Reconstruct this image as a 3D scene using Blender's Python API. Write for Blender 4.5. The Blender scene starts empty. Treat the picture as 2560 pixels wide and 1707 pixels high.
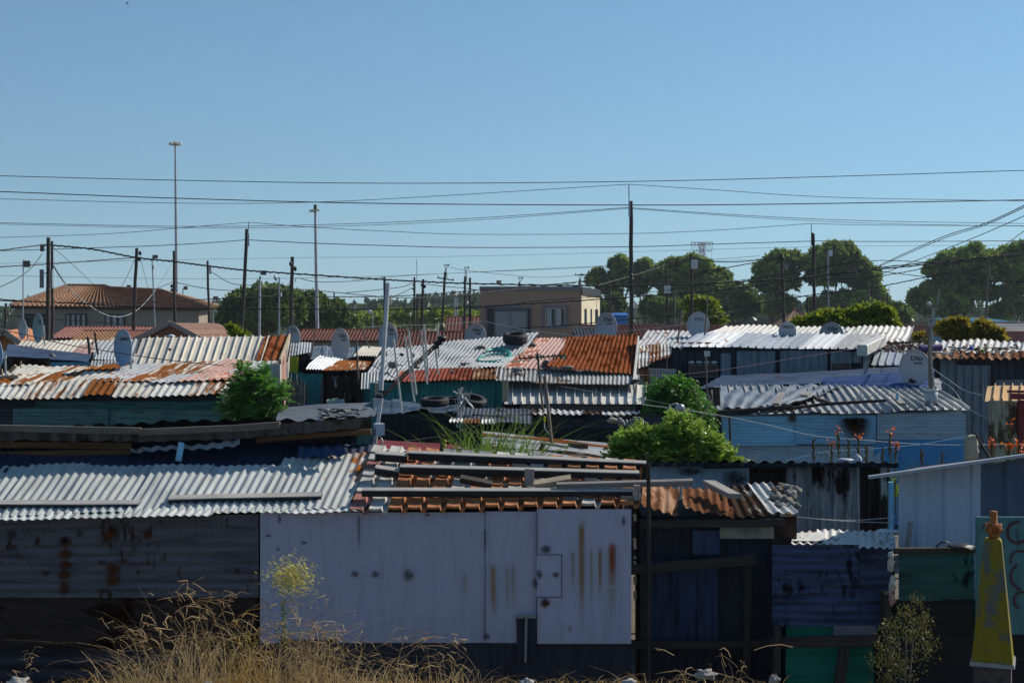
import bpy, math, random
import numpy as np
from mathutils import Vector as V, Matrix, noise as mnoise

# ------------------------------------------------------------------ camera, sky, sun, exposure
sc = bpy.context.scene
COL = sc.collection
F = 3500.0; HC = 4.0                      # focal length in photo pixels, eye height
cam_d = bpy.data.cameras.new("camera"); cam = bpy.data.objects.new("camera", cam_d); COL.objects.link(cam)
cam.location = (0, 0, HC); cam.rotation_euler = (math.radians(90), 0, 0)
cam_d.sensor_width = 36; cam_d.lens = 36 * F / 2560; cam_d.shift_y = -53.5 / 2560
cam_d.clip_end = 6000; cam_d.clip_start = .1
sc.camera = cam
SUN_EL, SUN_AZ = 37, 58                   # azimuth measured from the view direction towards the right
w = bpy.data.worlds.new("World"); sc.world = w; w.use_nodes = True
wt = w.node_tree; bg = wt.nodes["Background"]
sky = wt.nodes.new("ShaderNodeTexSky"); sky.sky_type = 'NISHITA'; sky.sun_disc = False
sky.sun_elevation = math.radians(SUN_EL); sky.sun_rotation = math.radians(SUN_AZ)
sky.air_density = 1.3; sky.dust_density = 0.0; sky.ozone_density = 5.0; sky.altitude = 0
wtc = wt.nodes.new("ShaderNodeTexCoord"); wmp = wt.nodes.new("ShaderNodeMapping")   # the clear upper air reaches lower down than in the stock sky
wmp.inputs['Location'].default_value = (0, 0, .088); wmp.inputs['Scale'].default_value = (1, 1, .9)
wt.links.new(wtc.outputs['Generated'], wmp.inputs[0]); wt.links.new(wmp.outputs[0], sky.inputs[0])
wmx = wt.nodes.new('ShaderNodeMix'); wmx.data_type = 'RGBA'; wmx.blend_type = 'MULTIPLY'; wmx.inputs[0].default_value = 1; wmx.inputs[7].default_value = (.96, 1.08, 1.07, 1)
wt.links.new(sky.outputs[0], wmx.inputs[6]); wt.links.new(wmx.outputs[2], bg.inputs[0]); bg.inputs[1].default_value = 0.088
sd = bpy.data.lights.new("sun", 'SUN'); so = bpy.data.objects.new("sun", sd); COL.objects.link(so)
sd.energy = 4.9; sd.angle = math.radians(.5); sd.color = (1, .93, .82)
e, a = math.radians(SUN_EL), math.radians(SUN_AZ)
SD = V((math.sin(a) * math.cos(e), math.cos(a) * math.cos(e), math.sin(e)))
so.rotation_euler = (-SD).to_track_quat('-Z', 'Y').to_euler(); so.location = (20, 20, 40)
sc.view_settings.view_transform = 'Standard'; sc.view_settings.look = 'None'
sc.view_settings.exposure = 0.12; sc.view_settings.gamma = 1

R = random.Random(11); NR = np.random.RandomState(5)

# ------------------------------------------------------------------ helpers
def P(x, y, Y): return V(((x - 1280) * Y / F, Y, HC - (y - 800) * Y / F))
def px(n, Y): return n * Y / F

class MB:
    def __init__(s): s.b = []; s.n = 0
    def add(s, v, f, uv=None, t=.5, sm=False, m=0):
        v = np.asarray(v, float).reshape(-1, 3); f = np.asarray(f, int)
        if f.ndim == 1: f = f.reshape(1, -1)
        k, w_ = f.shape
        uv = np.zeros((k, w_, 2)) if uv is None else np.asarray(uv, float).reshape(k, w_, 2)
        t = np.broadcast_to(np.asarray(t, float), (k,)); m = np.broadcast_to(np.asarray(m, int), (k,))
        s.b.append((v, f + s.n, uv, t, np.full(k, sm), m)); s.n += len(v)
    def poly(s, pts, t=.5, m=0, uv=None):
        pts = [tuple(p) for p in pts]
        s.add(pts, list(range(len(pts))), uv=uv, t=t, m=m)
    def build(s, name, mats, parent=None, loc=None):
        me = bpy.data.meshes.new(name)
        off = np.array(parent.location if parent is not None and loc is None else (loc if loc is not None else (0, 0, 0)))
        if s.b:
            v = np.concatenate([b[0] for b in s.b]) - off
            me.vertices.add(len(v)); me.vertices.foreach_set('co', v.ravel())
            li = np.concatenate([b[1].ravel() for b in s.b])
            lt = np.concatenate([np.full(len(b[1]), b[1].shape[1]) for b in s.b])
            ls = np.concatenate([[0], np.cumsum(lt)[:-1]])
            me.loops.add(len(li)); me.loops.foreach_set('vertex_index', li)
            me.polygons.add(len(lt)); me.polygons.foreach_set('loop_start', ls); me.polygons.foreach_set('loop_total', lt)
            me.polygons.foreach_set('use_smooth', np.concatenate([b[4] for b in s.b]))
            me.polygons.foreach_set('material_index', np.concatenate([b[5] for b in s.b]))
            ul = me.uv_layers.new(name='UVMap')
            ul.data.foreach_set('uv', np.concatenate([b[2].ravel() for b in s.b]))
            at = me.attributes.new('tint', 'FLOAT', 'FACE')
            at.data.foreach_set('value', np.concatenate([b[3] for b in s.b]).astype(np.float32))
            me.update(calc_edges=True); me.validate()
        if not isinstance(mats, (list, tuple)): mats = [mats]
        for mm in mats: me.materials.append(MAT(mm))
        o = bpy.data.objects.new(name, me); COL.objects.link(o)
        if parent is not None: o.parent = parent
        elif loc is not None: o.location = loc
        return o

def tag(o, label, cat, group=None, kind=None):
    if label: o['label'] = label
    if cat: o['category'] = cat
    if group: o['group'] = group
    if kind: o['kind'] = kind
    return o
def thing(name, label, cat, loc, group=None):
    o = bpy.data.objects.new(name, None); COL.objects.link(o); o.location = loc
    o.empty_display_size = .1
    return tag(o, label, cat, group)
def single(mb, name, mats, label, cat, loc, group=None, kind=None):
    o = mb.build(name, mats, None, loc); return tag(o, label, cat, group, kind)

def basis(d, up=V((0, 0, 1))):
    d = d.normalized(); s_ = d.cross(up)
    if s_.length < 1e-4: s_ = d.cross(V((0, 1, 0)))
    s_.normalize(); return d, s_, s_.cross(d).normalized()

def box8(mb, p, t=.5, m=0):     # p: bottom 4 + top 4
    fs = [(0, 3, 2, 1), (4, 5, 6, 7), (0, 1, 5, 4), (1, 2, 6, 5), (2, 3, 7, 6), (3, 0, 4, 7)]
    pp = [V(q) for q in p]; uv = []
    for f in fs:
        a_, b_, c_ = pp[f[0]], pp[f[1]], pp[f[2]]; l1 = (b_ - a_).length; l2 = (c_ - b_).length
        uv.append([(0, 0), (l1, 0), (l1, l2), (0, l2)])
    mb.add(p, fs, uv, t, False, m)
def box(mb, c, s, rz=0, t=.5, m=0):
    M = Matrix.Rotation(rz, 3, 'Z'); c = V(c); q = []
    for z in (-.5, .5):
        for x, y in ((-.5, -.5), (.5, -.5), (.5, .5), (-.5, .5)): q.append(tuple(c + M @ V((x * s[0], y * s[1], z * s[2]))))
    box8(mb, q, t, m)
def beam(mb, p0, p1, w, h, up=V((0, 0, 1)), t=.5, m=0, ch=.1, seg=1, wob=0):
    p0, p1 = V(p0), V(p1); d, s_, u = basis(p1 - p0, up); c = ch * min(w, h); L = (p1 - p0).length
    pr = [(-w / 2 + c, -h / 2), (w / 2 - c, -h / 2), (w / 2, -h / 2 + c), (w / 2, h / 2 - c), (w / 2 - c, h / 2), (-w / 2 + c, h / 2), (-w / 2, h / 2 - c), (-w / 2, -h / 2 + c)]
    vs = []
    for k in range(seg + 1):
        o = V((R.uniform(-wob, wob), R.uniform(-wob, wob), R.uniform(-wob, wob))) if wob else V((0, 0, 0))
        q = p0.lerp(p1, k / seg) + o; vs += [tuple(q + s_ * a_ + u * b_) for a_, b_ in pr]
    fs = []; uv = []; r0 = R.random() * 9
    cum = [0, w, w + c, w + h, w + h + c, 2 * w + h, 2 * w + h + c, 2 * w + 2 * h, 2 * w + 2 * h + c]
    for k in range(seg):
        for i in range(8):
            j = (i + 1) % 8; fs.append((k * 8 + i, k * 8 + j, k * 8 + 8 + j, k * 8 + 8 + i))
            y0, y1 = L * k / seg + r0, L * (k + 1) / seg + r0
            uv.append([(cum[i], y0), (cum[i + 1], y0), (cum[i + 1], y1), (cum[i], y1)])
    mb.add(vs, fs, uv, t, False, m)
    mb.add([vs[i] for i in range(8)], [list(range(7, -1, -1))], [[pr[i] for i in range(7, -1, -1)]], t, False, m)
    mb.add([vs[seg * 8 + i] for i in range(8)], [list(range(8))], [[pr[i] for i in range(8)]], t, False, m)
def tube(mb, pts, r, n=6, t=.5, m=0, sm=True, caps=True):
    pts = [V(p) for p in pts]; k = len(pts); rs = [r] * k if not isinstance(r, (list, tuple)) else list(r)
    vs = []; up = V((.13, .2, 1)); L = 0; uvl = [0]
    for i, p in enumerate(pts):
        d = (pts[min(i + 1, k - 1)] - pts[max(i - 1, 0)]); d, s_, u = basis(d if d.length > 1e-9 else V((0, 0, 1)), up)
        for j in range(n):
            a_ = 2 * math.pi * j / n; vs.append(tuple(p + (s_ * math.cos(a_) + u * math.sin(a_)) * rs[i]))
        if i: L += (p - pts[i - 1]).length; uvl.append(L)
    fs, uv = [], []
    for i in range(k - 1):
        for j in range(n):
            j2 = (j + 1) % n; fs.append((i * n + j, i * n + j2, (i + 1) * n + j2, (i + 1) * n + j))
            c = 2 * math.pi * max(rs[i], .01) / n; uv.append([(j * c, uvl[i]), ((j + 1) * c, uvl[i]), ((j + 1) * c, uvl[i + 1]), (j * c, uvl[i + 1])])
    mb.add(vs, fs, uv, t, sm, m)
    if caps and n > 2:
        mb.add(vs[:n], [list(range(n))[::-1]], None, t, False, m); mb.add(vs[-n:], [list(range(n))], None, t, False, m)
def lathe(mb, c, axis, prof, n=20, t=.5, m=0, sm=True, closed=False):
    c = V(c); d, s_, u = basis(V(axis), V((.01, .02, 1)) if abs(V(axis).normalized().z) < .9 else V((0, 1, 0)))
    vs = []
    for ax, r in prof:
        for j in range(n):
            a_ = 2 * math.pi * j / n; vs.append(tuple(c + d * ax + (s_ * math.cos(a_) + u * math.sin(a_)) * r))
    fs, uv = [], []; k = len(prof)
    for i in range(k if closed else k - 1):
        i2 = (i + 1) % k
        for j in range(n):
            j2 = (j + 1) % n; fs.append((i * n + j, i * n + j2, i2 * n + j2, i2 * n + j)); uv.append([(j / n, i), ((j + 1) / n, i), ((j + 1) / n, i + 1), (j / n, i + 1)])
    mb.add(vs, fs, uv, t, sm, m)
def blob(mb, c, s, amp=.25, seed=0, t=.5, m=0, n=10, rz=0, flat=False):
    vs = []; nr = n // 2 + 1; M = Matrix.Rotation(rz, 3, 'Z')
    for i in range(nr + 1):
        th = math.pi * i / nr
        for j in range(n):
            ph = 2 * math.pi * j / n; d = V((math.sin(th) * math.cos(ph), math.sin(th) * math.sin(ph), math.cos(th)))
            k = 1 + amp * mnoise.noise(d * 1.7 + V((seed * 3.1, seed, -seed)))
            if flat: d = V((max(-.75, min(.75, d.x)), max(-.75, min(.75, d.y)), max(-.7, min(.7, d.z))))
            vs.append(tuple(V(c) + M @ V((d.x * s[0] * k, d.y * s[1] * k, d.z * s[2] * k))))
    fs = []; uv = []
    for i in range(nr):
        for j in range(n):
            fs.append((i * n + j, (i + 1) * n + j, (i + 1) * n + (j + 1) % n, i * n + (j + 1) % n))
            uv.append([(j * .1, i * .1), (j * .1, i * .1 + .1), (j * .1 + .1, i * .1 + .1), (j * .1 + .1, i * .1)])
    mb.add(vs, fs, uv, t, not flat, m)

PROF = {  # (position in pitch, height 0..1)
    'sine': [(i / 8, .5 + .5 * math.cos(2 * math.pi * i / 8)) for i in range(8)],
    'ibr': [(0, 0), (.18, 0), (.2, .06), (.22, 0), (.40, 0), (.42, .06), (.44, 0), (.60, 0), (.68, 1), (.92, 1), (1 - .001, 0)],
    'rib': [(0, 0), (.30, 0), (.60, 0), (.84, 0), (.87, 1), (.96, 1), (1 - .001, 0)],
    'tile': [(0, .15), (.12, .02), (.3, 0), (.5, .03), (.62, .25), (.72, .8), (.8, 1), (.88, .85), (.95, .4)],
    'flat': [(0, 0), (.5, 0)],
    'pan': [(0, 1), (.12, .93), (.3, .85), (.5, .85), (.64, .95), (.70, .1), (.78, 0), (.88, 0), (.95, .6)],
}
def corr(mb, Q, pitch, amp, kind='sine', ws=9, tiers=1, jag=.03, bend=.015, rows=5, lift=.006, mats=(0,), tint=(.2, .8), seed=None, cell=False, skew=.0, umap=None, gap=0):
    """a corrugated surface made of overlapping sheets.  Q = EL, ER, TR, TL (ribs run from the first edge to the second)"""
    rg = random.Random(seed if seed is not None else R.random())
    A, B, C, D = [np.array(q, float) for q in Q]
    W = (np.linalg.norm(B - A) + np.linalg.norm(C - D)) / 2; L = (np.linalg.norm(D - A) + np.linalg.norm(C - B)) / 2
    nrm = np.cross(B - A, D - A); nrm /= np.linalg.norm(nrm)
    if np.dot(nrm, np.array([0, 0, HC + 3]) - (A + C) / 2) < 0: nrm = -nrm
    n = max(1, round(W / pitch)); pr = PROF[kind]; sv = rg.random() * 50
    def pt(u, v): return ((1 - v) * ((1 - u) * A.reshape(1, 1, 3) + u * B) + v * ((1 - u) * D + u * C))
    ns = max(1, round(n / ws)); edges = [round(n * i / ns) for i in range(ns + 1)]
    for si in range(ns):
        k0, k1 = edges[si], edges[si + 1]
        if k1 <= k0: continue
        for ti in range(tiers):
            us = np.array([(k + f_) for k in range(k0, k1) for f_, _ in pr] + [k1]) / n
            hs = np.array([h_ for k in range(k0, k1) for _, h_ in pr] + [pr[0][1]])
            v0 = ti / tiers; v1 = (ti + 1) / tiers
            ov = .12 / tiers if ti else 0
            dv0 = rg.uniform(-1, 1) * jag / L - ov; dv1 = rg.uniform(-1, 1) * jag / L * .7 if ti == tiers - 1 else 0
            tl = rg.uniform(-1, 1) * jag / L * .5
            vr = np.linspace(0, 1, rows + 1)
            U = np.broadcast_to(us, (rows + 1, len(us))).copy(); un = (us - us[0]) / max(1e-6, us[-1] - us[0])
            lo = v0 + dv0 + tl * (un - .5); hi = v1 + dv1 + tl * (un - .5) * (ti == tiers - 1)
            VV = lo[None, :] * (1 - vr[:, None]) + hi[None, :] * vr[:, None]
            U = U + skew * rg.uniform(-1, 1) * (VV - v0) / W
            pts = pt(U[..., None], VV[..., None])
            lf = lift * (ti + rg.random() + (si % 2) * .7)
            bd = bend * (np.sin(U * W * 1.3 + sv) * np.sin(VV * L * 1.7 + sv * 2) + .5 * np.sin(U * W * 3.1 + sv * 3 + VV * L) + .35 * np.sin(U * W * 7.7 + sv + 5 * VV * L))
            if kind == 'tile' and cell:
                st = np.zeros_like(VV)
            h = amp * hs[None, :] + lf + bd
            pts = pts + nrm * h[..., None]
            vs = pts.reshape(-1, 3); nc = len(us)
            i, j = np.meshgrid(np.arange(rows), np.arange(nc - 1), indexing='ij')
            f = np.stack([i * nc + j, i * nc + j + 1, (i + 1) * nc + j + 1, (i + 1) * nc + j], -1).reshape(-1, 4)
            ou, ovv = rg.random() * 20, rg.random() * 20
            uu = U * W + ou; vv = VV * L + ovv
            uv = np.stack([np.stack([uu[:-1, :-1], vv[:-1, :-1]], -1), np.stack([uu[:-1, 1:], vv[:-1, 1:]], -1), np.stack([uu[1:, 1:], vv[1:, 1:]], -1), np.stack([uu[1:, :-1], vv[1:, :-1]], -1)], 2).reshape(-1, 4, 2)
            mi = rg.choice(mats) if not callable(mats) else mats((k0 + k1) / 2 / n, ti, rg)
            if mi is None: continue
            mb.add(vs, f, uv, rg.uniform(*tint), kind in ('sine', 'tile'), mi)
def tiles(mb, Q, pitch, amp, rowlen, mats=(0,), step=.02, tint=(.2, .8), per=1, seed=1, prof='tile'):
    """tiled or tile-pressed roof: courses of curved tiles, each course stepping over the one below"""
    rg = random.Random(seed); A, B, C, D = [V(q) for q in Q]
    W = ((B - A).length + (C - D).length) / 2; L = ((D - A).length + (C - B).length) / 2
    nrm = (B - A).cross(D - A).normalized()
    if nrm.dot(V((0, 0, HC + 3)) - (A + C) / 2) < 0: nrm = -nrm
    n = max(1, round(W / pitch)); m_ = max(1, round(L / rowlen)); pr = PROF[prof]
    pt = lambda u, v: (A.lerp(B, u)).lerp(D.lerp(C, u), v)
    for r in range(m_):
        for k in range(n):
            mi = rg.choice(mats) if not callable(mats) else mats(k / n, r / m_, rg); t = rg.uniform(*tint)
            us = [(k + f_) / n for f_, _ in pr] + [(k + 1) / n]; hs = [h_ for _, h_ in pr] + [pr[0][1]]
            v0, v1 = r / m_ - .12 / m_, (r + 1) / m_; jj = rg.uniform(-.01, .01) / L
            vs = [tuple(pt(u, v0 + jj) + nrm * (amp * h_)) for u, h_ in zip(us, hs)] + \
                 [tuple(pt(u, v0 + jj) + nrm * (amp * h_ + step)) for u, h_ in zip(us, hs)] + [tuple(pt(u, v1) + nrm * (amp * h_)) for u, h_ in zip(us, hs)]
            c = len(us); fs = [(q * c + i, q * c + i + 1, (q + 1) * c + i + 1, (q + 1) * c + i) for q in range(2) for i in range(c - 1)]
            uv = [[(us[i] * W, r), (us[i + 1] * W, r), (us[i + 1] * W, r + 1), (us[i] * W, r + 1)] for q in range(2) for i in range(c - 1)]
            mb.add(vs, fs, uv, t, False, mi)

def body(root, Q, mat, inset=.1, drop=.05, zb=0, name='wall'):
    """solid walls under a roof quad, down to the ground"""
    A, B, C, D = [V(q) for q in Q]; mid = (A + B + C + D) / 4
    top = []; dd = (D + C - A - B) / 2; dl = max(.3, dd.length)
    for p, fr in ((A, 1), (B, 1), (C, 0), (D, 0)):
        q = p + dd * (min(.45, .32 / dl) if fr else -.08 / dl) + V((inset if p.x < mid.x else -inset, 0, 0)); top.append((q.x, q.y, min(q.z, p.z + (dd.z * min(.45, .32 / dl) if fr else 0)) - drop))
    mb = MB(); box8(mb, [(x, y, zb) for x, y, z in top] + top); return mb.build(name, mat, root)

# ------------------------------------------------------------------ materials
_M = {}
def MAT(x): return _M[x] if isinstance(x, str) else x
class NT:
    def __init__(s, name):
        s.m = bpy.data.materials.new(name); s.m.use_nodes = True; s.t = s.m.node_tree; s.t.nodes.clear()
        s.out = s.n('ShaderNodeOutputMaterial'); _M[name] = s.m
    def n(s, k, **kw):
        nd = s.t.nodes.new(k)
        for a_, b_ in kw.items(): setattr(nd, a_, b_)
        return nd
    def l(s, a_, b_): s.t.links.new(a_, b_)
    def val(s, sock, x):
        if hasattr(x, 'is_linked') or hasattr(x, 'links'): s.l(x, sock)
        else: sock.default_value = x
    def math(s, op, a_, b_=0.0, c_=0.0, clamp=False):
        nd = s.n('ShaderNodeMath', operation=op, use_clamp=clamp); s.val(nd.inputs[0], a_); s.val(nd.inputs[1], b_)
        if op in ('MULTIPLY_ADD', 'SMOOTH_MIN', 'COMPARE'): s.val(nd.inputs[2], c_)
        return nd.outputs[0]
    def mix(s, f_, a_, b_, blend='MIX'):
        nd = s.n('ShaderNodeMix', data_type='RGBA', blend_type=blend); s.val(nd.inputs[0], f_)
        for sock, x in ((nd.inputs[6], a_), (nd.inputs[7], b_)):
            if isinstance(x, tuple): x = (*x[:3], 1)
            s.val(sock, x)
        return nd.outputs[2]
    def noise(s, vec, scale, detail=4, rough=.6):
        nd = s.n('ShaderNodeTexNoise'); s.l(vec, nd.inputs['Vector']); nd.inputs['Scale'].default_value = scale
        nd.inputs['Detail'].default_value = detail; nd.inputs['Roughness'].default_value = rough; return nd.outputs[0]
    def scale(s, vec, sx, sy, sz=1):
        nd = s.n('ShaderNodeMapping'); s.l(vec, nd.inputs[0]); nd.inputs['Scale'].default_value = (sx, sy, sz); return nd.outputs[0]
    def step(s, x, lo, hi):
        nd = s.n('ShaderNodeMapRange', interpolation_type='SMOOTHSTEP'); s.val(nd.inputs[0], x)
        nd.inputs[1].default_value = lo; nd.inputs[2].default_value = hi; return nd.outputs[0]
    def bsdf(s, col, rough=.5, metal=0., bump=None, bs=.3, spec=.5, bd=.01):
        p = s.n('ShaderNodeBsdfPrincipled')
        if isinstance(col, tuple): col = (*col[:3], 1)
        s.val(p.inputs['Base Color'], col); s.val(p.inputs['Roughness'], rough); s.val(p.inputs['Metallic'], metal)
        s.val(p.inputs['Specular IOR Level'], spec)
        if bump is not None:
            b = s.n('ShaderNodeBump'); b.inputs['Strength'].default_value = bs; b.inputs['Distance'].default_value = bd; s.l(bump, b.inputs['Height']); s.l(b.outputs[0], p.inputs['Normal'])
        s.l(p.outputs[0], s.out.inputs[0]); return p

def metal(name, base, rust=.2, rcol=(.27, .085, .025), dark=.55, rough=.6, metalness=.0, k=.35, sc_=1., st=4., rcol2=None, spec=.22, w1=.5):
    N = NT(name); tc = N.n('ShaderNodeTexCoord'); uv = tc.outputs['UV']
    at = N.n('ShaderNodeAttribute', attribute_name='tint').outputs['Fac']
    uvs = N.scale(uv, 1, 1 / st)
    n1 = N.noise(uvs, 7 * sc_, 6, .65); n2 = N.noise(uv, 1.6 * sc_, 4, .6); n3 = N.noise(N.scale(uv, 1, .12), 16, 4, .6); n4 = N.noise(uv, 26, 4, .7)
    s_ = N.math('ADD', N.math('MULTIPLY', n1, w1), N.math('MULTIPLY', n2, 1 - w1)); s_ = N.math('ADD', s_, N.math('MULTIPLY', N.math('SUBTRACT', at, .5), k))
    th = .70 - .40 * rust; f_ = N.step(s_, th - .035, th + .045)
    b = N.mix(N.step(n3, .42, .72), base, tuple(c * dark for c in base))
    b = N.mix(N.math('MULTIPLY', N.step(n4, .5, .75), .35), b, tuple(c * .5 for c in base))
    br = N.math('MULTIPLY_ADD', at, .5, .75); cb = N.n('ShaderNodeCombineColor'); [N.l(br, i) for i in cb.inputs[:3]]
    b = N.mix(1.0, b, cb.outputs[0], 'MULTIPLY')
    rc = N.mix(N.step(n4, .35, .7), rcol, rcol2 or tuple(c * .38 for c in rcol))
    c = N.mix(f_, b, rc) if rust > 0 else b
    ro = N.math('MULTIPLY_ADD', f_, .45, rough, clamp=True); spec = N.math('MULTIPLY_ADD', f_, -spec, spec)
    N.bsdf(c, ro, metalness, bump=n4, bs=.25, spec=spec); return name
def plain(name, col, rough=.6, var=.3, sc_=3., metalness=0., spec=.4, col2=None):
    N = NT(name); tc = N.n('ShaderNodeTexCoord').outputs['Object']
    at = N.n('ShaderNodeAttribute', attribute_name='tint').outputs['Fac']
    n1 = N.noise(tc, sc_, 6, .65); n2 = N.noise(tc, sc_ * 9, 4, .7)
    c = N.mix(N.step(n1, .38, .66), col, col2 or tuple(x * (1 - var) for x in col)); c = N.mix(N.math('MULTIPLY', N.step(n2, .5, .8), .5 * min(1, var * 2)), c, tuple(x * .4 for x in col))
    br = N.math('MULTIPLY_ADD', at, .5, .75); cb = N.n('ShaderNodeCombineColor'); [N.l(br, i) for i in cb.inputs[:3]]
    c = N.mix(1.0, c, cb.outputs[0], 'MULTIPLY')
    N.bsdf(c, rough, metalness, bump=n2, bs=.3, spec=spec); return name
def wood(name, col, rough=.8, dark=.4):
    N = NT(name); uv = N.n('ShaderNodeTexCoord').outputs['UV']
    at = N.n('ShaderNodeAttribute', attribute_name='tint').outputs['Fac']
    n1 = N.noise(N.scale(uv, 40, 1.2), 1.5, 6, .7); n2 = N.noise(N.scale(uv, 6, 2), 1.5, 3, .6)
    c = N.mix(N.step(n1, .35, .7), col, tuple(x * dark for x in col)); c = N.mix(N.step(n2, .45, .8), c, tuple(x * .55 for x in col))
    br = N.math('MULTIPLY_ADD', at, .5, .75); cb = N.n('ShaderNodeCombineColor'); [N.l(br, i) for i in cb.inputs[:3]]
    c = N.mix(1.0, c, cb.outputs[0], 'MULTIPLY')
    N.bsdf(c, rough, bump=n1, bs=.4, spec=.25); return name
def leaf(name, c0, c1, trans=.25, rough=.5):
    N = NT(name); at = N.n('ShaderNodeAttribute', attribute_name='tint').outputs['Fac']
    c = N.mix(at, c0, c1)
    p = N.n('ShaderNodeBsdfPrincipled'); N.l(c, p.inputs['Base Color']); p.inputs['Roughness'].default_value = rough; p.inputs['Specular IOR Level'].default_value = .3
    t = N.n('ShaderNodeBsdfTranslucent'); N.l(N.mix(.5, c, tuple(min(1, x * 1.6) for x in c1)), t.inputs[0])
    ms = N.n('ShaderNodeMixShader'); ms.inputs[0].default_value = trans; N.l(p.outputs[0], ms.inputs[1]); N.l(t.outputs[0], ms.inputs[2]); N.l(ms.outputs[0], N.out.inputs[0]); return name
def stain(name, col, strength=.8, spot=False):
    N = NT(name); uv = N.n('ShaderNodeTexCoord').outputs['UV']; sp = N.n('ShaderNodeSeparateXYZ'); N.l(uv, sp.inputs[0])
    x, y = sp.outputs[0], sp.outputs[1]
    ex = N.math('SUBTRACT', 1.0, N.math('ABSOLUTE', N.math('MULTIPLY_ADD', x, 2.0, -1.0)))
    n1 = N.noise(N.scale(uv, 5, 1.2), 1.5, 5, .6); n2 = N.noise(uv, 5, 4, .6)
    yy = N.math('MULTIPLY', N.step(y, 0, .7), N.math('SUBTRACT', 1.0, N.step(y, .86, 1)))
    if spot:
        ey = N.math('MULTIPLY_ADD', y, 2.0, -1.0); r2 = N.math('ADD', N.math('POWER', N.math('MULTIPLY_ADD', x, 2.0, -1.0), 2.0), N.math('POWER', ey, 2.0)); yy = N.math('SUBTRACT', 1.0, N.step(N.math('ADD', r2, N.math('MULTIPLY_ADD', n2, 1.4, -.7)), .1, .8)); ex = 1.0
    al = N.math('MULTIPLY', N.math('MULTIPLY', N.step(ex, .0, .9), yy), N.math('MULTIPLY_ADD', N.step(n1, .25, .7), .7, .3)); al = N.math('MULTIPLY', al, strength, clamp=True)
    p = N.n('ShaderNodeBsdfPrincipled'); N.l(N.mix(n2, col, tuple(c * .5 for c in col)), p.inputs['Base Color']); p.inputs['Roughness'].default_value = .9; p.inputs['Specular IOR Level'].default_value = .1
    tr = N.n('ShaderNodeBsdfTransparent'); ms = N.n('ShaderNodeMixShader'); N.l(al, ms.inputs[0]); N.l(tr.outputs[0], ms.inputs[1]); N.l(p.outputs[0], ms.inputs[2]); N.l(ms.outputs[0], N.out.inputs[0]); return name

metal('zinc', (.38, .39, .39), .14, dark=.7)
metal('zinc_white', (.56, .545, .50), .12, dark=.75)
metal('zinc_rusty', (.56, .53, .46), .50, (.27, .10, .033), k=.3, st=14, w1=.8)
metal('zinc_rust', (.52, .46, .38), .70, (.24, .085, .025), k=.25, st=12, w1=.75)
metal('rust_red', (.24, .07, .02), .5, (.26, .075, .02), dark=.75, k=.3, rcol2=(.10, .035, .015))
metal('rust_roof', (.20, .064, .026), .35, (.12, .032, .012), dark=.75, k=.2, rough=.95, spec=.0)
metal('rust_orange', (.34, .21, .13), .5, (.19, .085, .045), dark=.65, k=.3, rough=.9, spec=.02)
metal('pink_zinc', (.50, .30, .25), .25, (.40, .16, .09), dark=.75)
metal('red_zinc', (.27, .075, .05), .3, (.18, .05, .03), dark=.6, rough=.9, spec=.03)
metal('grey_zinc', (.30, .30, .29), .22, (.18, .13, .10), dark=.6)
metal('cream_ibr', (.58, .53, .44), .06, (.35, .2, .1), dark=.85)
metal('white_ibr', (.70, .70, .70), .02, dark=.88, rough=.4)
metal('greyblue_ibr', (.38, .41, .45), .05, dark=.8, rough=.4)
metal('blue_grey_roof', (.17, .19, .21), .15, (.1, .08, .07), dark=.6)
metal('blue_zinc', (.06, .09, .15), .10, (.10, .07, .06), dark=.5, rough=.45)
metal('steel_blue', (.05, .10, .25), .05, (.12, .08, .06), dark=.55, rough=.4, st=14)
metal('green_wall', (.09, .20, .19), .12, (.07, .05, .04), dark=.5, st=.3)
metal('teal_wall', (.04, .25, .24), .10, (.06, .06, .06), dark=.6)
metal('teal_dark', (.02, .10, .09), .12, (.03, .03, .03), dark=.5)
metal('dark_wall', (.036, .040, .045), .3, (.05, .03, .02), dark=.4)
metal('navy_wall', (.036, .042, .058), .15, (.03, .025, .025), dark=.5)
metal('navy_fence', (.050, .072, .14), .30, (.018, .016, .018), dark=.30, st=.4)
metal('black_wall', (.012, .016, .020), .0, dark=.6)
metal('ibr_dark', (.04, .05, .065), .1, (.03, .025, .02), dark=.5)
metal('ibr_pale', (.22, .28, .33), .12, (.06, .06, .06), dark=.55)
metal('panel_white', (.42, .425, .52), .10, (.30, .24, .18), dark=.86, rough=.45, k=.05, st=2)
metal('panel_blue', (.27, .58, .80), .10, (.10, .07, .04), dark=.75, st=.5, k=.1)
metal('panel_bright_blue', (.08, .34, .66), .04, (.1, .07, .04), dark=.8, k=.1)
metal('panel_greyblue', (.38, .52, .62), .12, (.13, .10, .06), dark=.75, st=.5, k=.1)
metal('shed_pale', (.42, .50, .62), .0, dark=.85, rough=.4)
metal('shed_dark', (.08, .13, .20), .0, dark=.8, rough=.4)
metal('weathered', (.46, .46, .45), .48, (.06, .04, .03), dark=.45, k=.5, st=5)
metal('weathered_lime', (.36, .36, .27), .35, (.12, .10, .06), dark=.5, st=5)
metal('orange_ibr', (.62, .40, .18), .15, (.4, .2, .08), dark=.8)
metal('swirl_paint', (.09, .035, .045), .3, (.08, .17, .18), dark=.6)
metal('fascia_dark', (.085, .080, .075), .2, (.05, .04, .03), dark=.5)
metal('maroon', (.20, .035, .04), .2, (.10, .03, .03), dark=.5, st=.4)
metal('dark_rust', (.042, .026, .020), .5, (.022, .010, .006), dark=.4)
metal('left_wall', (.105, .105, .115), .22, (.060, .028, .016), dark=.5, st=.35, k=.2)
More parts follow.
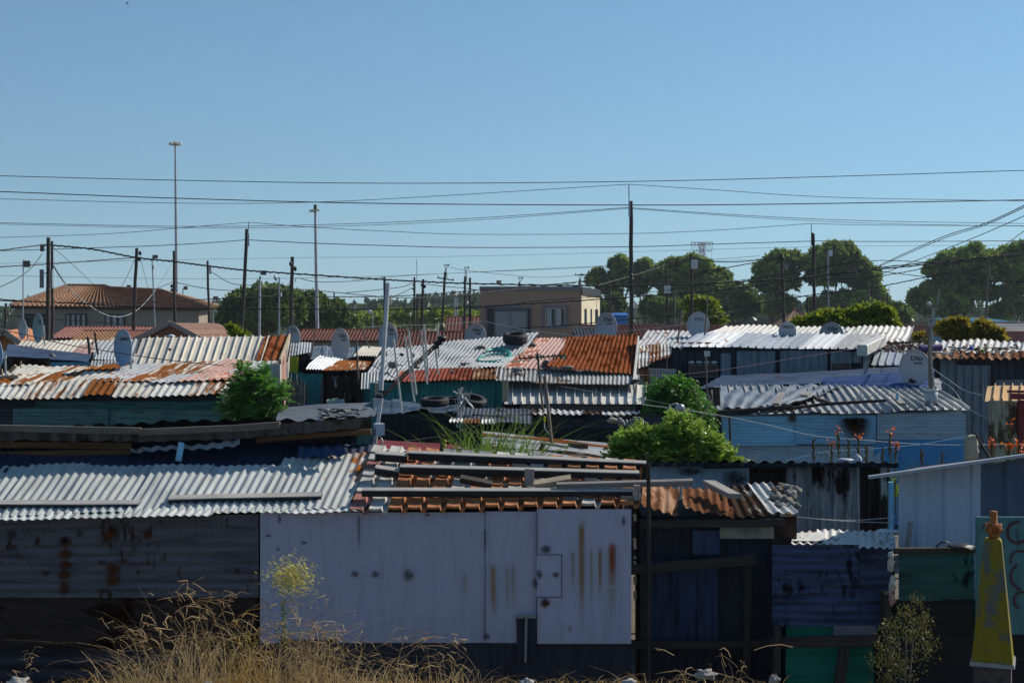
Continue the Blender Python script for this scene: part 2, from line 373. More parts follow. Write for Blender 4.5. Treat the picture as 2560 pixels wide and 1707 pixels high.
metal('tarp_grey', (.14, .17, .20), .0, dark=.5, rough=.5)
metal('tarp_black', (.05, .06, .07), .0, dark=.5, rough=.35)
metal('blue_tarp', (.05, .09, .18), .0, dark=.5, rough=.3)
metal('mesh_green', (.01, .20, .13), .0, dark=.6, rough=.6)
metal('yellow_sheet', (.60, .55, .03), .05, dark=.8)
metal('terra', (.44, .18, .075), .2, (.20, .08, .04), dark=.65)
metal('terra_red', (.19, .068, .045), .1, (.2, .07, .05), dark=.7)
metal('tile_brown', (.27, .135, .065), .2, (.15, .08, .05), dark=.7)
metal('tile_pink', (.30, .13, .10), .1, (.3, .15, .1), dark=.8)
metal('tile_white', (.48, .46, .42), .08, (.35, .2, .15), dark=.85)
metal('tile_grey', (.18, .18, .18), .1, dark=.7)
metal('tile_yellow', (.60, .40, .05), .1, dark=.8)
metal('tile_green', (.16, .22, .13), .0, dark=.7)
metal('roof_felt', (.26, .14, .09), .1, (.2, .1, .07), dark=.75)
metal('mural_teal', (.08, .20, .21), .28, (.10, .05, .05), dark=.7)
metal('yellow_paint', (.22, .17, .006), .46, (.11, .12, .11), dark=.8, k=.1, sc_=1.2, st=1, rcol2=(.12, .13, .12))
metal('green_fence', (.03, .11, .10), .42, (.015, .015, .018), dark=.5, st=.4)
plain('wall_beige', (.30, .25, .19), .9, .12)
plain('wall_tan', (.37, .235, .16), .9, .12)
plain('wall_cream', (.66, .58, .40), .9, .2, 1.5)
plain('wall_orange', (.45, .22, .08), .9, .2)
plain('trim_grey', (.22, .20, .22), .8, .2)
plain('white_paint', (.52, .53, .55), .5, .2)
plain('white_plastic', (.62, .64, .66), .4, .2)
plain('dish_white', (.42, .43, .46), .45, .08, 4)
plain('dish_blue', (.17, .30, .45), .45, .08, 4)
plain('dish_teal', (.17, .27, .30), .45, .1, 4)
plain('logo_black', (.015, .015, .02), .6, 0)
plain('logo_blue', (.03, .03, .15), .6, 0)
plain('logo_red', (.20, .03, .04), .6, 0)
plain('dark_glass', (.02, .025, .03), .15, 0, spec=.6)
plain('curtain', (.42, .42, .42), .8, .3, 6)
plain('black_plastic', (.02, .02, .022), .5, .3)
plain('rubber', (.022, .021, .021), .75, .4, 6)
plain('galv', (.38, .40, .43), .4, .2, metalness=.4)
plain('pole_grey', (.42, .43, .46), .6, .2)
plain('cable_black', (.012, .012, .014), .6, 0)
plain('cable_pale', (.30, .36, .36), .6, 0)
plain('rope_white', (.62, .60, .55), .8, 0)
plain('string_blue', (.25, .50, .65), .6, 0)
plain('string_pink', (.40, .22, .25), .6, 0)
plain('hose_green', (.02, .32, .26), .4, .1)
plain('stone', (.20, .19, .17), .9, .5, 8)
plain('stone_pale', (.33, .32, .30), .9, .4, 8)
plain('brick_dark', (.09, .075, .07), .95, .5, 8)
plain('concrete', (.45, .40, .30), .9, .4, 5)
plain('soil', (.14, .11, .075), .95, .4, .8)
plain('bucket', (.36, .42, .45), .5, .3, 6)
plain('rust_pipe', (.42, .14, .03), .8, .45, 9)
plain('cloth_blue', (.05, .12, .55), .8, .2)
plain('cloth_white', (.60, .66, .74), .8, .2)
plain('cloth_mint', (.45, .62, .48), .8, .2)
plain('purple', (.09, .05, .20), .7, .3)
plain('yellow_plastic', (.65, .55, .02), .5, .1)
plain('orange_plastic', (.6, .08, .01), .5, .1)
plain('blue_paint', (.02, .16, .50), .6, .1)
plain('cyan_wall', (.10, .32, .42), .8, .1)
plain('lamp_gold', (.70, .62, .40), .5, .1)
plain('bark_grey', (.16, .13, .10), .95, .4, 2)
wood('pole_wood', (.072, .058, .050), dark=.5)
wood('timber', (.36, .33, .30)); wood('beam_side_shaded', (.045, .042, .042)); wood('beam_top_lit', (.50, .47, .42), dark=.6)
wood('timber_pale', (.52, .42, .28), dark=.55)
wood('timber_dark', (.07, .055, .045))
wood('timber_brown', (.16, .085, .035))
wood('stick_grey', (.20, .17, .14))
leaf('leaf_dark', (.012, .034, .010), (.17, .25, .045), .2)
leaf('leaf_euc', (.016, .040, .014), (.30, .40, .08), .22)
leaf('leaf_bright', (.02, .09, .004), (.20, .38, .03), .3)
leaf('leaf_willow', (.02, .09, .003), (.42, .58, .09), .25, .35)
leaf('leaf_feather', (.010, .045, .004), (.13, .34, .03), .3)
leaf('leaf_lime', (.03, .07, .004), (.34, .40, .03), .25)
leaf('leaf_rusty', (.05, .06, .005), (.40, .30, .03), .3)
leaf('leaf_reed', (.02, .06, .006), (.20, .31, .05), .3)
leaf('leaf_olive', (.025, .03, .008), (.22, .21, .05), .2)
leaf('grass_dry', (.11, .055, .018), (.70, .50, .25), .2)
leaf('grass_gold', (.18, .10, .02), (.60, .38, .10), .2)
leaf('weed_yellow', (.20, .20, .04), (.60, .52, .10), .3)
leaf('leaf_far', (.03, .055, .03), (.13, .18, .07), .1)
leaf('petal_orange', (.55, .05, .01), (.85, .18, .02), .3)
leaf('seed_red', (.07, .025, .015), (.20, .07, .04), .1)
stain('stain_patch', (.10, .05, .02), 1.6); stain('spot_brown', (.11, .035, .012), 1.2, True); stain('spot_dark', (.05, .035, .03), .9, True); stain('stain_brown', (.42, .21, .01), 1.1); stain('stain_orange', (.80, .15, .004), 1.5); stain('stain_dark', (.02, .015, .015), .9); stain('stain_olive', (.36, .27, .03), .6)

# ------------------------------------------------------------------ builders
def Qp(*pts): return [P(*p) for p in pts]
def roofc(root, name, mtl, pts, pitch, amp, kind='sine', label=None, **kw):
    mb = MB(); corr(mb, Qp(*pts), pitch, amp, kind, **kw); o = mb.build(name, mtl, root)
    if label: o['label'] = label
    return o
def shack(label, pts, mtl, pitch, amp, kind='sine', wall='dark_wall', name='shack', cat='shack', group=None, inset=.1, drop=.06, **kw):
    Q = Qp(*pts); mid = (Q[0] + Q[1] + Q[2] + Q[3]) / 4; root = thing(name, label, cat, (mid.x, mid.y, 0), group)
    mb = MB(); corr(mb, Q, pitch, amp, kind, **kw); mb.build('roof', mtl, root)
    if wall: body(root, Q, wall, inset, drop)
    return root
def panel(root, name, mtl, x0, x1, yt, yb, Y, pitch=.076, amp=.012, kind='sine', horiz=False, Y2=None, yt2=None, yb2=None, label=None, **kw):
    Y2 = Y if Y2 is None else Y2; yt2 = yt if yt2 is None else yt2; yb2 = yb if yb2 is None else yb2
    if yb is None: yb = 800 + HC * F / Y
    if yb2 is None: yb2 = 800 + HC * F / Y2
    BL, BR, TR, TL = P(x0, yb, Y), P(x1, yb2, Y2), P(x1, yt2, Y2), P(x0, yt, Y)
    mb = MB(); corr(mb, [TL, BL, BR, TR] if horiz else [BL, BR, TR, TL], pitch, amp, kind, **kw)
    o = mb.build(name, mtl, root)
    if label: o['label'] = label
    return o
def slab(root, name, mat, x0, x1, yt, yb, Y, th=.03, Y2=None, yt2=None, yb2=None, t=.5, label=None):
    """flat board facing the camera, th thick"""
    Y2 = Y if Y2 is None else Y2; yt2 = yt if yt2 is None else yt2; yb2 = yb if yb2 is None else yb2
    a_, b_, c_, d_ = P(x0, yb, Y), P(x1, yb2, Y2), P(x1, yt2, Y2), P(x0, yt, Y); o = V((0, th, 0)); mb = MB()
    box8(mb, [a_, b_, b_ + o, a_ + o, d_, c_, c_ + o, d_ + o], t)
    ob = mb.build(name, mat, root)
    if label: ob['label'] = label
    return ob
def leaves(mb, C, L, W_, dirs=None, tint=.5, m=0, rs=NR, curl=.0):
    C = np.asarray(C); n = len(C)
    if dirs is None: dirs = rs.normal(size=(n, 3))
    dirs = dirs / np.linalg.norm(dirs, axis=1, keepdims=True)
    s_ = np.cross(dirs, rs.normal(size=(n, 3))); s_ /= np.linalg.norm(s_, axis=1, keepdims=True) + 1e-9
    L = (np.asarray(L) * rs.uniform(.6, 1.3, n))[:, None]; W2 = (np.asarray(W_) * rs.uniform(.6, 1.2, n))[:, None] / 2
    v = np.stack([C, C + dirs * L * .45 + s_ * W2, C + dirs * L, C + dirs * L * .45 - s_ * W2], 1).reshape(-1, 3)
    f = np.arange(4 * n).reshape(n, 4); mb.add(v, f, None, np.clip(tint, 0, 1), False, m)
def crown(mb, clumps, n, L, W_, sub=9, subr=.42, up=.3, seed=1, tvar=.5, m=0, fill=.55, dirbias=None, cut=None):
    rs = np.random.RandomState(seed); cl = [(np.array(c, float), np.array(r if hasattr(r, '__len__') else (r, r, r), float)) for c, r in clumps]
    wts = np.array([np.prod(r) ** .67 for _, r in cl]); wts /= wts.sum()
    for (c, r), wt_ in zip(cl, wts):
        subs = []
        for q in range(sub):
            d = rs.normal(size=3); d[2] = abs(d[2]) * .9 - .25; d /= np.linalg.norm(d); subs.append(c + d * r * rs.uniform(fill, .85))
        subs.append(c)
        per = max(3, int(n * wt_ / len(subs)))
        for sc_ in subs:
            rr = r * subr * rs.uniform(.7, 1.3); d = rs.normal(size=(per, 3)); d[:, 2] += up; d /= np.linalg.norm(d, axis=1, keepdims=True)
            rad = rs.uniform(.55, 1.05, (per, 1)); p = sc_ + d * rr * rad
            t0 = .5 + tvar * (rs.rand() - .5); t = t0 + .22 * rs.normal(size=per)
            dd = d * .8 + rs.normal(size=(per, 3)) * .8
            if dirbias is not None: dd = dd + np.array(dirbias)
            leaves(mb, p, L, W_, dd, t, m, rs)
def shoots(mb, clumps, n, SL, nl, L, W_, seed, bias=(0, 0, .4), droop=.5, spread=.9, stem=None):
    """leafy shoots growing out of the clumps, leaves in two ranks along each"""
    rs = np.random.RandomState(seed); wts = np.array([np.prod(c[1]) ** .67 for c in clumps]); wts /= wts.sum()
    for ci in rs.choice(len(clumps), n, p=wts):
        c, r = np.array(clumps[ci][0]), np.array(clumps[ci][1]); d = rs.normal(size=3); d /= np.linalg.norm(d); b = c + d * r * rs.uniform(.2, .95) * .8
        dr = d * spread + np.array(bias) + rs.normal(size=3) * .25; dr /= np.linalg.norm(dr); sl = SL * rs.uniform(.6, 1.3); t = np.linspace(.08, 1, nl)[:, None]
        p = b + dr * sl * t + np.array([0, 0, -1.0]) * droop * sl * t ** 2 * .6; tan = dr + np.array([0, 0, -1.0]) * droop * t * 1.2
        sd_ = np.cross(dr, [0, 0, 1.0]) + rs.normal(size=3) * .2; sd_ /= np.linalg.norm(sd_) + 1e-6; sg = np.where(np.arange(nl) % 2, 1, -1)[:, None]
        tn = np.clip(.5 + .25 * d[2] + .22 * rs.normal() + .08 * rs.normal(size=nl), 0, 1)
        leaves(mb, p, L * (1 - .5 * t[:, 0] ** 2), W_, tan * .7 + sd_ * sg * .8 + rs.normal(size=(nl, 3)) * .15, tn, 0, rs)
        if stem: tube(mb, [V(c), V(b), V(p[-1])], [stem, stem * .7, stem * .3], 3, m=1, caps=False)
def tree(name, label, cat, bx, Y, clumps, n, L, W_, mat, trunk=.25, bark='bark_grey', group=None, seed=1, base_z=0, dz=1.5, lean=0, sub=9, subr=.42, ydepth=.6, tops=None, shoot=None, **kw):
    """clumps: (px, py, radius px[, vertical radius px]) at the tree's own distance"""
    rs = random.Random(seed); root = thing(name, label, cat, (P(bx, 0, Y).x, Y, base_z), group)
    cl = []
    for c in clumps:
        r = px(c[2], Y); rz = px(c[3], Y) if len(c) > 3 else r * .85; p = P(c[0], c[1], Y) + V((0, rs.uniform(-ydepth, ydepth) * r, 0)); cl.append((p, (r, r, rz)))
    mb = MB(); base = V(root.location); zs = sorted(c[0].z for c in cl); fork = base + V((lean, 0, (zs[0] - base.z) * .55))
    tube(mb, [base, base.lerp(fork, .5) + V((rs.uniform(-.1, .1), 0, 0)) * trunk, fork], [trunk, trunk * .8, trunk * .7], 8)
    for p, r in cl[:14]:
        mid = fork.lerp(p, .5) + V((rs.uniform(-.2, .2), rs.uniform(-.2, .2), .1)) * (p - fork).length * .4
        tube(mb, [fork, mid, p + V((0, 0, r[2] * .3))], [trunk * .5, trunk * .3, trunk * .1], 6)
    mb.build('trunk', bark, root)
    mb = MB()
    if shoot:
        shoots(mb, cl, n, shoot[0], shoot[1], L, W_, seed, *shoot[2:]); mb.build('crown', [mat, bark], root)
    else: crown(mb, cl, n, L, W_, sub=sub, subr=subr, seed=seed, **kw); mb.build('crown', mat, root)
    return root

# ------------------------------------------------------------------ the setting: ground, far country
def ground():
    ys = np.array([-60, -20, -5, 0, 3, 6] + list(np.arange(7, 12.2, .12)) + [13, 15, 20, 30, 45, 70, 110, 180, 300, 600, 1200, 3000], float)
    xs = np.array([-1500, -600, -200, -80, -30, -12] + list(np.arange(-6, 6.01, .12)) + [12, 30, 80, 200, 600, 1500], float)
    X, Yg = np.meshgrid(xs, ys); Z = np.zeros_like(X)
    for i in range(X.shape[0]):
        for j in range(X.shape[1]):
            x, y = X[i, j], Yg[i, j]
            top = 1.545 - .22 * min(1, max(0, (x - 1.3) / .8)) + .05 * mnoise.noise(V((x * 1.6, y * 1.6, 0))) + .03 * mnoise.noise(V((x * 6, y * 6, 3))) + max(0, 6 - y) * .08
            k = min(1, max(0, (y - 9.35) / 1.7)); k = k * k * (3 - 2 * k)
            Z[i, j] = top * (1 - k) + (0 if y > 11.1 else 0) + (.03 * mnoise.noise(V((x * .7, y * .7, 9))) if y < 30 else 0)
    nr, nc = X.shape; i, j = np.meshgrid(np.arange(nr - 1), np.arange(nc - 1), indexing='ij')
    f = np.stack([i * nc + j, i * nc + j + 1, (i + 1) * nc + j + 1, (i + 1) * nc + j], -1).reshape(-1, 4)
    mb = MB(); mb.add(np.stack([X, Yg, Z], -1).reshape(-1, 3), f, None, .5, True); o = mb.build('ground', 'soil'); o['kind'] = 'structure'
ground()

def far_wood(label, name, spots, n, L, mat, seed, group=None):
    mb = MB(); crown(mb, [(P(x, y, Y), (px(r, Y), px(r, Y), px(rz, Y))) for x, y, r, rz, Y in spots], n, L, L * .8, sub=7, subr=.5, seed=seed, up=.3)
    c = P(spots[0][0], 0, spots[0][4]); return single(mb, name, mat, label, 'woodland', (c.x, c.y, 0), None, 'stuff')
rr = random.Random(3)
sp = []
for x in range(-120, 2700, 34):
    Y = rr.uniform(380, 460); top = 768 + rr.uniform(-6, 8)
    if 880 < x < 1210: top = 766 - (x - 880) * .075 + rr.uniform(-5, 5)
    sp.append((x + rr.uniform(-8, 8), top + 22, 26, 22, Y))
    sp.append((x + rr.uniform(-8, 8), top + 52, 26, 28, Y - 30))
far_wood('hazy dark green belt of far woodland along the whole horizon', 'woodland', sp, 26000, 2.6, 'leaf_far', 4)
sp = [(x, 800 + rr.uniform(-8, 10), 13, 14, rr.uniform(190, 215)) for x in range(880, 1215, 13)]
far_wood('bright yellow green scrub in front of the far woodland between the cable poles', 'scrub', sp, 6000, 1.0, 'leaf_lime', 6)

# trees
tree('evergreen_tree', 'broad low dark evergreen tree, left half of the dome behind the cable poles', 'tree', 660, 140,
     [(600, 782, 54, 50), (650, 765, 62, 48), (705, 758, 56, 42), (690, 790, 66, 54), (620, 812, 60, 40), (568, 808, 30, 34)], 20000, .55, .4, 'leaf_dark', .5, seed=2, group='broad evergreens behind the left poles', up=.6)
tree('evergreen_tree', 'broad low dark evergreen tree, right half of the dome beside the grey mast', 'tree', 800, 145,
     [(755, 766, 56, 44), (800, 780, 54, 42), (840, 796, 46, 38), (770, 805, 60, 46), (830, 815, 56, 34), (868, 818, 26, 28)], 18000, .55, .4, 'leaf_dark', .5, seed=3, group='broad evergreens behind the left poles', up=.6)
EUC = 'tall gum trees behind the settlement'
def gum(label, bx, cl, n, seed, Y=220, mat='leaf_euc', trunk=.45, **kw):
    cl = [(c[0], c[1], c[2] * 1.12, c[3] * 1.15) for c in cl]
    return tree('gum_tree', label, 'tree', bx, Y, cl, int(n * 1.5), .85, .5, mat, trunk, group=EUC, seed=seed, up=.6, ydepth=.4, sub=14, subr=.36, tvar=.8, **kw)
gum('small round-topped gum tree just right of the flat tan house', 1506, [(1498, 700, 24, 20), (1515, 722, 15, 12)], 2600, 11)
gum('slender gum tree with a ragged crown just left of the tallest wooden pole', 1552, [(1552, 668, 24, 22), (1558, 705, 26, 18), (1535, 735, 16, 12), (1590, 690, 14, 14), (1540, 690, 14, 16)], 4600, 12)
gum('small tufted gum tree just right of the tallest wooden pole', 1612, [(1608, 668, 18, 14), (1596, 722, 18, 20)], 2000, 13)
gum('wide spreading yellow green gum tree between the tallest pole and the white meter box', 1700, [(1650, 700, 36, 28), (1690, 676, 40, 26), (1740, 672, 40, 26), (1790, 700, 38, 28), (1825, 730, 32, 24), (1850, 748, 20, 20), (1730, 715, 44, 30), (1690, 735, 34, 26), (1780, 740, 40, 28)], 17000, 14)
gum('dark shaded gum tree under the wide spreading crown', 1840, [(1830, 775, 48, 30), (1870, 775, 30, 30), (1780, 785, 45, 28), (1860, 745, 24, 22)], 9000, 15, 212, 'leaf_dark')
gum('dense dark gum tree left of the tall pole on the right', 1930, [(1925, 680, 38, 30), (1960, 660, 36, 28), (1905, 710, 26, 24), (1950, 712, 42, 30), (1940, 765, 46, 30)], 14000, 16)
gum('tallest domed gum tree, crown behind the thin grey antenna pole', 2100, [(2040, 655, 34, 30), (2095, 645, 44, 32), (2140, 672, 40, 32), (2165, 705, 34, 30), (2105, 690, 50, 36), (2180, 742, 30, 24), (2060, 700, 34, 28), (2120, 770, 50, 30), (2195, 765, 22, 20), (2055, 765, 36, 28)], 26000, 17)
gum('big spreading gum tree behind the bright blue-green wall at the right', 2400, [(2345, 680, 36, 28), (2390, 655, 42, 30), (2440, 650, 44, 30), (2480, 680, 38, 28), (2400, 700, 50, 30), (2340, 735, 40, 28), (2300, 750, 24, 24), (2440, 735, 44, 30), (2360, 775, 50, 28)], 26000, 18)
gum('tall gum tree with dark crown cut off by the right edge', 2570, [(2530, 650, 32, 28), (2580, 640, 40, 34), (2540, 690, 40, 28), (2590, 700, 40, 40), (2530, 735, 26, 20)], 13000, 19)
gum('small dark leafy tree between two trunks at the far right edge', 2540, [(2545, 770, 30, 26), (2500, 785, 22, 20)], 4000, 20)
gum('low rounded dark tree under the gums left of the blue shed', 1500, [(1500, 780, 26, 22), (1540, 770, 22, 24)], 4000, 21, 200, 'leaf_dark')
gum('low rounded dark tree right of the tallest wooden pole', 1650, [(1640, 775, 34, 24), (1670, 780, 28, 24)], 6000, 22, 200, 'leaf_dark')
gum('low dark tree between the second and third gums in front of the tan gable', 2250, [(2232, 785, 26, 18), (2260, 790, 20, 16)], 3000, 23, 200, 'leaf_dark')

# high mast lights and lattice pylon
def mast(label, x, yt, xb, Y, r0, r1, kind):
    base = P(xb, 800 + HC * F / Y, Y); top = P(x, yt, Y); root = thing('mast_light', label, 'mast light', base)
    mb = MB(); tube(mb, [base, base.lerp(top, .33), base.lerp(top, .66), top], [r0, r0 * .85, (r0 + r1) / 2, r1], 10); mb.build('mast', 'pole_grey', root)
    if kind == 'ring':
        for k in range(6):
            a_ = k * math.pi / 3; c = top + V((math.cos(a_) * .75, math.sin(a_) * .75, -.1)); mb = MB()
            box(mb, c, (.5, .5, .28), a_); lathe(mb, c + V((0, 0, -.1)), (0, 0, -1), [(0, .28), (.12, .34), (.14, 0)], 10)
            mb.build('floodlight', 'lamp_gold', root)
        mb = MB(); lathe(mb, top, (0, 0, 1), [(-.3, .3), (-.3, .75), (.0, .75), (.05, .3), (.3, .2), (.3, 0)], 14); mb.build('head_frame', 'pole_grey', root)
    else:
        mb = MB(); box(mb, top + V((0, 0, .0)), (.72, .4, .10)); box(mb, top + V((-.25, 0, -.07)), (.36, .3, .11)); mb.build('luminaire', 'lamp_gold', root)
        mb = MB(); tube(mb, [top, top + V((0, 0, .42))], .12, 8); mb.build('photocell', 'black_plastic', root)
mast('very tall slim mast with a ring of floodlights above the tiled house', 438, 358, 443, 230, .30, .14, 'ring')
mast('grey tapered lamp mast with flat twin lantern in front of the evergreen dome', 788, 526, 795, 105, .16, .085, 'flat')
def pylon():
    Y = 900; s_ = px(1, Y); root = thing('power_pylon', 'faint lattice pylon rising behind the gum trees', 'pylon', P(1755, 800 + HC * F / Y, Y)); mb = MB()
    b = V(root.location); top = P(1755, 608, Y)
    def X(x, y, d=0): return P(x, y, Y) + V((0, d, 0))
    r = .22
    for d in (-4, 4):
        for xa, xb in ((1745, 1725), (1765, 1785)): tube(mb, [X(xa, 640, d * .5), V((P(xb, 0, Y).x, Y + d, 0))], r, 4)
        tube(mb, [X(1728, 606, d * .4), X(1782, 606, d * .4)], r, 4); tube(mb, [X(1732, 628, d * .4), X(1778, 628, d * .4)], r, 4)
        for q in range(9):
            y0 = 606 + q * 4.5; tube(mb, [X(1747 - q * .3, y0, d * .4), X(1763 + q * .3, y0 + 4.5, d * .4)], r * .8, 4); tube(mb, [X(1763 + q * .3, y0, d * .4), X(1747 - q * .3, y0 + 4.5, d * .4)], r * .8, 4)
        for q in range(6):
            xx = 1728 + q * 9; tube(mb, [X(xx, 606, d * .4), X(xx + 4.5, 628, d * .4), X(xx + 9, 606, d * .4)], r * .7, 4)
        for xx in (1728, 1782): tube(mb, [X(xx, 606, 0), X(xx + (4 if xx < 1750 else -4), 650, 0)], r * .5, 4)
    mb.build('lattice_tower', 'pole_grey', root)
    return root
pylon()

# ------------------------------------------------------------------ far houses
def wins(root, x0, x1, yt, yb, Y, cols=2, frame='timber_dark', curtain=True, th=.04):
    """window: frame with panes set in front of the wall"""
    mb = MB(); d = -.06
    def pp(x, y, o=0): return P(x, y, Y) + V((0, d + o, 0))
    w_ = px(2.0, Y)
    for a_, b_ in (((x0, yt), (x1, yt)), ((x0, yb), (x1, yb)), ((x0, yt), (x0, yb)), ((x1, yt), (x1, yb))): beam(mb, pp(*a_), pp(*b_), w_, w_)
    for k in range(1, cols): xx = x0 + (x1 - x0) * k / cols; beam(mb, pp(xx, yt), pp(xx, yb), w_ * .7, w_ * .7)
    fr = mb.build('window', frame, root)
    mb = MB(); q = [pp(x0, yb, .03), pp(x1, yb, .03), pp(x1, yt, .03), pp(x0, yt, .03)]; mb.poly(q); mb.build('pane', 'dark_glass', root).parent = root
    o = mb
    if curtain:
        mb = MB()
        for k in range(cols):
            xa = x0 + (x1 - x0) * (k + .12) / cols; xb = x0 + (x1 - x0) * (k + .62) / cols
            mb.poly([pp(xa, yb - 1, .02), pp(xb, yb - 1, .02), pp(xb, yt + 2, .02), pp(xa, yt + 2, .02)], t=.4 + .3 * (k % 2))
        mb.build('curtain', 'curtain', root)

def hip_house():
    Y = 100; root = thing('tiled_house', 'two-storey beige house with brown tiled hip roof at the left', 'house', P(275, 800 + HC * F / Y, Y + 3))
    EL, ER = P(26, 765, Y), P(520, 770, Y); RL, RR = P(168, 716, Y + 4), P(262, 717, Y + 4); R2, R3 = P(276, 722, Y + 3.6), P(402, 728, Y + 3.6)
    BR = P(545, 766, Y + 7.5); BL = P(60, 762, Y + 8)
    mb = MB(); M = P(276, 767.6, Y)
    tiles(mb, [EL, M, RR, RL], px(8.2, Y), .10, .38, seed=2, step=.05); tiles(mb, [M, ER, R3, RR], px(8.2, Y), .10, .38, seed=3, step=.05)
    tiles(mb, [ER, BR, R3, R3 + V((.1, 0, 0))], px(8.2, Y), .10, .38, seed=4, step=.05)
    tiles(mb, [BR, BL, RL, R3], .25, .07, .33, seed=5, step=.05); tiles(mb, [BL, EL, RL, RL + V((-.05, 0, 0))], .25, .07, .33, seed=6, step=.05)
    rf = mb.build('roof', 'tile_brown', root); mb = MB()
    for a_, b_ in ((RL, RR), (R2, R3), (EL, RL), (R3, ER), (R3, BR), (RR, R2)): tube(mb, [a_ + V((0, 0, .08)), b_ + V((0, 0, .08))], .13, 6)
    mb.build('ridge_cap', 'roof_felt', root)
    mb = MB(); a_, b_, c_, d_ = P(38, 767, Y + .35), P(497, 771, Y + .35), P(519, 768, Y + 7), P(80, 765, Y + 7)
    box8(mb, [(p.x, p.y, 0) for p in (a_, b_, c_, d_)] + [a_, b_, c_, d_]); mb.build('wall', 'wall_beige', root)
    mb = MB(); beam(mb, P(26, 768.5, Y + .1), P(520, 773.5, Y + .1), .12, .16); mb.build('gutter', 'timber_dark', root)
    wins(root, 165, 217, 785, 822, Y + .3, 4); wins(root, 264, 313, 786, 822, Y + .3, 3)
    slab(root, 'garage_door', 'black_plastic', 62, 118, 784, 822, Y + .28, .06)
    mb = MB(); c = P(322, 721, Y + 4.5); tube(mb, [c - V((0, 0, .6)), c + V((0, 0, .25))], .16, 8); mb.build('chimney', 'black_plastic', root)
    return root
hip_house()

def flat_house():
    Y = 110; root = thing('flat_roofed_house', 'flat-roofed tan house with pale sunlit side wall', 'house', P(1330, 800 + HC * F / Y, Y + 3))
    fl, fr = P(1200, 724, Y), P(1452, 724, Y); ax = P(1498, 742, Y + 11.5)
    br, bl = V((ax.x, ax.y, fr.z - .05)), V((fl.x + (ax.x - fr.x), ax.y, fr.z - .05))
    mb = MB(); t4 = [fl, fr, br, bl]; box8(mb, [(p.x, p.y, 0) for p in t4] + [tuple(p) for p in t4]); mb.build('wall', 'wall_tan', root)
    mb = MB(); n = V((.03, -.0, 0)); q = [fr + n, br + n]; z1 = P(0, 742, Y + 4).z
    box8(mb, [(fr.x + .004, fr.y + .01, 0), (fr.x + .06, fr.y + .01, 0), (br.x + .06, br.y, 0), (br.x + .004, br.y, 0), (fr.x + .004, fr.y + .01, z1), (fr.x + .06, fr.y + .01, z1), (br.x + .06, br.y, z1), (br.x + .004, br.y, z1)])
    mb.build('side_wall', 'wall_cream', root)
    mb = MB(); box8(mb, [(fl.x - .05, fl.y - .08, fl.z - .05), (fr.x + .1, fr.y - .08, fr.z - .05), (fr.x + .1, fr.y + .2, fr.z - .05), (fl.x - .05, fl.y + .2, fl.z - .05), (fl.x - .05, fl.y - .08, fl.z + .25), (fr.x + .1, fr.y - .08, fr.z + .25), (fr.x + .1, fr.y + .2, fr.z + .25), (fl.x - .05, fl.y + .2, fl.z + .25)]); mb.build('coping', 'trim_grey', root)
    mb = MB(); z2 = z1 + .1; box8(mb, [(fr.x + .07, fr.y, z2), (fr.x + .12, fr.y, z2), (br.x + .12, br.y, z2), (br.x + .07, br.y, z2), (fr.x + .07, fr.y, z2 + .62), (fr.x + .12, fr.y, z2 + .62), (br.x + .12, br.y, z2 + .62), (br.x + .07, br.y, z2 + .62)]); mb.build('parapet_sheet', 'black_plastic', root)
    wins(root, 1364, 1412, 771, 814, Y, 2, 'white_paint'); 
    mb = MB()
    for a_, b_ in (((1356, 766), (1420, 766)), ((1356, 818), (1420, 818)), ((1357, 766), (1357, 818)), ((1419, 766), (1419, 818)), ((1213, 768), (1331, 768)), ((1214, 768), (1214, 850)), ((1330, 768), (1330, 850))): beam(mb, P(*a_, Y - .05), P(*b_, Y - .05), .10, px(4.5, Y))
    mb.build('window_surround', 'trim_grey', root)
    slab(root, 'balcony_recess', 'black_plastic', 1218, 1326, 771, 850, Y - .03, .04, t=.9); 
    mb = MB()
    for xx in (1236, 1276, 1318): beam(mb, P(xx, 774, Y - .07), P(xx, 840, Y - .07), .06, .08)
    beam(mb, P(1236, 774, Y - .07), P(1318, 774, Y - .07), .06, .08); mb.build('sliding_door', 'trim_grey', root)
    slab(root, 'curtain', 'curtain', 1238, 1316, 778, 840, Y - .05, .02, t=.0)
    for k, (t0, t1, y0, y1) in enumerate(((.14, .26, 772, 826), (.46, .54, 772, 816), (.72, .88, 772, 808))):
        mb = MB(); o = V((.075, 0, 0)); a_ = fr.lerp(br, t0); b_ = fr.lerp(br, t1); zt = P(0, y0, Y + 3).z; zb = P(0, y1, Y + 3).z
        mb.poly([V((a_.x, a_.y, zb)) + o, V((b_.x, b_.y, zb)) + o, V((b_.x, b_.y, zt)) + o, V((a_.x, a_.y, zt)) + o]); mb.build('side_window', 'dark_glass', root)
flat_house()

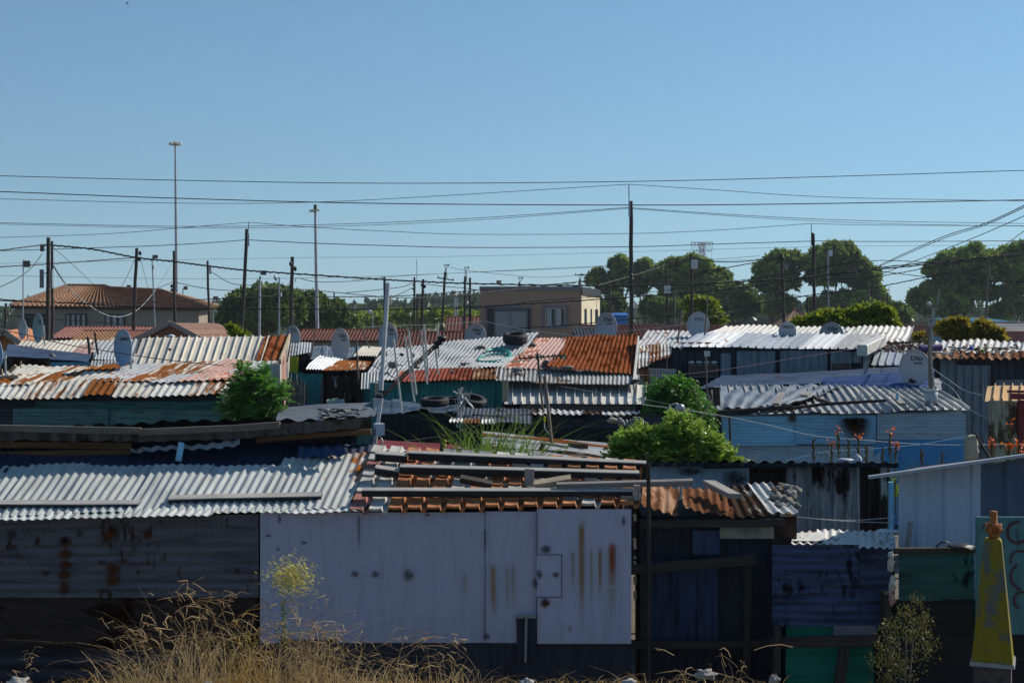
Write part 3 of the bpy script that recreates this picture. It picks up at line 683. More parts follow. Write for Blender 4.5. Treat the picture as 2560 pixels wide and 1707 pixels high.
def gable(label, xl, xr, yr, ye, Y, dep, roofm, wallm, name='gabled_house', side=0, tilem=True, ends=None):
    """ridge runs left-right; side shows a gable end"""
    c = P((xl + xr) / 2, 800 + HC * F / Y, Y + dep / 2); root = thing(name, label, 'house', c)
    EL, ER = P(xl, ye, Y), P(xr, ye, Y); zr = P(0, yr, Y + dep / 2).z; il, ir = ends or (0, 0)
    RL, RR = V((EL.x + px(il, Y), Y + dep / 2, zr)), V((ER.x - px(ir, Y), Y + dep / 2, zr)); BL, BR = EL + V((0, dep, 0)), ER + V((0, dep, 0))
    mb = MB()
    if tilem:
        tiles(mb, [EL, ER, RR, RL], px(9, Y) if Y > 60 else .26, .06, .34, seed=int(xl), step=.04); tiles(mb, [BR, BL, RL, RR], .3, .05, .34, seed=3)
    else:
        corr(mb, [EL, ER, RR, RL], .3, .01, 'flat', ws=30, tiers=4); corr(mb, [BR, BL, RL, RR], .3, .01, 'flat', ws=30)
    mb.build('roof', roofm, root)
    mb = MB(); i = .25; a_ = [EL + V((i, i, -.06)), ER + V((-i, i, -.06)), BR + V((-i, -i, -.06)), BL + V((i, -i, -.06))]
    box8(mb, [(p.x, p.y, 0) for p in a_] + a_)
    rl, rr_ = RL + V((i if il == 0 else .1, 0, -.12)), RR + V((-i if ir == 0 else -.1, 0, -.12)); mb.poly([a_[3], a_[0], rl]); mb.poly([a_[1], a_[2], rr_]); mb.build('wall', wallm, root)
    mb = MB(); tube(mb, [RL + V((0, 0, .03)), RR + V((0, 0, .03))], .07, 6); mb.build('ridge_cap', roofm, root)
    return root
gable('low house wing with a pinkish tiled roof below the beige two-storey house', 120, 400, 819, 846, 78, 6, 'tile_pink', 'wall_beige')
gable('small house with weathered orange tiles behind two leaning planks', 165, 262, 829, 860, 62, 5, 'tile_brown', 'wall_beige')
gable('house with dusty red tiled roof to the left of the big blue dish', 245, 395, 829, 850, 66, 5, 'terra_red', 'wall_beige')
gable('house with long brown tiled roof behind the leftmost lettered dish pair in the middle', 735, 1010, 826, 852, 70, 5, 'terra_red', 'wall_beige')
gable('house with dark red tiled roof behind the tilted mast aerial', 985, 1160, 832, 868, 62, 5, 'terra_red', 'wall_beige')
gable('house with brick red tiled roof at the foot of the leaning pole', 1112, 1202, 793, 830, 135, 8, 'terra_red', 'wall_beige')
gable('house with long red tiled roof below the tallest wooden pole', 1452, 1800, 815, 842, 82, 7, 'terra_red', 'wall_beige')
gable('house with long low red tiled roof right of the blue lettered dish', 1770, 2010, 817, 838, 86, 6, 'terra_red', 'wall_beige')
gable('house with cracked dark and white tiles beside the flat tan house', 1440, 1520, 822, 848, 70, 6, 'tile_grey', 'wall_beige')
gable('house with red tiled roof between the two lime green bushes', 2262, 2345, 815, 840, 85, 6, 'terra_red', 'wall_beige')
gable('house with pale red tiled roof at the right edge', 2480, 2620, 832, 858, 62, 5, 'tile_pink', 'wall_beige')
gable('orange house with tan roof half hidden among the gum trees', 1950, 2062, 770, 812, 170, 9, 'roof_felt', 'wall_orange', ends=(60, 60))
gable('grey roofed house at the far right edge above the pale red tiles', 2480, 2640, 808, 838, 75, 6, 'tile_grey', 'trim_grey', tilem=False)

def turned_gable(label, x0, xr0, xr1, x1, yr0, yr1, yl, yb, Y, roofm, wallm):
    """ridge runs away from us; left gable end faces the camera"""
    root = thing('gabled_house', label, 'house', P((x0 + x1) / 2, 800 + HC * F / Y, Y + 3))
    G = P(xr0, yr0, Y); Rb = P(xr1, yr1, Y + 4.5); L0 = P(x0, yl, Y); Rt = P(x1, yb, Y + 3.2); Lb = L0 + (Rb - G); Rf = P(xr0 + (xr0 - x0) * .95, yl + 2, Y)
    mb = MB(); corr(mb, [Rf, Rt, Rb, G], .4, .01, 'flat', ws=40, tiers=3, lift=.01); corr(mb, [Lb, L0, G, Rb], .4, .01, 'flat', ws=40, tiers=2); mb.build('roof', roofm, root)
    mb = MB(); d = V((0, .3, -.1)); a_, b_, g = L0 + V((.25, .3, -.1)), Rf + V((-.25, .3, -.1)), G + d
    mb.poly([(a_.x, a_.y, 0), (b_.x, b_.y, 0), b_, g, a_]); bb = Rt + V((-.3, -.1, -.15)); mb.poly([(b_.x, b_.y, 0), (bb.x, bb.y, 0), bb, b_]); cc = Lb + V((.25, 0, -.1)); mb.poly([(cc.x, cc.y, 0), (a_.x, a_.y, 0), a_, cc]); mb.build('wall', wallm, root)
    mb = MB(); beam(mb, L0, G, .05, .18); beam(mb, G, Rf, .05, .18); mb.build('barge_board', 'timber', root)
turned_gable('low house with brown felt gable roof rising behind the cream ribbed roof', 335, 425, 545, 625, 807, 810, 850, 846, 52, 'roof_felt', 'roof_felt')
turned_gable('low house with orange gable wall at the left edge', -45, 8, 75, 130, 828, 821, 862, 862, 46, 'terra', 'wall_orange')

def bbox(name, label, cat, mat, x0, x1, yt, Y, dep, cap=None, yt2=None):
    a_, b_ = P(x0, yt, Y), P(x1, yt2 or yt, Y); root = thing(name, label, cat, ((a_.x + b_.x) / 2, Y, 0)); c_, d_ = b_ + V((0, dep, .25)), a_ + V((0, dep, .25))
    mb = MB(); corr(mb, [(a_.x, Y - .02, 0), (b_.x, Y - .02, 0), b_ + V((0, -.02, 0)), a_ + V((0, -.02, 0))], .2, .03, 'ibr'); mb.build('front_wall', mat, root)
    mb = MB(); box8(mb, [(p.x, p.y, 0) for p in (a_, b_, c_, d_)] + [a_, b_, c_, d_]); mb.build('wall', mat, root)
    o = .15; mb = MB(); corr(mb, [a_ + V((-o, -o, .05)), b_ + V((o, -o, .05)), c_ + V((o, o, .05)), d_ + V((-o, o, .05))], .18, .03, 'ibr'); mb.build('roof', cap or mat, root)
bbox('blue_shed', 'bright blue shed glimpsed left of the tallest wooden pole', 'shed', 'blue_paint', 1532, 1568, 790, 120, 3)
bbox('turquoise_shed', 'turquoise flat shed under the right-hand gum trees', 'shed', 'cyan_wall', 2385, 2520, 806, 95, 5)

# ------------------------------------------------------------------ shacks of the middle rows
s = shack('shack with cream ribbed roof whose right end is rust red', [(330, 916, 32), (655, 903, 32), (674, 842, 34.5), (356, 845, 34.5)], ['cream_ibr'], px(20.4, 33), .045, 'rib', 'dark_wall', ws=6, jag=.05, bend=.012)
mb = MB(); corr(mb, Qp((640, 903, 31.9), (700, 903, 31.9), (722, 841, 34.4), (664, 842, 34.4)), px(19, 33), .045, 'sine', ws=3, bend=.01); mb.build('rusty_roof_sheet', 'rust_roof', s)['label'] = 'rust red roof end'
mb = MB(); beam(mb, P(700, 904, 31.8), P(724, 840, 34.5), .05, .12); mb.build('edge_board', 'timber_pale', s)
panel(s, 'patched_wall', ['zinc_white', 'pink_zinc', 'zinc'], 698, 722, 902, None, 32, .12, .02, 'sine', Y2=34.4, yt2=843, mats=(0, 1, 2, 0), ws=4)
panel(s, 'front_wall', ['zinc_white', 'cream_ibr'], 600, 698, 908, None, 31.9, .13, .015, 'sine', mats=(0, 1), ws=4)

s = shack('wide shack with rust streaked cream and white corrugated roof above a blue-green wall', [(-75, 1002, 27), (562, 987, 27), (590, 948, 28), (-45, 958, 28)], ['zinc_white', 'zinc_rusty', 'zinc', 'zinc_rust'], px(19, 27), .030, 'sine', 'dark_wall', ws=5, jag=.10, mats=(0, 0, 1, 2, 0), rows=6, bend=.02)
mb = MB()
def dm(u, t_, rg): return rg.choice([0, 1, 1, 3, 3, 1, 2]) if u < .75 else rg.choice([1, 0, 2, 4])
corr(mb, Qp((-50, 964, 27.85), (590, 952, 27.85), (705, 903, 30.5), (60, 916, 30.5)), px(17.5, 29), .030, 'sine', ws=4, tiers=2, jag=.16, bend=.03, mats=dm, rows=6, seed=5)
mb.build('upper_roof', ['zinc_white', 'zinc_rusty', 'zinc', 'zinc_rust', 'pink_zinc'], s)
panel(s, 'front_wall', 'green_wall', 262, 560, 1012, None, 27.15, .052, .014, 'sine', True, ws=30, tiers=1)
panel(s, 'front_wall', ['green_wall', 'dark_wall'], -70, 270, 1020, None, 27.1, .07, .014, 'sine', True, ws=9, tiers=3, mats=(0, 0, 1))
panel(s, 'front_wall', 'teal_dark', 90, 560, 1003, 1022, 27.12, .2, .004, 'flat', True, tiers=4, jag=.1)
s = shack('low shack with long blue-grey roof and a strip of turquoise wall, far left', [(10, 893, 34), (224, 906, 34), (242, 889, 37), (8, 861, 37)], 'blue_zinc', .2, 0.0, 'flat', 'dark_wall', ws=3)
for c in list(s.children):
    if c.name.startswith('roof'): bpy.data.objects.remove(c)
mb = MB(); corr(mb, Qp((8, 861, 37), (8, 894, 34), (224, 907, 34), (242, 889, 37)), .16, .02, 'sine', ws=10, tiers=2, jag=.1, bend=.02); mb.build('roof', 'blue_zinc', s)
panel(s, 'turquoise_wall', 'cyan_wall', 124, 226, 905, None, 33.95, .08, .01, 'sine')
panel(s, 'dark_wall', 'dark_rust', -20, 124, 894, None, 33.9, .15, .01, 'ibr')
SM = 'small shacks packed behind the front rows'
shack('shack with slanting cream corrugated roof behind the leftmost blue-grey roof', [(10, 895, 40), (200, 897, 40), (238, 851, 43), (55, 855, 43)], ['zinc_white', 'zinc', 'cream_ibr'], px(13, 41), .03, 'sine', mats=(0, 1, 2), ws=6, jag=.1)
shack('shack with plain pinkish cream roof panel beside two leaning planks', [(160, 892, 38.5), (228, 892, 38.5), (236, 862, 40.3), (205, 862, 40.3)], 'pink_zinc', .2, .01, 'ibr')
shack('shack with blue-white ribbed roof left of the big blue dish', [(205, 894, 39.2), (335, 894, 39.2), (350, 849, 42), (245, 852, 42)], ['white_ibr', 'zinc', 'white_ibr'], px(13, 40), .035, 'sine', mats=(0, 1, 2), ws=4, jag=.08)
shack('tiny lean-to with jagged pale corrugated roof left of the big blue dish', [(228, 899, 35.5), (340, 903, 35.5), (345, 886, 37.5), (232, 885, 37.5)], 'zinc', px(8, 36), .02, jag=.08)
shack('lean-to with worn grey corrugated roof just under the big blue dish', [(222, 930, 32), (345, 926, 32), (352, 903, 33.5), (230, 903, 33.5)], 'grey_zinc', px(8, 33), .02, jag=.05)

# clutter between the left and middle roofs
s = shack('tiny shack with sagging grey roof above a yellow sheet wall', [(714, 889, 37), (780, 884, 37), (782, 857, 40), (722, 860, 40)], ['zinc', 'grey_zinc'], px(7, 38), .025, mats=(0, 1), ws=5, jag=.06, bend=.04)
panel(s, 'yellow_wall', 'yellow_sheet', 721, 746, 890, None, 36.9, .1, .01, 'ibr'); panel(s, 'rusty_wall', 'dark_rust', 748, 815, 888, None, 36.8, .3, .01, 'ibr')
shack('shed under grey-blue tarpaulin roof just behind the lettered dish', [(776, 892, 36), (905, 892, 36), (902, 866, 39), (782, 868, 39)], 'tarp_grey', .5, .03, 'ibr', bend=.05)
shack('small shed with cream corrugated roof and black eave left of the white mast', [(884, 892, 35.5), (945, 892, 35.5), (958, 867, 38), (908, 866, 38)], 'cream_ibr', px(6.5, 36), .02, wall='black_wall')
s = shack('shack with a white roof half, rusty roof half and a worn white corrugated door', [(764, 926, 31), (824, 928, 31), (862, 899, 33.5), (802, 884, 33.5)], ['white_ibr', 'zinc'], px(8, 32), .02, 'sine', 'dark_rust', mats=(0, 1), ws=4, jag=.08, bend=.03)
mb = MB(); corr(mb, Qp((808, 927, 30.9), (920, 926, 30.9), (930, 904, 33), (852, 901, 33)), px(6.3, 32), .02, 'sine', ws=6, mats=(0, 1), jag=.05); mb.build('rusty_roof', ['zinc_rust', 'zinc_rusty'], s)
panel(s, 'teal_wall', ['teal_wall', 'teal_dark'], 722, 808, 932, None, 31.05, .16, .02, 'ibr', mats=(0, 1, 0), ws=2)
panel(s, 'front_wall', 'dark_rust', 806, 905, 927, None, 31.1, .3, .01, 'flat')
panel(s, 'door', 'weathered', 817, 879, 936, 1018, 31.02, .06, .012, 'sine', ws=20, bend=.0)
panel(s, 'end_wall', 'teal_dark', 905, 960, 935, None, 31.3, .3, .01, 'flat'); slab(s, 'side_door', 'teal_wall', 904, 934, 968, 1020, 31.15, .03)
mb = MB()
for x in (735, 752, 768, 806, 808): beam(mb, P(x, 945 + (x * 7) % 20, 30.8), P(x - 3, 1035, 30.8), .05, .04)
for x in (727, 741): beam(mb, P(x, 935, 30.7), P(x - 5, 1035, 30.7), .08, .03)
mb.build('wall_batten', 'stick_grey', s)

# long silver and rust roof in the centre
s = shack('long centre shack roofed in silver, pinkish and rust red corrugated iron', [(903, 957, 29.5), (1264, 921, 29.5), (1352, 838, 33), (972, 868, 33)], ['zinc', 'zinc_white', 'zinc'], px(10.8, 31), .026, 'sine', 'black_wall', ws=9, tiers=2, jag=.06, bend=.035, rows=6, mats=(0, 0, 2), tint=(.35, .65))
mb = MB(); corr(mb, Qp((1256, 923, 29.4), (1376, 923, 29.4), (1425, 846, 33), (1343, 848, 33)), px(10.6, 31), .026, 'sine', ws=4, mats=(0, 1, 0), jag=.06, bend=.02); mb.build('pinkish_roof', ['pink_zinc', 'zinc'], s)['label'] = 'pinkish grey roof section'
mb = MB(); corr(mb, Qp((1366, 921, 29.2), (1583, 941, 29.2), (1600, 836, 33), (1412, 849, 33)), px(11, 31), .034, 'sine', ws=8, jag=.04, bend=.03, rows=8, tint=(.4, .7)); mb.build('rust_red_roof', 'rust_roof', s)['label'] = 'rust red roof section'
mb = MB(); corr(mb, Qp((985, 958, 28.6), (1245, 947, 28.6), (1250, 917, 29.6), (1005, 927, 29.6)), px(10.5, 29), .024, 'sine', ws=6, mats=(0, 0, 1, 0), jag=.05); mb.build('red_eave_sheet', ['red_zinc', 'rust_orange'], s)
mb = MB(); corr(mb, Qp((1238, 949, 28.6), (1597, 966, 28.6), (1600, 938, 29.4), (1243, 916, 29.6)), px(10.5, 29), .024, 'sine', ws=7, jag=.04); mb.build('grey_eave_sheet', 'grey_zinc', s)
panel(s, 'teal_wall', ['teal_wall', 'teal_wall'], 925, 1258, 958, None, 28.95, px(21, 29), .03, 'ibr', mats=(0, 1), ws=3, yt2=948)
mb = MB(); corr(mb, Qp((1261, 1008, 27.9), (1615, 1011, 27.9), (1618, 963, 29.3), (1262, 957, 29.3)), px(22.2, 28.5), .06, 'rib', ws=5, bend=.008, jag=.02); mb.build('white_ribbed_awning', 'zinc_white', s)['label'] = 'white ribbed awning'
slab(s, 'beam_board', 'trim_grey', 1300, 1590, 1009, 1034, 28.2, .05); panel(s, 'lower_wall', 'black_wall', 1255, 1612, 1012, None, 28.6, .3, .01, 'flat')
mb = MB(); beam(mb, P(1584, 962, 28.7), P(1596, 850, 32), .04, .2); mb.build('edge_flashing', 'zinc_white', s)
mb = MB(); beam(mb, P(944, 1015, 28.9), P(944, 958, 28.9), .12, .1); mb.build('post', 'timber_pale', s); mb = MB(); beam(mb, P(1263, 1004, 27.8), P(1263, 950, 27.8), .12, .06); mb.build('post', 'timber_pale', s)
mb = MB(); corr(mb, Qp((903, 975, 29.3), (948, 972, 29.3), (952, 925, 29.9), (905, 935, 29.9)), px(8, 29), .02, 'sine', ws=9, jag=.05, bend=.02); mb.build('hanging_sheet', 'zinc_white', s)['label'] = 'bent white sheet hanging at the end'

s = shack('shack with pale slanted corrugated roof right of the rust red roof', [(1585, 872, 37.5), (1705, 870, 37.5), (1745, 828, 42), (1620, 829, 42)], ['zinc_white', 'zinc'], px(13, 39), .035, mats=(0, 1), ws=4, jag=.08)
s = shack('shed with patched rusty corner roof between the rust red roof and the black shack', [(1597, 922, 32.5), (1678, 893, 32.5), (1680, 864, 35.5), (1600, 864, 35.5)], ['zinc_rusty', 'zinc_white', 'rust_orange'], px(9, 33), .025, mats=(0, 1, 2), ws=3, tiers=3, jag=.12, bend=.03)
panel(s, 'rusty_sheet', 'zinc_rust', 1598, 1623, 921, 968, 30.5, .2, .01, 'flat', bend=.03); panel(s, 'small_wall', 'zinc', 1620, 1690, 922, None, 31, px(7, 31), .03, 'sine', yt2=925)

def hm(u, t_, rg): return 1 if u < .07 else 0 if u < .3 else 1 if u < .62 else 0 if u < .86 else 2
s = shack('black shack with bright white ribbed roof, pale blue panels and two windows', [(1688, 868, 34), (2160, 873, 34), (2200, 836, 37), (1745, 833, 37)], ['white_ibr', 'greyblue_ibr', 'zinc'], px(20.5, 34.5), .05, 'rib', 'ibr_dark', ws=2, jag=.04, bend=.008, mats=hm)
panel(s, 'front_wall', 'ibr_dark', 1682, 2158, 871, None, 34.25, px(20, 34), .03, 'rib', ws=7, yt2=876)
for x0, x1, y0 in ((1802, 1827, 884), (1842, 1938, 877), (1950, 2068, 877), (2076, 2152, 878)):
    panel(s, 'pale_panel', 'ibr_pale', x0, x1, y0, 906 if x0 == 2076 else None, 34.15, px(19.5, 34), .03, 'rib', ws=8, jag=.02)
def frame(root, x0, x1, yt, yb, Y, wpx, mat='white_paint', glass=True, name='window'):
    mb = MB(); w_ = px(wpx, Y)
    for a_, b_ in (((x0, yt), (x1, yt)), ((x0, yb), (x1, yb)), ((x0, yt), (x0, yb)), ((x1, yt), (x1, yb))): beam(mb, P(*a_, Y), P(*b_, Y), w_, w_)
    o = mb.build(name, mat, root)
    if glass: slab(root, 'pane', 'dark_glass', x0, x1, yt, yb, Y + .02, .02)
frame(s, 1723, 1792, 912, 942, 34.0, 2.5, 'trim_grey'); frame(s, 2078, 2125, 907, 940, 34.0, 3, 'trim_grey')
mb = MB()
for k in range(4): blob(mb, P(1728 + k * 19, 906, 33.9), (px(8, 34), .06, px(4, 34)), .2, k)
mb.build('window_awning', 'zinc_white', s)
mb = MB(); a_, b_ = P(2155, 876, 33.7), P(2204, 851, 36.8); beam(mb, a_, b_, .25, px(27, 35)); mb.build('end_fascia', 'zinc_white', s)
panel(s, 'end_wall', 'ibr_pale', 2154, 2182, 885, None, 34.2, .2, .02, 'rib', Y2=36.5, yt2=872)
mb = MB(); box(mb, P(1730, 856, 34.9), (.9, .5, .02)); mb.build('loose_panel', 'pink_zinc', s)

shack('long shack roofed with pale slanting corrugated iron behind the black shack', [(1735, 852, 43), (2268, 862, 43), (2286, 819, 47), (1815, 817, 47)], ['zinc_white', 'zinc_white', 'zinc'], px(15.2, 44), .055, 'sine', ws=7, jag=.08, bend=.03, mats=(0, 1, 2), rows=5)

s = shack('dark ribbed shack at the right with scrap strewn over its jagged roof', [(2185, 892, 37), (2620, 897, 37), (2630, 853, 39.5), (2205, 858, 39.5)], ['zinc_white', 'weathered', 'zinc'], px(17, 38), .06, 'sine', 'ibr_dark', ws=4, tiers=2, jag=.15, bend=.03, mats=(0, 0, 1, 2))
mb = MB(); corr(mb, Qp((2300, 898, 36.6), (2620, 899, 36.6), (2620, 884, 37.3), (2300, 881, 37.3)), px(21, 37), .07, 'sine', ws=4, mats=(0, 0, 0, 1), jag=.06); mb.build('rusty_eave_sheet', ['rust_orange', 'zinc'], s)
panel(s, 'front_wall', 'ibr_dark', 2325, 2620, 900, None, 36.95, px(20, 37), .05, 'rib', ws=8)
panel(s, 'front_panel', 'ibr_pale', 2392, 2476, 912, None, 36.85, px(20, 37), .04, 'rib', ws=8, tint=(.05, .2)); panel(s, 'front_panel', 'ibr_pale', 2350, 2390, 900, 1010, 36.87, px(20, 37), .04, 'rib', ws=8, tint=(.0, .1))
panel(s, 'front_panel', 'ibr_pale', 2490, 2560, 950, None, 36.86, px(20, 37), .04, 'rib', ws=8, tint=(.0, .1))
shack('small lean-to with white ribbed roof left of the nearest lettered dish', [(2178, 912, 35), (2275, 916, 35), (2283, 885, 36.6), (2190, 880, 36.6)], 'greyblue_ibr', px(20, 35.5), .06, 'rib', 'black_wall', ws=2)

s = shack('low shack under long shiny blue horizontal roof sheets', [(1735, 974, 31), (2255, 962, 31), (2258, 923, 33.5), (1800, 944, 33.5)], 'blue_zinc', .3, 0, 'flat', 'black_wall', inset=.3)
for c in list(s.children):
    if c.name.startswith('roof'): bpy.data.objects.remove(c)
mb = MB(); corr(mb, Qp((1800, 942, 33.5), (1735, 974, 31.1), (2200, 958, 31.1), (2258, 921, 33.5)), .3, .03, 'sine', ws=4, tiers=2, jag=.1, bend=.03); mb.build('roof', 'blue_zinc', s)
mb = MB(); corr(mb, Qp((2060, 946, 31), (2056, 980, 30), (2335, 976, 30), (2335, 930, 31.4)), .22, .05, 'sine', ws=3, bend=.02, jag=.05); mb.build('steel_sheet', 'steel_blue', s)['label'] = 'shiny blue steel sheets'
mb = MB(); corr(mb, Qp((2256, 948, 32.5), (2250, 985, 30.2), (2350, 985, 30.2), (2350, 945, 32.5)), .2, .03, 'sine', ws=3, bend=.03, jag=.05); mb.build('steel_sheet', 'zinc', s)

s = shack('light blue shack with ribbed grey roof partly covered by a grey tarpaulin', [(1790, 1037, 27), (2428, 1026, 27), (2338, 970, 30), (1785, 966, 30)], ['zinc', 'zinc_white', 'weathered'], px(20.5, 28), .05, 'rib', 'panel_greyblue', ws=4, tiers=2, jag=.05, bend=.02, mats=(0, 1, 0, 2), tint=(.1, .5))
mb = MB(); corr(mb, Qp((1790, 1026, 26.9), (1985, 1014, 27.2), (2090, 968, 30), (1785, 963, 30)), .3, .045, 'sine', ws=40, bend=.035, rows=24, skew=.3); mb.build('tarpaulin', 'tarp_grey', s)
panel(s, 'front_wall', 'panel_blue', 1797, 1992, 1040, 1113, 27.1, px(8, 27), .010, 'sine', True, ws=20); panel(s, 'front_wall', 'panel_blue', 1990, 2192, 1038, 1110, 27.05, px(8, 27), .008, 'sine', True, ws=20, tint=(.1, .2)); panel(s, 'front_wall', 'panel_greyblue', 2190, 2412, 1033, 1098, 27.1, px(8, 27), .006, 'sine', True, ws=20)
panel(s, 'lower_wall', 'panel_greyblue', 1792, 2200, 1112, None, 27.15, .5, .003, 'flat', yb2=None); panel(s, 'lower_wall', 'panel_bright_blue', 2185, 2414, 1100, None, 27.12, .5, .003, 'flat', yt2=1092)
for q in ((2085, 2185, 1044, 1078), (2095, 2182, 1040, 1100), (2110, 2176, 1062, 1108), (1965, 1995, 1036, 1062)):
    mb = MB(); x0, x1, yt, yb = q; mb.poly([P(x0, yb, 26.97), P(x1, yb, 26.97), P(x1, yt, 26.97), P(x0, yt, 26.97)], uv=[[(0, 0), (1, 0), (1, 1), (0, 1)]]); mb.build('rust_patch', 'stain_patch', s)
mb = MB(); beam(mb, P(1783, 970, 27.4), P(1790, 1115, 26.9), .25, .12); beam(mb, P(1790, 1030, 26.9), P(1978, 1016, 26.9), .06, .06, seg=4, wob=.01); beam(mb, P(1900, 1024, 26.85), P(2215, 1000, 27.1), .05, .06, seg=4, wob=.02); mb.build('roof_batten', 'timber_dark', s)
slab(s, 'side_wall', 'panel_greyblue', 1762, 1790, 985, 1120, 27.6, .04, t=.1)

s = shack('lean-to with orange ribbed awning over a mossy corrugated fence at the right edge', [(2462, 1004, 24), (2620, 1004, 24), (2620, 966, 25.2), (2468, 966, 25.2)], 'orange_ibr', px(22.5, 24.5), .05, 'rib', 'dark_wall')
panel(s, 'fence_wall', 'weathered_lime', 2470, 2548, 1004, None, 23.9, px(9.5, 24), .018, 'sine'); mb = MB(); beam(mb, P(2553, 1000, 23.8), P(2553, 1160, 23.8), .1, .1); mb.build('post', 'maroon', s)
mb = MB(); beam(mb, P(2520, 978, 23.7), P(2620, 980, 23.7), .1, .04); beam(mb, P(2528, 990, 23.6), P(2620, 992, 23.6), .1, .1); mb.build('striped_board', 'maroon', s)
single((lambda m: (blob(m, P(2428, 1118, 20), (.12, .12, .24), .35, 4, n=12, flat=True), m)[1])(MB()), 'concrete_pillar', 'concrete', 'rough cream concrete pillar stump beside the orange flowers', 'pillar', P(2428, 1160, 20)) 

# dark low roofs between the middle and the near row
s = shack('low black-walled shack with a dark tarpaulin roof and old tyres on it', [(938, 1032, 23), (1142, 1034, 23), (1155, 1006, 26), (930, 1010, 26)], 'tarp_black', .6, .03, 'ibr', 'black_wall', bend=.07, inset=.08, rows=12, tint=(.0, .3))
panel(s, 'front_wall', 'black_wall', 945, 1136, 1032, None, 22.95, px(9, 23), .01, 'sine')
s = shack('low shack with smooth blue-grey roof and scrap along its edge', [(700, 1064, 22.5), (930, 1046, 22.5), (935, 1012, 26), (700, 1024, 26)], 'grey_zinc', .5, 0, 'flat', 'black_wall')
for c in list(s.children):
    if c.name.startswith('roof'): bpy.data.objects.remove(c)
mb = MB(); corr(mb, Qp((700, 1023, 26), (690, 1068, 22.6), (935, 1046, 22.6), (945, 1010, 26)), .2, .02, 'sine', ws=30, bend=.02); mb.build('roof', 'blue_grey_roof', s)
s = shack('low shack with dark blue roof and ribbed navy wall behind the willow bush', [(1140, 1056, 22.5), (1330, 1062, 22.5), (1330, 1022, 25.5), (1150, 1018, 25.5)], 'navy_wall', px(10, 24), .02, 'sine', 'black_wall', jag=.06)
panel(s, 'navy_wall', 'navy_wall', 1300, 1720, 1036, None, 25.4, .12, .02, 'sine', True, ws=5, tiers=2, tint=(.6, .9)); mb = MB(); corr(mb, Qp((1300, 1034, 25.2), (1600, 1038, 25.2), (1600, 1032, 26.5), (1300, 1028, 26.5)), px(16, 25), .03, 'sine', jag=.12, ws=3, bend=.03); mb.build('edge_sheet', 'weathered', s)
mb = MB(); corr(mb, Qp((1122, 1062, 22.2), (1240, 1060, 22.2), (1240, 1052, 22.7), (1130, 1048, 22.7)), px(9, 22), .03, 'sine', jag=.06, ws=4, mats=(0, 0, 1)); mb.build('eave_sheet', ['zinc_white', 'rust_orange'], s)
panel(s, 'dark_partition', 'black_wall', 1135, 1620, 1066, None, 22.6, .3, .01, 'ibr')
s = shack('very low roof of long white and rusty sheets sloping down behind the reeds', [(1150, 1128, 18), (1500, 1168, 18), (1545, 1122, 20.5), (1195, 1084, 20.5)], 'zinc', .3, 0, 'flat', 'black_wall')
for c in list(s.children):
    if c.name.startswith('roof'): bpy.data.objects.remove(c)
mb = MB(); corr(mb, Qp((1195, 1082, 20.5), (1150, 1130, 18), (1500, 1170, 18), (1545, 1120, 20.5)), .20, .04, 'sine', ws=2, jag=.2, mats=lambda u, t_, rg: [0, 2, 1, 0, 1, 0][min(5, int(u * 6))], bend=.03, tiers=2); mb.build('roof', ['zinc', 'weathered', 'rust_red'], s)
s = shack('very low roof of maroon ribbed sheets behind the roof beams', [(935, 1128, 18.3), (1150, 1152, 18.3), (1152, 1118, 20), (945, 1100, 20)], 'maroon', .3, 0, 'flat', 'black_wall')
for c in list(s.children):
    if c.name.startswith('roof'): bpy.data.objects.remove(c)
mb = MB(); corr(mb, Qp((945, 1099, 20), (935, 1130, 18.3), (1150, 1154, 18.3), (1152, 1118, 20)), .16, .03, 'sine', ws=20, bend=.02); mb.build('roof', 'maroon', s)

# ------------------------------------------------------------------ near row
s = thing('shack', 'nearest shack: silver corrugated roof left, patchwork tile roof right, smooth pale panel wall', 'shack', (P(500, 0, 13).x, 13, 0))
metal('near_zinc', (.46, .48, .46), .12, (.38, .14, .04), dark=.66, k=.1, sc_=.8); metal('near_zinc_rust', (.46, .47, .45), .40, (.36, .12, .03), dark=.7, k=.1, sc_=.7, st=2); metal('navy_shade', (.030, .040, .075), .1, (.02, .02, .02), dark=.5)
mb = MB(); corr(mb, Qp((-190, 1302, 12), (640, 1279, 12), (706, 1166, 12.86), (-88, 1163, 12.9)), px(22, 12), .0155, 'sine', ws=8, jag=.05, bend=.014, rows=10, tint=(.3, .65)); corr(mb, Qp((640, 1279, 12), (872, 1272, 12), (930, 1128, 13.2), (714, 1148, 12.98)), px(22, 12), .0155, 'sine', ws=6, jag=.03, bend=.014, rows=10, tint=(.3, .65), mats=lambda u, t_, rg: 1 if u > .5 else 0); mb.build('roof', ['near_zinc', 'near_zinc_rust'], s)
mb = MB(); corr(mb, Qp((-100, 1185, 12.74), (932, 1165, 12.9), (942, 1110, 13.42), (-40, 1104, 13.36)), px(22, 12), .0125, 'sine', ws=9, bend=.008, jag=.02, lift=-.012); mb.build('shade_toned_roof_sheet', 'navy_shade', s)['label'] = 'upper roof sheets coloured dark navy for the shade under the overhang'  # navy colour paints in the deep shade below the overhanging roof edge
mb = MB(); corr(mb, Qp((-190, 1306, 11.9), (905, 1280, 11.9), (925, 1262, 12.1), (-175, 1288, 12.1)), px(22, 12), .0125, 'sine', ws=8, jag=.05, bend=.01, rows=4); mb.build('eave_sheet', 'near_zinc', s)
Qt = Qp((876, 1284, 11.95), (1600, 1268, 11.95), (1606, 1158, 12.95), (936, 1120, 13.3))
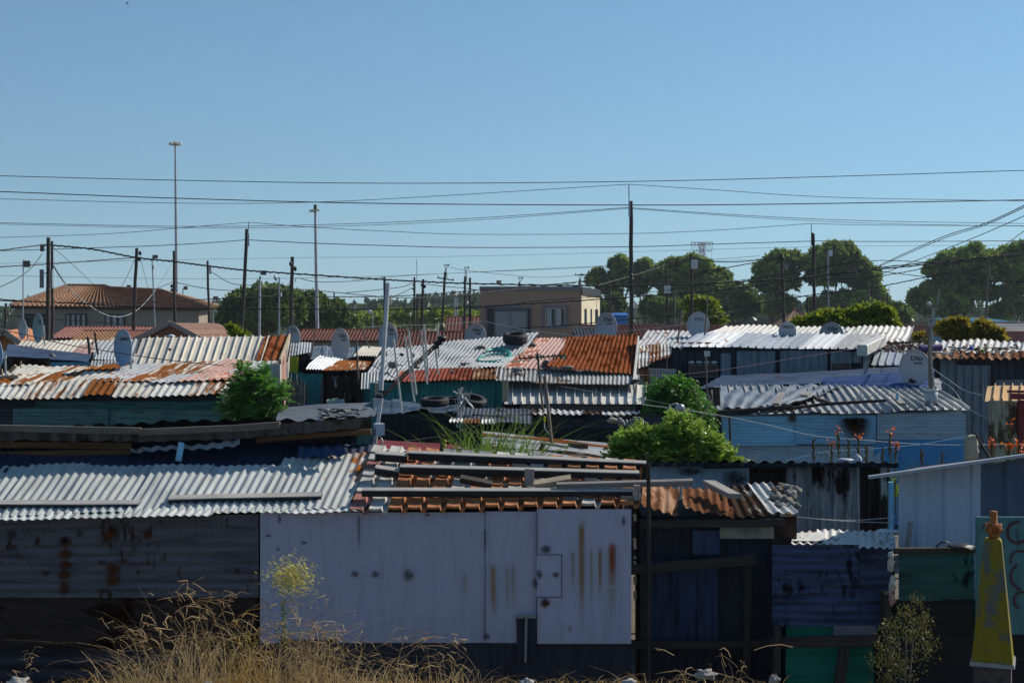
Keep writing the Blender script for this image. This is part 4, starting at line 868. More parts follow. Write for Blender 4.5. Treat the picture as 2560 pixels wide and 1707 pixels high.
def tm(u, v, rg):
    if u < .09: return rg.choice([1, 1, 1, 4])
    k = int(u * 14.3); return rg.choice([0, 0, 0, 0, 0, 0, 0, 0, 0, 2, 0, 0, 0, 3, 1] if v < .2 else ([1, 1, 2] if k in (4, 8) else [0, 0, 2] if k in (5,) else [0, 0, 0, 0, 0, 2, 1]))
mb = MB(); tiles(mb, Qt, px(50, 12), .040, .15, tm, step=.022, seed=9, prof='pan'); mb.build('patchwork_tile_roof', ['terra', 'tile_white', 'tile_grey', 'tile_yellow', 'tile_pink'], s)
body(s, Qp((-180, 1298, 12), (1590, 1280, 12), (1595, 1130, 13.3), (-60, 1120, 13.3)), 'dark_rust', inset=.10, drop=.03)
panel(s, 'side_wall', 'left_wall', -180, 647, 1296, 1492, 12.0, px(22.5, 12), .012, 'sine', True, ws=30, bend=.004, jag=0, yt2=1284)
panel(s, 'rusted_wall', 'dark_rust', -180, 647, 1486, 1632, 12.02, .2, .01, 'flat', True, bend=.01); panel(s, 'lower_wall', 'navy_wall', -180, 647, 1622, None, 11.98, px(36, 12), .018, 'sine', True, ws=20)
panel(s, 'panel_wall', 'panel_white', 650, 1215, 1280, 1606, 11.98, .12, .0, 'flat', ws=80, rows=14, lift=0, bend=.006, tint=(.5, .5), jag=0); panel(s, 'panel_wall', 'panel_white', 1213, 1346, 1278, 1606, 11.965, .12, .0, 'flat', ws=80, rows=14, lift=0, bend=.004, tint=(.55, .55), jag=0)
panel(s, 'panel_wall', 'panel_white', 1342, 1578, 1272, 1608, 11.94, .10, .0, 'flat', ws=80, lift=0, bend=.008, rows=16, tint=(.6, .6), jag=0)
panel(s, 'plinth_wall', 'navy_wall', 650, 1580, 1603, None, 11.99, .5, .004, 'flat', ws=40)
mb = MB()
for pts in (((1343, 1280), (1343, 1386)), ((1343, 1386), (1405, 1386)), ((1404, 1386), (1404, 1492)), ((1404, 1492), (1343, 1492)), ((1342, 1492), (1342, 1606)), ((1213, 1280), (1214, 1600))): beam(mb, P(*pts[0], 11.925), P(*pts[1], 11.925), .005, .004)
mb.build('panel_seam', 'dark_rust', s)
mb = MB(); Ys = 11.915
STN = ['stain_brown', 'stain_orange', 'stain_dark', 'stain_olive', 'spot_brown', 'spot_dark']
def dec(nm, x0, x1, yt, yb, mi, Y=None):
    if yb - yt < 60 and mi in (0, 2): x0 -= 2; x1 += 2; yt -= 2; yb += 2; mi = 5 if mi == 2 else 4
    m_ = MB(); m_.poly([P(x0, yb, Y or Ys), P(x1, yb, Y or Ys), P(x1, yt, Y or Ys), P(x0, yt, Y or Ys)], uv=[[(0, 0), (1, 0), (1, 1), (0, 1)]]); m_.build(nm, STN[mi], s)
for x0, x1, yt, yb, mi in ((1444, 1464, 1290, 1600, 0), (1519, 1543, 1352, 1470, 1), (1514, 1546, 1352, 1590, 3), (1224, 1242, 1405, 1570, 0), (1262, 1276, 1405, 1560, 3), (1472, 1484, 1360, 1540, 3), (1494, 1506, 1365, 1520, 0), (1425, 1440, 1370, 1500, 3), (1155, 1170, 1430, 1500, 3), (1276, 1290, 1400, 1560, 3),
                       (892, 903, 1282, 1395, 2), (1208, 1218, 1320, 1396, 2), (1340, 1356, 1420, 1450, 2), (1380, 1398, 1428, 1444, 2), (1350, 1378, 1360, 1385, 2), (875, 898, 1424, 1444, 2), (926, 950, 1424, 1446, 2), (1006, 1036, 1418, 1456, 2), (1350, 1376, 1492, 1520, 0), (1205, 1226, 1580, 1600, 2), (1555, 1563, 1285, 1318, 2), (694, 703, 1282, 1312, 2), (752, 768, 1352, 1360, 2), (1330, 1345, 1440, 1475, 2), (662, 680, 1335, 1342, 2), (690, 700, 1368, 1376, 2), (1060, 1076, 1283, 1290, 2)): dec('rust_stain', x0, x1, yt, yb, mi)
mb = MB()
for x0, x1, yt, yb, mi in ((140, 182, 1338, 1372, 0), (142, 184, 1368, 1400, 0), (145, 182, 1396, 1426, 0), (140, 180, 1420, 1452, 0), (146, 174, 1446, 1492, 0), (256, 288, 1318, 1356, 0), (258, 306, 1405, 1434, 0), (260, 304, 1425, 1468, 0), (355, 378, 1318, 1352, 0), (15, 42, 1320, 1350, 2), (240, 270, 1400, 1412, 2), (242, 275, 1470, 1482, 2), (586, 600, 1418, 1436, 2), (100, 125, 1425, 1440, 2), (190, 206, 1320, 1345, 2), (150, 172, 1335, 1365, 2)): dec('rust_hole', x0, x1, yt, yb, mi, 11.965)
mb = MB(); box8(mb, [P(1292, 1655, 11.93), P(1340, 1655, 11.93), P(1340, 1655, 11.97), P(1292, 1655, 11.97), P(1291, 1537, 11.93), P(1341, 1537, 11.93), P(1341, 1537, 11.97), P(1291, 1537, 11.97)], .2); mb.build('patch_board', 'navy_wall', s)
mb = MB(); beam(mb, P(1316, 1542, 11.9), P(1314, 1652, 11.9), px(22, 12), .02); beam(mb, P(1292, 1541, 11.9), P(1341, 1541, 11.9), .02, px(8, 12)); mb.build('upright_board', 'timber', s)
mb = MB()
for y0, y1 in ((1284, 1303), (1344, 1372), (1390, 1396), (1402, 1410), (1440, 1460), (1477, 1498)): box8(mb, [P(1584, y1, 12.3), P(1592, y1, 12.3), P(1592, y1, 12.32), P(1584, y1, 12.32), P(1583, y0, 12.3), P(1591, y0, 12.3), P(1591, y0, 12.32), P(1583, y0, 12.32)], .9)
mb.build('sun_sliver_slat', 'timber_pale', s)  # pale pieces stand in for slivers of sunlight in the wall gap
mb = MB(); mb2 = mb
for x0, y0, x1, y1 in ((835, 1255, 845, 1235), (842, 1262, 856, 1200), (790, 1212, 830, 1205), (815, 1282, 840, 1250), (715, 1262, 745, 1258)):
    q = [P(x0, y0, 12.02), P(x1, y1, 12.4)]
mb = None

# beams lying on the near roof (each its own thing)
rn = (Qt[1] - Qt[0]).cross(Qt[3] - Qt[0]).normalized(); rn = rn if rn.z > 0 else -rn
def lay(label, x0, y0, x1, y1, Y, hpx, w=.075, mat=None, name='roof_beam', cat='beam', group='beams laid on the nearest roof', up=None, seg=3, wob=.002, Y1=None, t=.5):
    if mat is None and x0 > 900: Y -= .13; Y1 = Y1 and Y1 - .13
    mb = MB(); a_, b_ = P(x0, y0, Y), P(x1, y1, Y1 or Y); beam(mb, a_, b_, w, px(hpx, Y), up or rn, seg=seg, wob=wob, t=t, ch=.08); c = (a_ + b_) / 2
    if mat is None:
        mat = ['beam_side_shaded', 'beam_top_lit']; L_ = mb.b[0]; m_ = np.zeros(len(L_[1]), int); m_[[k for k in range(len(m_)) if k % 8 in (3, 4, 5)]] = 1; mb.b[0] = L_[:5] + (m_,)  # lit tops and shaded sides of the beams are put into the colour
    return single(mb, name, mat, label, cat, c, group)
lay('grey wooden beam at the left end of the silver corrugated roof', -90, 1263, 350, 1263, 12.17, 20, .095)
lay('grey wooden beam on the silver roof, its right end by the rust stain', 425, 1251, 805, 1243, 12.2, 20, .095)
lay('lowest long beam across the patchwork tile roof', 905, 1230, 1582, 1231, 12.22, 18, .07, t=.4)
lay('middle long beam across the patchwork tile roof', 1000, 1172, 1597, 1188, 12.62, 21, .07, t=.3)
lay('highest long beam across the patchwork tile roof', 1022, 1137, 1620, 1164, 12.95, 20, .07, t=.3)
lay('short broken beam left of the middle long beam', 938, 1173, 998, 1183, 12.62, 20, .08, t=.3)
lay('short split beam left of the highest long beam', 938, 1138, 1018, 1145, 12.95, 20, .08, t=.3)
lay('short pale upright plank crossing two of the long beams', 1324, 1172, 1321, 1214, 12.3, 24, .03, 'timber', 'short_plank', 'plank', up=V((1, 0, 0)))
lay('thin tan ribbed board lying between the long beams', 1336, 1212, 1428, 1198, 12.2, 15, .10, 'timber_pale', 'ribbed_board', 'board')
lay('thin tan batten lying at the left between the long beams', 1232, 1214, 1290, 1208, 12.42, 5, .04, 'timber_pale', 'batten', 'batten')
lay('long grey plank with split pale end sticking out over the rusty roof', 1392, 1214, 1732, 1205, 12.12, 14, .05, 'timber', 'split_plank', 'plank', t=.3)
lay('short pale block at the right end of the lowest long beam', 1592, 1213, 1592, 1250, 12.0, 15, .05, 'timber', 'wood_block', 'block', up=V((1, 0, 0)))
lay('dark upturned plank wedged under the middle beam', 1150, 1196, 1230, 1212, 12.25, 14, .08, 'timber_dark', 'wedged_plank', 'plank')

# ridged roof just behind the near roof, its front edge overhanging
s = thing('shack', 'dark shack whose ridged grey roof edge overhangs the nearest silver roof', 'shack', (P(400, 0, 14).x, 14.5, 0))
def fas(x0, x1, y0, y1, nm='ridged_fascia'):
    mb = MB(); Y = 13.05; corr(mb, [P(x0, y0 + 34, Y), P(x1, y1 + 34, Y), P(x1, y1 + 8, Y - .02), P(x0, y0 + 8, Y - .02)], px(52, Y), .045, 'sine', ws=3, jag=.012); mb.build(nm, 'fascia_dark', s)
fas(-120, 352, 1062, 1070); fas(350, 572, 1070, 1062); fas(570, 930, 1062, 1030)
mb = MB()
for (x0, y0), (x1, y1) in (((-120, 1068), (352, 1077)), ((350, 1080), (572, 1071)), ((570, 1072), (700, 1062))): beam(mb, P(x0, y0, 13.0), P(x1, y1, 13.0), .05, px(17, 13), seg=3, wob=.002)
mb.build('top_board', 'stick_grey', s)
mb = MB(); A, B, C, D = P(-120, 1078, 13.08), P(932, 1047, 13.08), P(932, 1047, 13.08) + V((-.5, 3.2, -.75)), P(-120, 1064, 13.08) + V((-.5, 3.2, -.6)); corr(mb, [A, B, C, D], px(52, 13), .03, 'sine', ws=4); mb.build('roof', 'fascia_dark', s)
mb = MB(); [(beam(m3, P(*a_, 13.15), P(*b_, 13.15), .06, px(h_, 13)), m3.build('eave_beam', 'timber_brown', s)) for m3, a_, b_, h_ in ((MB(), (-120, 1110), (330, 1114), 16), (MB(), (640, 1100), (928, 1078), 13), (MB(), (-120, 1138), (330, 1128), 14))]
body(s, [P(-120, 1080, 13.5), P(925, 1070, 13.5), P(930, 1060, 13.5) + V((-.45, 2.6, -.6)), P(-120, 1070, 13.5) + V((-.45, 2.6, -.6))], 'navy_wall', inset=.02)
panel(s, 'green_end_wall', 'green_wall', 892, 932, 1085, 1150, 13.42, .3, .01, 'flat')
mb = MB(); corr(mb, Qp((330, 1137, 12.98), (600, 1115, 12.98), (600, 1100, 13.1), (325, 1128, 13.1)), .12, .02, 'sine', ws=40, bend=.02, rows=4); mb.build('silver_foil_strip', 'zinc', s)
mb = MB(); beam(mb, P(454, 1106, 12.95), P(446, 1152, 12.95), px(15, 13), .02, up=V((0, 1, 0))); mb.build('hanging_board', 'panel_blue', s)
mb = MB(); corr(mb, Qp((745, 1142, 12.97), (868, 1136, 12.97), (850, 1118, 13.15), (748, 1112, 13.15)), .15, .03, 'sine', ws=40, bend=.05, rows=8); mb.build('blue_tarpaulin', 'blue_tarp', s)

# tall weathered wall shack, centre right
s = thing('shack', 'tall shack with weathered grey-white ribbed wall under a black jagged roof edge', 'shack', (P(1930, 0, 17).x, 17, 0))
Yq = 16
panel(s, 'grey_blue_wall', 'panel_greyblue', 1618, 1756, 1166, None, Yq, .5, .003, 'flat', tint=(.5, .5)); panel(s, 'stained_wall', ['panel_greyblue', 'weathered'], 1754, 1872, 1166, None, Yq + .01, .3, .01, 'flat', mats=(0, 1), ws=2)
panel(s, 'ribbed_wall', 'weathered', 1870, 2125, 1163, None, Yq + .02, px(34, Yq), .04, 'ibr', ws=3); panel(s, 'dark_wall_end', ['dark_rust', 'weathered'], 2122, 2228, 1163, None, Yq + .02, px(30, Yq), .03, 'ibr', ws=1, mats=(0, 1, 0))
dec('rust_stain', 1800, 1875, 1170, 1222, 2, Yq - .02); dec('rust_stain', 1690, 1760, 1166, 1190, 2, Yq - .02)
z0 = P(0, 1160, 15.8).z; xa, xb = P(1612, 0, 15.8).x, P(2246, 0, 15.8).x
mb = MB(); corr(mb, [(xa, 15.8, z0), (xb, 15.8, z0), (xb + .3, 17.8, z0 - .36), (xa + .3, 17.8, z0 - .36)], px(33, 15.8), .035, 'sine', ws=5, jag=.03); mb.build('roof', 'dark_rust', s)
mb = MB(); corr(mb, Qp((1612, 1168, 15.78), (2246, 1167, 15.78), (2246, 1156, 15.79), (1612, 1157, 15.79)), px(33, 15.8), .03, 'sine', ws=4, jag=.01); mb.build('roof_edge', 'black_wall', s)
mb = MB(); box8(mb, [(xa + .1, 16.1, 0), (xb - .1, 16.1, 0), (xb + .1, 17.6, 0), (xa + .1, 17.6, 0), (xa + .1, 16.1, z0 - .12), (xb - .1, 16.1, z0 - .12), (xb + .1, 17.6, z0 - .42), (xa + .1, 17.6, z0 - .42)]); mb.build('wall', 'black_wall', s)
slab(s, 'turquoise_post', 'panel_blue', 2222, 2234, 1205, 1400, 15.9, .05); 

# pale shed at the right
s = thing('shed', 'smooth pale grey-blue panelled shed with sloping roof edge at the right', 'shed', (P(2380, 0, 13).x, 13.4, 0))
panel(s, 'pale_wall', 'shed_pale', 2246, 2452, 1188, None, 12.5, px(71, 12.5), .022, 'ibr', yt2=1160, ws=40, bend=.002, tint=(.5, .5)); panel(s, 'dark_wall_panel', 'shed_dark', 2450, 2640, 1160, None, 12.5, px(80, 12.5), .03, 'ibr', yt2=1138, ws=40, bend=.001, tint=(.4, .4))
mb = MB(); A, B, C, D = P(2172, 1191, 12.25), P(2640, 1125, 12.25), P(2660, 1121, 14.4), P(2290, 1170, 14.4); corr(mb, [A, B, C, D], .25, .004, 'flat', ws=40, bend=.003); mb.build('roof', 'roof_felt', s)
mb = MB(); beam(mb, P(2172, 1193, 12.2), P(2640, 1127, 12.2), .05, px(8, 12)); mb.build('roof_edge', 'greyblue_ibr', s)
mb = MB(); a_, b_ = P(2250, 1190, 12.6), P(2640, 1136, 12.6); box8(mb, [(a_.x, 12.6, 0), (b_.x, 12.6, 0), (b_.x + .5, 14.8, 0), (a_.x + .66, 14.8, 0), a_, b_, b_ + V((.5, 2.2, -.3)), a_ + V((.66, 2.2, -.3))]); mb.build('wall', 'shed_dark', s)

# rusty lean-to right of the near shack
s = thing('shack', 'dark lean-to with drooping orange-rust corrugated roof right of the pale panel wall', 'shack', (P(1760, 0, 12.6).x, 12.8, 0))
for q, m_, lb in ((((1600, 1265, 12.2), (1692, 1294, 12.2), (1697, 1222, 13.1), (1602, 1216, 13.1)), 'rust_orange', 'orange-rust sheet'), (((1708, 1262, 12.15), (1832, 1296, 12.15), (1835, 1224, 13.1), (1702, 1220, 13.1)), 'rust_orange', 'torn rusty sheet'), (((1820, 1294, 12.2), (2000, 1290, 12.2), (1925, 1214, 13.3), (1792, 1224, 13.3)), 'weathered', 'pale slanting sheet')):
    mb = MB(); corr(mb, Qp(*q), px(22, 12.4), .022, 'sine', ws=3, jag=.05, bend=.02, rows=8); mb.build('roof_sheet', m_, s)['label'] = lb
panel(s, 'dark_front_wall', 'navy_wall', 1598, 1935, 1300, None, 12.4, .4, .01, 'flat', tint=(.0, .1)); panel(s, 'ribbed_door', 'navy_fence', 1625, 1795, 1405, 1610, 12.33, px(19, 12.3), .012, 'sine', tint=(.0, .1))
slab(s, 'cream_board', 'concrete', 1800, 1935, 1312, 1346, 12.3, .02, t=.1); slab(s, 'blue_board', 'navy_fence', 1732, 1800, 1325, 1385, 12.31, .02)
mb = MB(); beam(mb, P(1560, 1424, 12.1), P(1892, 1398, 12.1), .04, px(24, 12.1), seg=3, wob=.004); beam(mb, P(1600, 1310, 12.25), P(1960, 1304, 12.25), .08, px(20, 12.2)); beam(mb, P(1610, 1400, 12.3), P(1610, 1720, 12.3), px(24, 12), .06); beam(mb, P(1870, 1400, 12.25), P(1866, 1700, 12.25), px(18, 12), .06); beam(mb, P(1580, 1612, 12.25), P(1930, 1608, 12.25), .05, px(20, 12)); mb.build('frame_timber', 'timber_dark', s)
slab(s, 'end_board', 'dark_rust', 1928, 1992, 1292, 1390, 12.35, .03, yt2=1290); mb = MB(); a_, b_ = P(1605, 1290, 12.5), P(1985, 1300, 12.5); box8(mb, [(a_.x, 12.5, 0), (b_.x, 12.5, 0), (b_.x, 13.2, 0), (a_.x, 13.2, 0), a_, b_, b_ + V((0, .7, .12)), a_ + V((0, .7, .12))]); mb.build('wall', 'black_wall', s)
mb = MB(); beam(mb, P(1621, 1160, 12.0), P(1624, 1720, 12.0), .033, .033, seg=5, wob=.002); beam(mb, P(1618, 1132, 12.02), P(1620, 1172, 12.02), .06, .02); single(mb, 'pole_post', 'timber_dark', 'slim dark wooden post rising past the end of the roof beams', 'post', P(1622, 1966, 12))
lay('grey weathered plank propped on the rusty lean-to roof', 1772, 1206, 1836, 1240, 12.75, 12, .13, 'timber', 'propped_plank', 'plank', 'loose wood on the rusty lean-to', Y1=12.3, up=V((0, .2, 1)))

# fences at the lower right
s = thing('fence', 'patchwork fence of dark blue corrugated sheet over green netting and black timbers', 'fence', (P(2080, 0, 11.6).x, 11.6, 0))
panel(s, 'blue_sheet', 'navy_fence', 1925, 2150, 1360, 1563, 11.6, px(21, 11.6), .012, 'sine', True, ws=30, tint=(.5, .7)); panel(s, 'blue_sheet', 'navy_fence', 2146, 2234, 1372, 1566, 11.58, px(21, 11.6), .012, 'sine', True, ws=30, tint=(.0, .1))
panel(s, 'green_netting', 'mesh_green', 1960, 2096, 1562, None, 11.62, .2, .012, 'sine', True, ws=40, bend=.02, tint=(.4, .6)); panel(s, 'green_netting', 'mesh_green', 2100, 2190, 1600, None, 11.63, .2, .012, 'sine', True, ws=40, bend=.02, tint=(.2, .4))
slab(s, 'grey_board', 'trim_grey', 2085, 2192, 1564, 1590, 11.55, .02, t=.2)
mb = MB(); beam(mb, P(1925, 1605, 11.5), P(2195, 1600, 11.5), .05, px(26, 11.5)); beam(mb, P(2112, 1612, 11.52), P(2095, 1730, 11.52), px(26, 11.5), .04, up=V((0, 1, 0))); beam(mb, P(1943, 1560, 11.5), P(1940, 1740, 11.5), px(30, 11.5), .05); beam(mb, P(2214, 1480, 11.5), P(2216, 1740, 11.5), px(44, 11.5), .05); mb.build('fence_timber', 'timber_dark', s)
s = thing('fence', 'dark fence sheet with flaking green-blue paint left of the yellow marker', 'fence', (P(2340, 0, 11.5).x, 11.5, 0))
panel(s, 'painted_sheet', 'green_fence', 2238, 2440, 1380, 1500, 11.5, px(26, 11.5), .01, 'sine', True, ws=40, tint=(.3, .4)); panel(s, 'dark_sheet', 'black_wall', 2238, 2640, 1496, None, 11.52, px(26, 11.5), .01, 'sine', True, ws=40)
mb = MB(); beam(mb, P(2236, 1376, 11.48), P(2440, 1374, 11.48), .06, px(14, 11.5)); mb.build('top_rail', 'timber_dark', s)
s = thing('mural_board', 'teal painted board with dark red brush swirls behind the yellow marker', 'board', (P(2520, 0, 11.2).x, 11.2, 1.3))
slab(s, 'board', 'mural_teal', 2441, 2640, 1292, 1585, 11.2, .03)
def swirl(cx, cy, r, a0, a1, w_):
    n = 14; mb = MB()
    for k in range(n):
        t0, t1 = math.radians(a0 + (a1 - a0) * k / n), math.radians(a0 + (a1 - a0) * (k + 1) / n); q = []
        for tt, rr_ in ((t0, r), (t1, r), (t1, r - w_), (t0, r - w_)): q.append(P(cx + rr_ * math.cos(tt), cy - rr_ * math.sin(tt), 11.193))
        mb.poly(q)
    mb.build('painted_swirl', 'swirl_paint', s)
swirl(2545, 1330, 30, 80, 330, 7); swirl(2550, 1400, 26, 60, 200, 5); swirl(2560, 1440, 36, 120, 260, 6); swirl(2556, 1500, 24, 20, 250, 6); swirl(2470, 1320, 14, 30, 200, 3)
panel(thing('lean_to', 'low lean-to with white corrugated roof and a white board, behind the dark blue fence', 'lean-to', (P(2100, 0, 12.4).x, 12.5, 0)), 'front_wall', 'black_wall', 1975, 2236, 1372, None, 12.12, .3, .01, 'flat')
s = bpy.data.objects[[o.name for o in bpy.data.objects if o.name.startswith('lean_to')][-1]]
mb = MB(); corr(mb, Qp((1978, 1362, 12.0), (2240, 1376, 12.0), (2232, 1332, 13.2), (1985, 1337, 13.2)), px(20, 12.3), .02, 'sine', ws=3, jag=.06, bend=.02, tiers=2); mb.build('roof', 'zinc_white', s)
mb = MB(); corr(mb, Qp((1981, 1350, 12.1), (2062, 1350, 12.1), (2064, 1331, 12.9), (1984, 1331, 12.9)), 1, .0, 'flat'); mb.build('white_board', 'zinc_white', s)

# ------------------------------------------------------------------ satellite dishes
def text_mesh(txt, h):
    cu = bpy.data.curves.new('t', 'FONT'); cu.body = txt; cu.size = h; cu.align_x = 'CENTER'; cu.offset = h * .02; cu.resolution_u = 3
    o = bpy.data.objects.new('t', cu); COL.objects.link(o); bpy.context.view_layer.update()
    me = o.to_mesh(); v = [tuple(q.co) for q in me.vertices]; f = [tuple(p.vertices) for p in me.polygons]; o.to_mesh_clear(); bpy.data.objects.remove(o); bpy.data.curves.remove(cu)
    return v, f
def dish(label, cx, cy, wpx, hpx, Y, mat='dish_white', texts=(), lnb=False, group='satellite dishes above the roofs', pole=1.0):
    C_ = P(cx, cy, Y); rz = px(hpx, Y) / 2; rx = rz * .94; cosq = min(.98, (wpx / hpx) / .94); yaw = -math.acos(cosq); dep = rz * .24
    root = thing('satellite_dish', label, 'satellite dish', C_ - V((0, 0, rz)), group)
    M = Matrix.Rotation(yaw, 3, 'Z')
    def W(x, y, z): return C_ + M @ V((x, y, z))
    def surf(x, z): return dep * (1 - (x / rx) ** 2 - (z / rz) ** 2)
    n, k = 36, 8; mb = MB(); vs = []
    for side in (0, 1):
        for i in range(k + 1):
            r = i / k
            for j in range(n):
                a_ = 2 * math.pi * j / n; x, z = rx * r * math.cos(a_), rz * r * math.sin(a_)
                vs.append(tuple(W(x * (1 if not side else 1.0), surf(x, z) + (.018 if side else 0), z)))
    fs = []
    for side in (0, 1):
        o = side * (k + 1) * n
        for i in range(k):
            for j in range(n): q = (o + i * n + j, o + i * n + (j + 1) % n, o + (i + 1) * n + (j + 1) % n, o + (i + 1) * n + j); fs.append(q if side else q[::-1])
    for j in range(n): fs.append((k * n + j, k * n + (j + 1) % n, (k + 1) * n + k * n + (j + 1) % n, (k + 1) * n + k * n + j))
    mb.add(vs, fs, None, .5, True); mb.build('reflector', mat, root)
    mb = MB(); pts = [W(rx * 1.0 * math.cos(2 * math.pi * j / n), .009, rz * 1.0 * math.sin(2 * math.pi * j / n)) for j in range(n + 1)]; tube(mb, pts, rz * .028, 6, caps=False); mb.build('rim', mat, root)
    mb = MB(); cb = W(0, dep + .05, 0); box(mb, W(0, dep + .05, 0), (.12, .1, .16), yaw); tube(mb, [W(0, dep + .09, .05), W(0, dep + .11, -rz), W(0, dep + .13, -rz - pole)], .022, 8); mb.build('mount', 'galv', root)
    mb = MB(); tip = W(0, -rz * .55, -rz * .72); tube(mb, [W(0, dep * .2, -rz * .97), W(0, -.03, -rz * 1.03), tip + V((0, 0, -.03))], .010, 5); mb.build('feed_arm', 'galv', root)
    if lnb: mb = MB(); blob(mb, tip, (.05, .07, .05), .2, 3); box(mb, tip + V((.04, .02, -.02)), (.14, .08, .06), yaw); mb.build('feed_horn', 'black_plastic', root)
    for txt, fh, fx, fz, m_ in texts:
        v, f = text_mesh(txt, rz * 2 * fh); mb = MB()
        byl = {}
        for q in f: byl.setdefault(len(q), []).append(q)
        vv = [tuple(W(x * 1.15 + fx * rx, surf(x + fx * rx, z + fz * rz) - .008, z + fz * rz)) for x, z, _ in v]
        if len(v):
            for L_, fl in byl.items(): mb.add(vv, fl, None, .5)
            mb.build('lettering', m_, root)
    return root
DS = lambda c='logo_black', c2='logo_black': (('DStv', .17, .08, .42, c), ('multi', .11, .12, .20, c2))
dish('teal-grey satellite dish lettered SPACE beside the double wooden pole', 94, 820, 43, 72, 42, 'dish_teal', (('SPACE', .13, .12, .36, 'logo_black'), ('TELEVISION', .05, .12, .24, 'logo_black')))
dish('pale small satellite dish half behind the thin lamp pole at the left', 55, 822, 32, 50, 44, 'dish_white', (('mini', .12, .1, .2, 'trim_grey'),))
dish('largest blue satellite dish with black lettering in front of the cream ribbed roof', 306, 869, 60, 91, 29.5, 'dish_blue', (("SMART'Q", .13, .05, .38, 'logo_black'),))
dish('blue satellite dish cut off by the left edge', -9, 888, 48, 80, 28.5, 'dish_blue')
dish('faintly lettered dish right behind the rust red roof end', 731, 846, 43, 66, 40, 'dish_white', (('DStv', .17, .05, .5, 'trim_grey'),))
dish('grey-lilac dish standing above the white half of the roof with the worn door', 850, 860, 50, 78, 35, 'dish_white', DS())
dish('dish lettered in black half hidden behind the white mast', 969, 845, 52, 78, 39, 'dish_white', DS())
dish('dish above the silver centre roof to the left of the big tyre', 1188, 843, 54, 68, 39, 'dish_white', DS())
dish('small unlettered dish peeping over the tyre on the silver roof', 1301, 850, 38, 50, 42, 'dish_teal')
dish('dish above the rust red roof in front of the pale sunlit side wall', 1515, 818, 50, 72, 40, 'dish_white', DS('logo_black', 'logo_red'))
dish('tall narrow dish with dark blue lettering behind the white ribbed roof', 1745, 812, 50, 64, 40, 'dish_white', (('DStv', .19, .08, .30, 'logo_blue'),))
dish('smallest lettered dish, SPACE in black, with its feed horn over the white ribbed roof', 1968, 829, 38, 50, 36.5, 'dish_white', (('SPACE', .19, .0, .35, 'logo_black'),), lnb=True)
dish('low dish half sunk behind the white ribbed roof, right of the smallest dish', 2078, 840, 54, 68, 38.5, 'dish_white', DS())
dish('nearest lettered dish beside the wooden post and white bucket', 2287, 919, 63, 87, 30.3, 'dish_white', DS('logo_black', 'logo_black'), lnb=True)

# ------------------------------------------------------------------ poles
def pole(label, x0, y0, x1, yb, Y, wpx, mat='pole_wood', extras=(), name='utility_pole', cat='utility pole', group='wooden cable poles', wob=.02):
    top = P(x0, y0, Y); q = P(x1, yb, Y); d = q - top; base = top + d * (top.z / (top.z - q.z)); r = px(wpx, Y) / 2
    root = thing(name, label, cat, base, group); mb = MB(); n = 9; rg = random.Random(int(x0))
    pts = [base.lerp(top, k / n) + (V((rg.uniform(-wob, wob), rg.uniform(-wob, wob), 0)) if 0 < k < n else V((0, 0, 0))) for k in range(n + 1)]
    tube(mb, pts, [r * (1.08 - .2 * k / n) for k in range(n + 1)], 9); mb.build('pole', mat, root)
    for ex in extras:
        k = ex[0]; mb = MB()
        if k == 'rod': tube(mb, [P(x0 + ex[1], y0 + 12, Y - r), P(x0 + ex[2], ex[3], Y - r)], r * .28, 6); mb.build('top_rod', 'galv', root)
        elif k == 'box': _, bx, by, bw, bh, bm = ex; box(mb, P(bx, by, Y) - V((0, r + px(bw, Y) * .3, 0)), (px(bw, Y), px(bw, Y) * .6, px(bh, Y))); beam(mb, P(bx, by - bh * .3, Y), P(x0, by - bh * .3, Y), .04, .04); mb.build('meter_box', bm, root)
        elif k == 'arm': _, ax, ay, bx, by = ex; beam(mb, P(ax, ay, Y - r), P(bx, by, Y - r), .09, .09); [tube(mb, [P(ax + (bx - ax) * q, ay + (by - ay) * q, Y - r), P(ax + (bx - ax) * q, ay + (by - ay) * q - 5, Y - r)], .04, 6) for q in (.05, .5, .95)]; mb.build('cross_arm', mat, root)
        elif k == 'frame':
            _, yt = ex; tube(mb, [P(x0 - 4, y0 + 16, Y), P(x0 + 1, yt + 10, Y), P(x0 - 2, yt, Y)], .035, 5); tube(mb, [P(x0 + 5, y0 + 16, Y), P(x0 + 2, yt + 10, Y), P(x0 + 10, yt, Y)], .035, 5); tube(mb, [P(x0 - 3, yt + 1, Y), P(x0 + 11, yt, Y)], .05, 5); mb.build('top_frame', 'galv', root)
        elif k == 'clamps':
            for bx, by in ex[1]: blob(mb, P(bx, by, Y - r * 1.1), (r * .9, r * .8, r * 1.2), .3, int(bx)); 
            mb.build('cable_clamp', 'black_plastic', root)
    return root
pole('taller front wooden pole of the double pole at the far left', 121, 594, 118, 850, 62, 10.5, extras=(('box', 108, 620, 9, 18, 'stick_grey'), ('box', 107, 697, 9, 46, 'trim_grey')))
pole('shorter rear wooden pole of the double pole, grey box on its right', 130, 603, 131, 850, 62.6, 7.5, extras=(('box', 129, 697, 10, 46, 'galv'),))
pole('wooden pole before the brown tiled roof, left of the thin square-headed lamp', 342, 620, 333, 845, 70, 9, extras=(('clamps', ((348, 648), (350, 633))),))
pole('wooden pole just left of the very tall slim mast', 435, 627, 437, 810, 80, 8, extras=(('clamps', ((429, 715), (430, 725))),))
pole('wooden pole with a white box near its top, by the tiled house end', 519, 652, 523, 812, 90, 6.5, extras=(('box', 527, 676, 7, 18, 'white_plastic'),))
